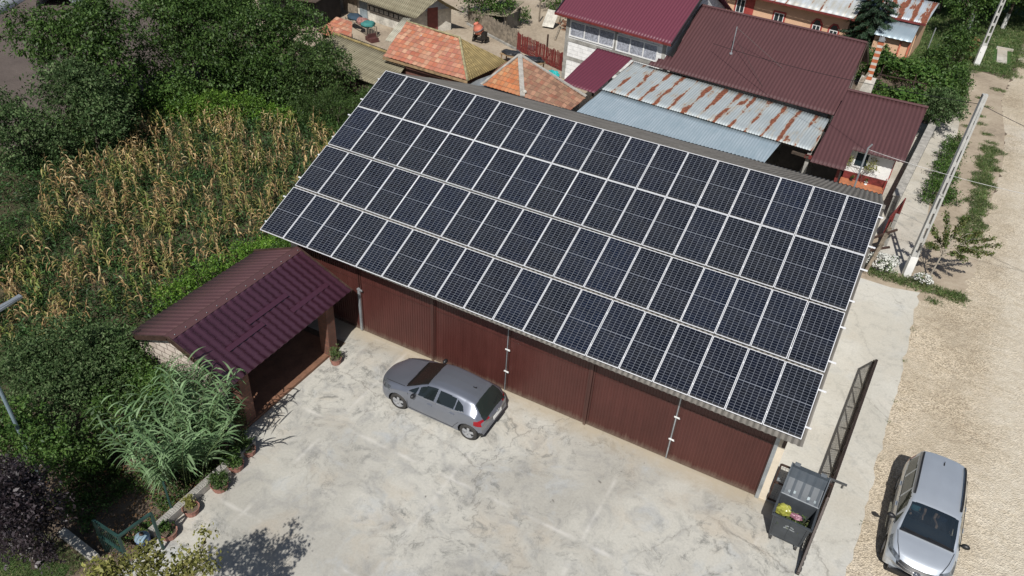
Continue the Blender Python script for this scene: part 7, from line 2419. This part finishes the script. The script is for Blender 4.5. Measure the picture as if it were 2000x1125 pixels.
for i in range(3):
    m = MB().obox((-20.55 + i * 0.30, 24.9 - i * 0.06, 0.12), (0.11, 0.02, 0), (-0.02, 0.09, 0.0), (0, 0, 0.12))
    tag(m.build('roof_tile', M['clay_floor']), ['leftmost of three upright orange tiles beside the small tiled lean-to', 'middle one of three upright orange tiles beside the small tiled lean-to', 'rightmost of three upright orange tiles beside the small tiled lean-to'][i], 'tile', 'orange tiles stood on the yard')
m = MB()
rsd = random.Random(4)
for i in range(16):
    a = rsd.uniform(-0.3, 0.3)
    x, y = -17.0 + i * 0.28, 22.3 - i * 0.12 + rsd.uniform(-.15, .15)
    m.beam((x - 0.7, y + 0.2, 0.05 + rsd.uniform(0, .2)), (x + 0.7, y - 0.25 + a, 0.05 + rsd.uniform(0, .25)), 0.07, 0.04)
tag(m.build('branch_pile', M['wood_dark']), 'long pile of dark sticks and scrap behind the corrugated shed', 'woodpile')

# yard furniture at the top centre
def plank_fence(name, label, a, b, h, mat, seed, w=0.11, gap=0.02, slant=0.0, base=None, cat='fence'):
    t = empty(name, (*a, 0), label, cat)
    rs = random.Random(seed)
    a, b = Vector((*a, 0)), Vector((*b, 0))
    d = (b - a); L = d.length; d.normalize()
    n = Vector((-d.y, d.x, 0))
    m = MB()
    q = 0
    while q < L - w:
        hh = h * rs.uniform(0.93, 1.05)
        c = a + d * (q + w / 2)
        m.obox(c + Vector((0, 0, hh / 2 + 0.03)) + n * rs.uniform(-.008, .008), d * (w / 2) + Vector((0, 0, rs.uniform(-slant, slant))), (0, 0, hh / 2), n * 0.011)
        q += w + gap * rs.uniform(0.4, 1.8)
    m.build('planks', mat, t)
    r = MB()
    for z in (0.3 * h, 0.8 * h):
        r.beam(a + n * 0.04 + Vector((0, 0, z)), b + n * 0.04 + Vector((0, 0, z)), 0.05, 0.07)
    k = max(2, int(L / 2.2))
    for i in range(k + 1):
        p = a + d * L * i / k + n * 0.09
        r.beam(p, p + Vector((0, 0, h)), 0.08)
    r.build('rail', M['wood_old'], t)
    if base:
        m = MB()
        m.obox((a + b) / 2 + Vector((0, 0, 0.07)) - n * 0.06, d * L / 2, n * 0.06, (0, 0, 0.07))
        m.build('plinth', base, t)
    return t


plank_fence('plank_fence', 'weathered grey plank fence behind the cement mixer', (-16.2, 33.3), (-10.55, 30.6), 1.35, M['wood_old'], 1, base=M['conc_block'])
plank_fence('slat_fence', 'dark red slatted fence beside the white block house', (-10.5, 30.55), (-6.1, 28.75), 1.2, M['red_paint'], 2, 0.09, 0.035)
m = MB()
m.beam((-7.95, 30.1, 0), (-7.95, 30.1, 1.75), 0.09)
tag(m.build('fence_post', M['brown_metal']), 'tall rusty post rising above the middle of the red fence', 'post')
# cement mixer
mx = empty('cement_mixer', (-13.5, 30.4, 0), 'orange cement mixer with black wheels standing in front of the plank fence', 'cement mixer')
m = MB()
m.lathe((0, 0, 0), [(0.20, -0.42), (0.34, -0.30), (0.36, 0.0), (0.30, 0.16), (0.17, 0.40), (0.19, 0.42), (0.15, 0.40), (0.12, 0.2)], 20)
ctr = Vector((-13.55, 30.3, 0.98))
dirv2 = Vector((-0.25, -0.35, 0.9)).normalized()
rot = Vector((0, 0, 1)).rotation_difference(dirv2).to_matrix()
m.v = [tuple(ctr + rot @ Vector(p)) for p in m.v]
m.f.append(tuple(range(20)))
m.build('drum', simple('salmon_orange', (0.62, 0.20, 0.13), 0.5, 0, 0.2), mx, True)
m = MB()
m.lathe((0, 0, 0), [(0.37, -0.10), (0.40, -0.08), (0.40, -0.02), (0.37, 0.0)], 24)
m.v = [tuple(ctr + rot @ Vector(p)) for p in m.v]
m.build('gear_ring', M['chain_grey'], mx)
m = MB()
for a, b in (((-13.95, 30.2, 0), (-13.85, 30.25, 0.9)), ((-13.15, 30.2, 0), (-13.25, 30.25, 0.9)), ((-13.85, 30.75, 0.2), (-13.8, 30.4, 0.9)), ((-13.25, 30.75, 0.2), (-13.3, 30.4, 0.9)), ((-13.95, 30.2, 0.08), (-13.15, 30.2, 0.08)), ((-13.9, 30.25, 0.5), (-13.2, 30.25, 0.5)), ((-13.9, 30.2, 0.1), (-13.85, 30.8, 0.25)), ((-13.15, 30.2, 0.1), (-13.2, 30.8, 0.25))):
    m.beam(a, b, 0.05)
m.build('frame', M['dark_metal'], mx)
for x in (-13.98, -12.98):
    m = MB()
    m.cyl((x, 30.6, 0.22), (x + 0.09, 30.6, 0.22), 0.22, n=18)
    m.build('wheel', M['rubber'], mx)
m = MB()
m.box(-13.12, -12.86, 30.1, 30.45, 0.35, 0.85)
m.build('motor_housing', M['dark_metal'], mx)
# table with tarps
tb = empty('wooden_trestle', (-8.6, 27.6, 0), 'long rough wooden trestle table standing before the red fence', 'table')
m = MB()
td = Vector((3.1, -0.35, 0)).normalized(); tnn = Vector((-td.y, td.x, 0))
tc = Vector((-8.6, 27.75, 0))
m.obox(tc + Vector((0, 0, 0.66)), td * 1.6, tnn * 0.38, (0, 0, 0.025))
m.build('top', M['timber'], tb)
for s in (-1.5, -0.2, 1.5):
    for k in (-0.3, 0.3):
        MB().beam(tc + td * s + tnn * k, tc + td * s + tnn * k + Vector((0, 0, 0.635)), 0.07).build('leg', M['timber'], tb)
for q, s, lab in ((-0.85, (0.75, 0.34, 0.15), 'crumpled black plastic sheet on the left half of the trestle table'), (0.75, (0.80, 0.36, 0.11), 'flat dark plastic sheet on the right half of the trestle table')):
    p = tc + td * q + Vector((0, 0, 0.79))
    tag(crumple(tuple(p), 1.0, s, int(q * 50) + 90, 0.18).build('plastic_sheet', M['darktarp']), lab, 'plastic sheet')
tag(crumple((-10.0, 27.9, 0.78), 0.14, (1, 0.8, 0.6), 3).build('yellow_bag', simple('yellow_bag', (0.5, 0.42, 0.05), 0.6)), 'small yellow bundle at the left end of the trestle table', 'bag')
m = MB()
m.lathe((-7.35, 27.75, 0.69), [(0.001, 0.0), (0.11, 0.0), (0.14, 0.28), (0.12, 0.28), (0.10, 0.03)], 16)
tag(m.build('bucket', M['darktarp']), 'black bucket at the right end of the trestle table', 'bucket')
tag(crumple((-6.1, 27.3, 0.22), 0.5, (0.95, 0.75, 0.5), 12, 0.22).build('tarp_bundle', M['teal']), 'bright turquoise crumpled tarpaulin at the corner of the block house', 'tarpaulin')
for i, (x, y, r, lab) in enumerate(((-7.6, 26.7, 0.28, 'left pale stone in front of the red fence'), (-7.0, 26.9, 0.33, 'right pale stone next to the turquoise tarpaulin'), (-7.3, 25.9, 0.2, 'small lower pale stone above the orange hut roof'))):
    tag(crumple((x, y, r * 0.4), r, (1, 0.8, 0.6), 30 + i, 0.2).build('stone', M['mortar']), lab, 'stone')
# hutch
hu = empty('animal_hutch', (-13.2, 34.3, 0), 'small grey plank hutch with a corrugated lid behind the plank fence', 'hutch')
m = MB()
m.poly([(-14.4, 32.4, 1.30), (-12.7, 32.9, 1.30), (-12.9, 36.0, 1.65), (-14.6, 35.5, 1.65)], 0.05)
m.build('roof', M['old_corr'], hu)
m = MB()
for p in ((-14.2, 32.8), (-12.9, 33.2), (-13.0, 35.6), (-14.3, 35.2)):
    m.beam((*p, 0), (*p, 1.32), 0.09)
m.build('post', M['wood_old'], hu)
m = MB()
m.obox((-13.0, 34.4, 0.6), (0.01, 0.02, 0), (0.06, 1.2, 0), (0, 0, 0.55))
m.obox((-14.2, 34.2, 0.6), (0.01, 0.02, 0), (0.06, 1.2, 0), (0, 0, 0.55))
m.obox((-13.6, 33.8, 0.35), (0.6, 0.1, 0), (0, 0.02, 0), (0, 0, 0.3))
m.build('wall', M['chain_grey'], hu)
pa = MB()
pa.obox((-10.8, 36.5, 0.7), (0.45, 0.06, 0), (0.05, 0.35, 0.55), (0.0, -0.012, 0.008))
tag(pa.build('leaning_board', M['wall_dirty']), 'pale board with faint marks leaning behind the block house', 'board')
m = MB()
m.obox((-9.7, 35.6, 0.06), (0.06, 0.02, 0), (-0.5, 1.5, 0), (0, 0, 0.05))
tag(m.build('beam', M['wood_old']), 'pale beam lying on the ground below the leaning board', 'beam')
m = MB()
rsd = random.Random(6)
for i in range(34):
    m.obox((-9.6 + rsd.uniform(-.5, .5), 36.9 + rsd.uniform(-.5, .5), 0.05 + 0.11 * rsd.randint(0, 4)), (0.12, rsd.uniform(-.04, .04), 0), (0.02, 0.06, 0), (0, 0, 0.035))
tag(m.build('brick_pile', M['clay_floor']), 'loose pile of red bricks behind the corner of the magenta roof', 'bricks')
for x, y, h, lab in ((-12.1, 37.2, 1.9, 'dark pole left of the bushes at the top centre'), (-10.5, 37.6, 1.9, 'pale thin pole beside the leaning board')):
    tag(MB().beam((x, y, 0), (x, y, h), 0.09).build('pole', M['wood_old']), lab, 'pole')
m = MB()
m.obox((-9.9, 30.9, 0.12), (0.55, 0.1, 0), (-0.02, 0.5, 0.1), (0, 0, 0.02))
tag(m.build('grille', M['chain_grey']), 'grey slatted frame lying behind the left end of the red fence', 'frame')
pw = empty('peach_outbuilding', (-10, 43.4, 0), 'peach-walled outbuilding behind the bushes at the top centre', 'building')
walls(pw, [(-13, 43.2), (-7.0, 42.2), (-6.6, 46), (-12.5, 47)], 0, 2.0, M['peach'])
m = MB()
m.poly([(-13.3, 42.8, 2.02), (-6.7, 41.8, 2.02), (-6.3, 46.3, 2.4), (-12.6, 47.3, 2.4)], 0.06)
m.build('roof', M['old_corr'], pw)

# plastic tunnels on the bare soil
for i, (x, y, lab, bx) in enumerate(((-46.0, 16.4, 'white plastic tunnel at the top left corner', 2.2), (-43.6, 20.8, 'white plastic tunnel with dark hoops behind the top left tree', 2.4))):
    t = empty('plastic_tunnel', (x, y, 0), lab, 'tunnel', 'plastic tunnels on the bare soil')
    m = MB()
    n = 14
    for k in range(9):
        for j in range(n + 1):
            a = math.pi * j / n
            m.v.append((x + math.cos(a) * 1.3 * 0.9 + (k - 4) * -0.45, y + math.cos(a) * 1.3 * 0.5 + (k - 4) * 0.8, math.sin(a) * 1.0 + 0.02 * math.sin(k * 2 + j)))
    for k in range(8):
        for j in range(n):
            a = k * (n + 1) + j
            m.f.append((a, a + 1, a + n + 2, a + n + 1))
    m.build('cover', simple('plastic_film', (0.62, 0.64, 0.66), 0.35, 0, 0.3, 2), t, True)
    m = MB()
    for k in (0, 3, 6, 8):
        m.tube([(x + math.cos(math.pi * j / n) * 1.2 + (k - 4) * -0.45, y + math.cos(math.pi * j / n) * 0.66 + (k - 4) * 0.8, math.sin(math.pi * j / n) * 1.03) for j in range(n + 1)], 0.03, 5)
    m.build('hoop', M['dark_metal'], t)
m = MB().tube([(-29.4, 17.5, 0), (-29.2, 17.6, 1.3), (-29.15, 17.7, 1.6)], 0.05, 6)
tag(m.build('dead_stem', M['wood_old']), 'bleached dead stalk on the bare soil between the upper left trees', 'stalk')
tag(MB().beam((-26.3, 12.6, 0.7), (-25.6, 11.4, 1.3), 0.05).build('stick', M['wood_old']), 'pale bare stick poking out of the low bush', 'stick')

# ---------------------------------------------------------------- street side
bwall = empty('boundary_wall', (16.1, 27, 0), 'long low concrete boundary wall between the house path and the street', 'wall')
m = MB()
m.poly([(15.52, 20.6, 0), (15.80, 20.6, 0), (16.75, 32.6, 0), (16.43, 32.6, 0)], 1.25)
m.poly([(16.43, 32.62, 0), (16.75, 32.62, 0), (17.1, 41, 0), (16.85, 41, 0)], 1.25)
m.build('wall', M['conc_block'], bwall)
m = MB()
m.poly([(15.47, 20.55, 1.252), (15.86, 20.55, 1.252), (16.81, 32.64, 1.252), (16.38, 32.64, 1.252)], 0.06)
m.build('coping', M['mortar'], bwall)
rg = empty('red_garden_gate', (15.9, 19.6, 0), 'rust-red metal garden gate standing ajar at the end of the boundary wall', 'gate')
m = MB()
a, b = Vector((15.62, 17.95, 0)), Vector((16.05, 20.3, 0))
d = (b - a).normalized(); n_ = Vector((-d.y, d.x, 0)); L = (b - a).length
for z in (0.12, 1.38):
    m.beam(a + Vector((0, 0, z)), b + Vector((0, 0, z)), 0.05)
for q in (0, 1): m.beam(a + d * L * q + Vector((0, 0, 0.1)), a + d * L * q + Vector((0, 0, 1.4)), 0.05)
m.build('frame', M['red_paint'], rg)
m = MB()
m.obox((a + b) / 2 + Vector((0, 0, 0.72)), d * (L / 2 - 0.03), n_ * 0.006, (0, 0, 0.58))
for i in range(9):
    m.beam(a + d * L * (i + 0.5) / 9 + n_ * -0.02 + Vector((0, 0, 0.15)), a + d * L * (i + 0.5) / 9 + n_ * -0.02 + Vector((0, 0, 1.35)), 0.025)
m.build('panel', M['red_paint'], rg)
of = empty('old_wooden_fence', (15.6, 16.5, 0), 'leaning grey wooden fence with two brown cross poles by the white flowers', 'fence')
m = MB()
rsd = random.Random(12)
for i in range(16):
    y = 14.75 + i * 0.2
    x = 15.35 + (y - 14.75) * 0.10
    m.beam((x, y, 0), (x + 0.16 + rsd.uniform(-.04, .04), y + rsd.uniform(-.06, .06), rsd.uniform(1.0, 1.25)), 0.13, 0.02, (0, 1, 0))
m.build('planks', M['wood_old'], of)
m = MB()
m.beam((14.75, 15.9, 0.8), (16.05, 17.2, 1.25), 0.08)
m.beam((14.6, 14.9, 0.75), (15.95, 15.7, 1.1), 0.08)
m.build('pole', M['brown_metal'], of)
m = MB()
m.beam((15.85, 17.75, 0), (15.85, 17.75, 1.7), 0.16)
m.build('post', M['conc_block'], of)

def concrete_pole(label, x, y, h, foot, wsl=0.32):
    t = empty('concrete_pole', (x, y, 0), label, 'utility pole')
    # two legs joined by rungs: the face has slots
    m = MB()
    def wdt(z): return wsl * (1 - 0.42 * z / h)
    dx = Vector((0.93, 0.36, 0)); dy = Vector((-0.36, 0.93, 0))
    c0 = Vector((x, y, 0)); 
    z0 = foot
    for s in (-1, 1):
        m.beam(c0 + dx * s * (wdt(z0) / 2 - 0.045) + Vector((0, 0, z0)), c0 + dx * s * (wdt(h) / 2 - 0.045) + Vector((0, 0, h)), 0.085, 0.16, tuple(dy))
    k = 0
    z = z0 + 0.02
    while z < h - 0.2:
        hh = 0.09 if z < h * 0.72 else 0.22
        m.obox(c0 + Vector((0, 0, z + hh)), dx * (wdt(z) / 2 - 0.09), dy * 0.055, (0, 0, hh))
        z += 0.72 if z < h * 0.72 else 0.62
    m.obox(c0 + Vector((0, 0, h - 0.25)), dx * (wdt(h) / 2 - 0.002), dy * 0.075, (0, 0, 0.25))
    m.build('shaft', M['concrete_pole'], t)
    f = MB()
    f.beam(c0, c0 + Vector((0, 0, foot)), wsl, 0.22, tuple(dy))
    f.build('painted_foot', M['white_paint'], t)
    hk = MB()
    for s in (-1, 1):
        hk.cyl(c0 + Vector((0, 0, h - 0.15)) + dx * s * 0.08, c0 + Vector((0, 0, h - 0.02)) + dx * s * 0.12, 0.02, n=8)
    hk.build('hook', M['dark_metal'], t)
    return t
concrete_pole('tall grey concrete pole with a white-painted foot beside the grass at the house corner', 16.98, 15.6, 8.4, 1.05)
concrete_pole('second slotted concrete pole with a white foot standing at the far grass', 18.6, 48.9, 7.6, 1.45, 0.40)
wr = MB()
def cable(a, b, sag, r=0.012, n=16):
    a, b = Vector(a), Vector(b)
    return [a.lerp(b, i / n) - Vector((0, 0, sag * 4 * (i / n) * (1 - i / n))) for i in range(n + 1)]
wr.tube(cable((16.98, 15.6, 8.0), (4.0, 26.6, 4.6), 0.25), 0.012, 5)
tag(wr.build('power_cable', M['dark_metal']), 'black cable running from the near pole across the brown roofs', 'cable', 'overhead cables')
wr = MB().tube(cable((16.98, 15.6, 8.0), (26, 12.0, 7.6), 0.3), 0.012, 5)
tag(wr.build('power_cable', M['dark_metal']), 'black cable leaving the near pole towards the right edge', 'cable', 'overhead cables')
# service mast on the garage's back slope
ms = empty('service_mast', (13.8, 14.3, 3.9), 'short grey service mast clamped behind the garage roof with a cable to the street', 'mast')
m = MB()
m.tube([(13.75, 14.4, 3.85), (13.75, 14.4, 5.75), (13.85, 14.4, 5.95)], 0.035, 8)
m.build('tube', M['galv'], ms)
m = MB()
m.obox((13.75, 14.4, 3.90), (0.10, 0, 0), (0, 0.09, -0.04), (0, 0, 0.04))
m.build('foot', M['dark_metal'], ms)
wr = MB().tube(cable((13.80, 14.4, 5.7), (24, 14.5, 5.9), 0.35), 0.010, 5)
tag(wr.build('service_cable', M['chain_grey']), 'thin pale cable from the service mast across the street', 'cable', 'overhead cables')
# wooden post and thin metal stake near the far lawn
m = MB().beam((17.36, 46.9, 0), (17.45, 47.1, 2.15), 0.20)
tag(m.build('wooden_post', M['wood_old']), 'thick old wooden post leaning by the far grass', 'post')
m = MB().beam((15.1, 50.3, 0), (15.12, 50.3, 1.7), 0.07)
tag(m.build('stake', M['galv']), 'thin pale stake in the grass beside the rusty roof', 'stake')
m = MB()
m.box(19.95, 20.65, 50.6, 54.2, 0.008, 0.05)
m.box(19.85, 21.05, 54.2, 54.45, 0.008, 0.18)
tag(m.build('ditch_slab', M['path']), 'pale concrete crossing slab in the far grass', 'slab')

# ---------------------------------------------------------------- garden edge things
gk = empty('garden_kerb', (-0.08, -7.8, 0), 'low kerb with a corrugated pale top between garden and concrete yard', 'kerb')
m = MB()
m.box(-0.20, 0.02, -10.2, -6.3, 0, 0.26)
m.build('kerb', M['mortar'], gk)
m = MB()
y = -10.18
while y < -6.35:
    m.box(-0.17, -0.01, y, y + 0.035, 0.262, 0.285)
    y += 0.07
m.build('grooved_top', M['conc_block'], gk)
M['green_metal'] = simple('green_metal', (0.025, 0.07, 0.06), 0.5, 0.1, 0.3)
gf = empty('green_rail_frame', (0.2, -10.7, 0), 'dark green tubular rail frame at the lower left garden corner', 'fence')
m = MB()
for a, b in (((0.48, -10.33, 0), (0.48, -10.33, 1.55)), ((0.32, -11.22, 0), (0.32, -11.22, 1.5)), ((0.48, -10.33, 1.55), (0.32, -11.22, 1.5)), ((0.32, -11.22, 1.5), (-0.75, -11.15, 1.35)), ((-0.75, -11.15, 0), (-0.75, -11.15, 1.35)), ((0.32, -11.22, 0.8), (-0.75, -11.15, 0.7))):
    m.beam(a, b, 0.065)
m.build('tube', M['green_metal'], gf)
m = MB()
for i in range(1, 10):
    t = i / 10
    m.beam((0.32 - 1.07 * t, -11.22 + 0.07 * t, 0.05), (0.32 - 1.07 * t, -11.22 + 0.07 * t, 1.45 - 0.1 * t), 0.01)
m.build('wire_mesh', M['green_metal'], gf)
br = empty('blue_barrel', (-0.03, -10.5, 0), 'blue barrel with a pale lid and a dark cap beside the green rails', 'barrel')
m = MB()
m.lathe((-0.03, -10.5, 0), [(0.001, 0.0), (0.16, 0.0), (0.18, 0.05), (0.185, 0.28), (0.17, 0.34)], 24)
m.build('body', simple('blue_plastic', (0.03, 0.08, 0.36), 0.4), br)
m = MB()
m.lathe((-0.03, -10.5, 0), [(0.19, 0.33), (0.20, 0.36), (0.185, 0.40), (0.08, 0.43), (0.001, 0.43)], 24)
m.build('lid', simple('pale_blue_lid', (0.30, 0.42, 0.50), 0.45), br)
m = MB()
m.ball((-0.05, -10.48, 0.48), 0.06, 6, (1.1, 1, 0.9))
m.build('cap', M['wood_dark'], br)
m = MB()
m.poly([(-2.25, -11.25, 0), (-0.75, -11.35, 0), (-0.75, -11.58, 0), (-2.25, -11.48, 0)], 0.16)
tag(m.build('kerb_stone', M['mortar']), 'pale kerb stones between the dark garden and the small lawn', 'kerb')
m = MB()
m.poly([(0.55, -12.05, 0), (0.95, -11.75, 0), (1.05, -11.9, 0), (0.65, -12.2, 0)], 0.5)
tag(m.build('white_block', M['wall_white']), 'white rendered block half covered by the yellow-green shrub', 'block')
# street lamp
sl = empty('street_lamp', (-4.4, -10.4, 0), 'slim grey-blue lamp post with a flat lamp head at the left picture edge', 'street lamp')
m = MB()
m.tube([(-4.4, -10.45, 0), (-4.4, -10.45, 3.0), (-4.4, -10.45, 5.2), (-4.42, -10.2, 5.6), (-4.5, -9.75, 5.72)], [0.06, 0.05, 0.04, 0.03, 0.026], 10)
m.build('pole', simple('blue_grey_paint', (0.25, 0.33, 0.38), 0.5, 0.2, 0.15), sl)
m = MB()
m.poly([(-4.60, -9.85, 5.69), (-4.44, -9.85, 5.69), (-4.50, -9.0, 5.72), (-4.64, -9.0, 5.72)], 0.06)
m.obox((-4.55, -9.4, 5.77), (0.05, 0, 0), (0, 0.3, 0), (0, 0, 0.02))
m.build('lamp_head', simple('lamp_housing', (0.30, 0.33, 0.36), 0.4, 0.3, 0.2), sl)
# fallen leaves and small stones on the concrete
m = MB()
rsd = random.Random(31)
for i in range(170):
    x, y = rsd.uniform(0.4, 15.5), rsd.uniform(-12, -0.3)
    s = rsd.uniform(0.008, 0.022)
    m.ball((x, y, s * 0.4), s, 4, (1, 1, 0.6))
tag(m.build('pebbles', M['mortar'], origin=(8, -6, 0)), 'tiny pebbles scattered on the concrete yard', 'pebbles', kind='stuff')
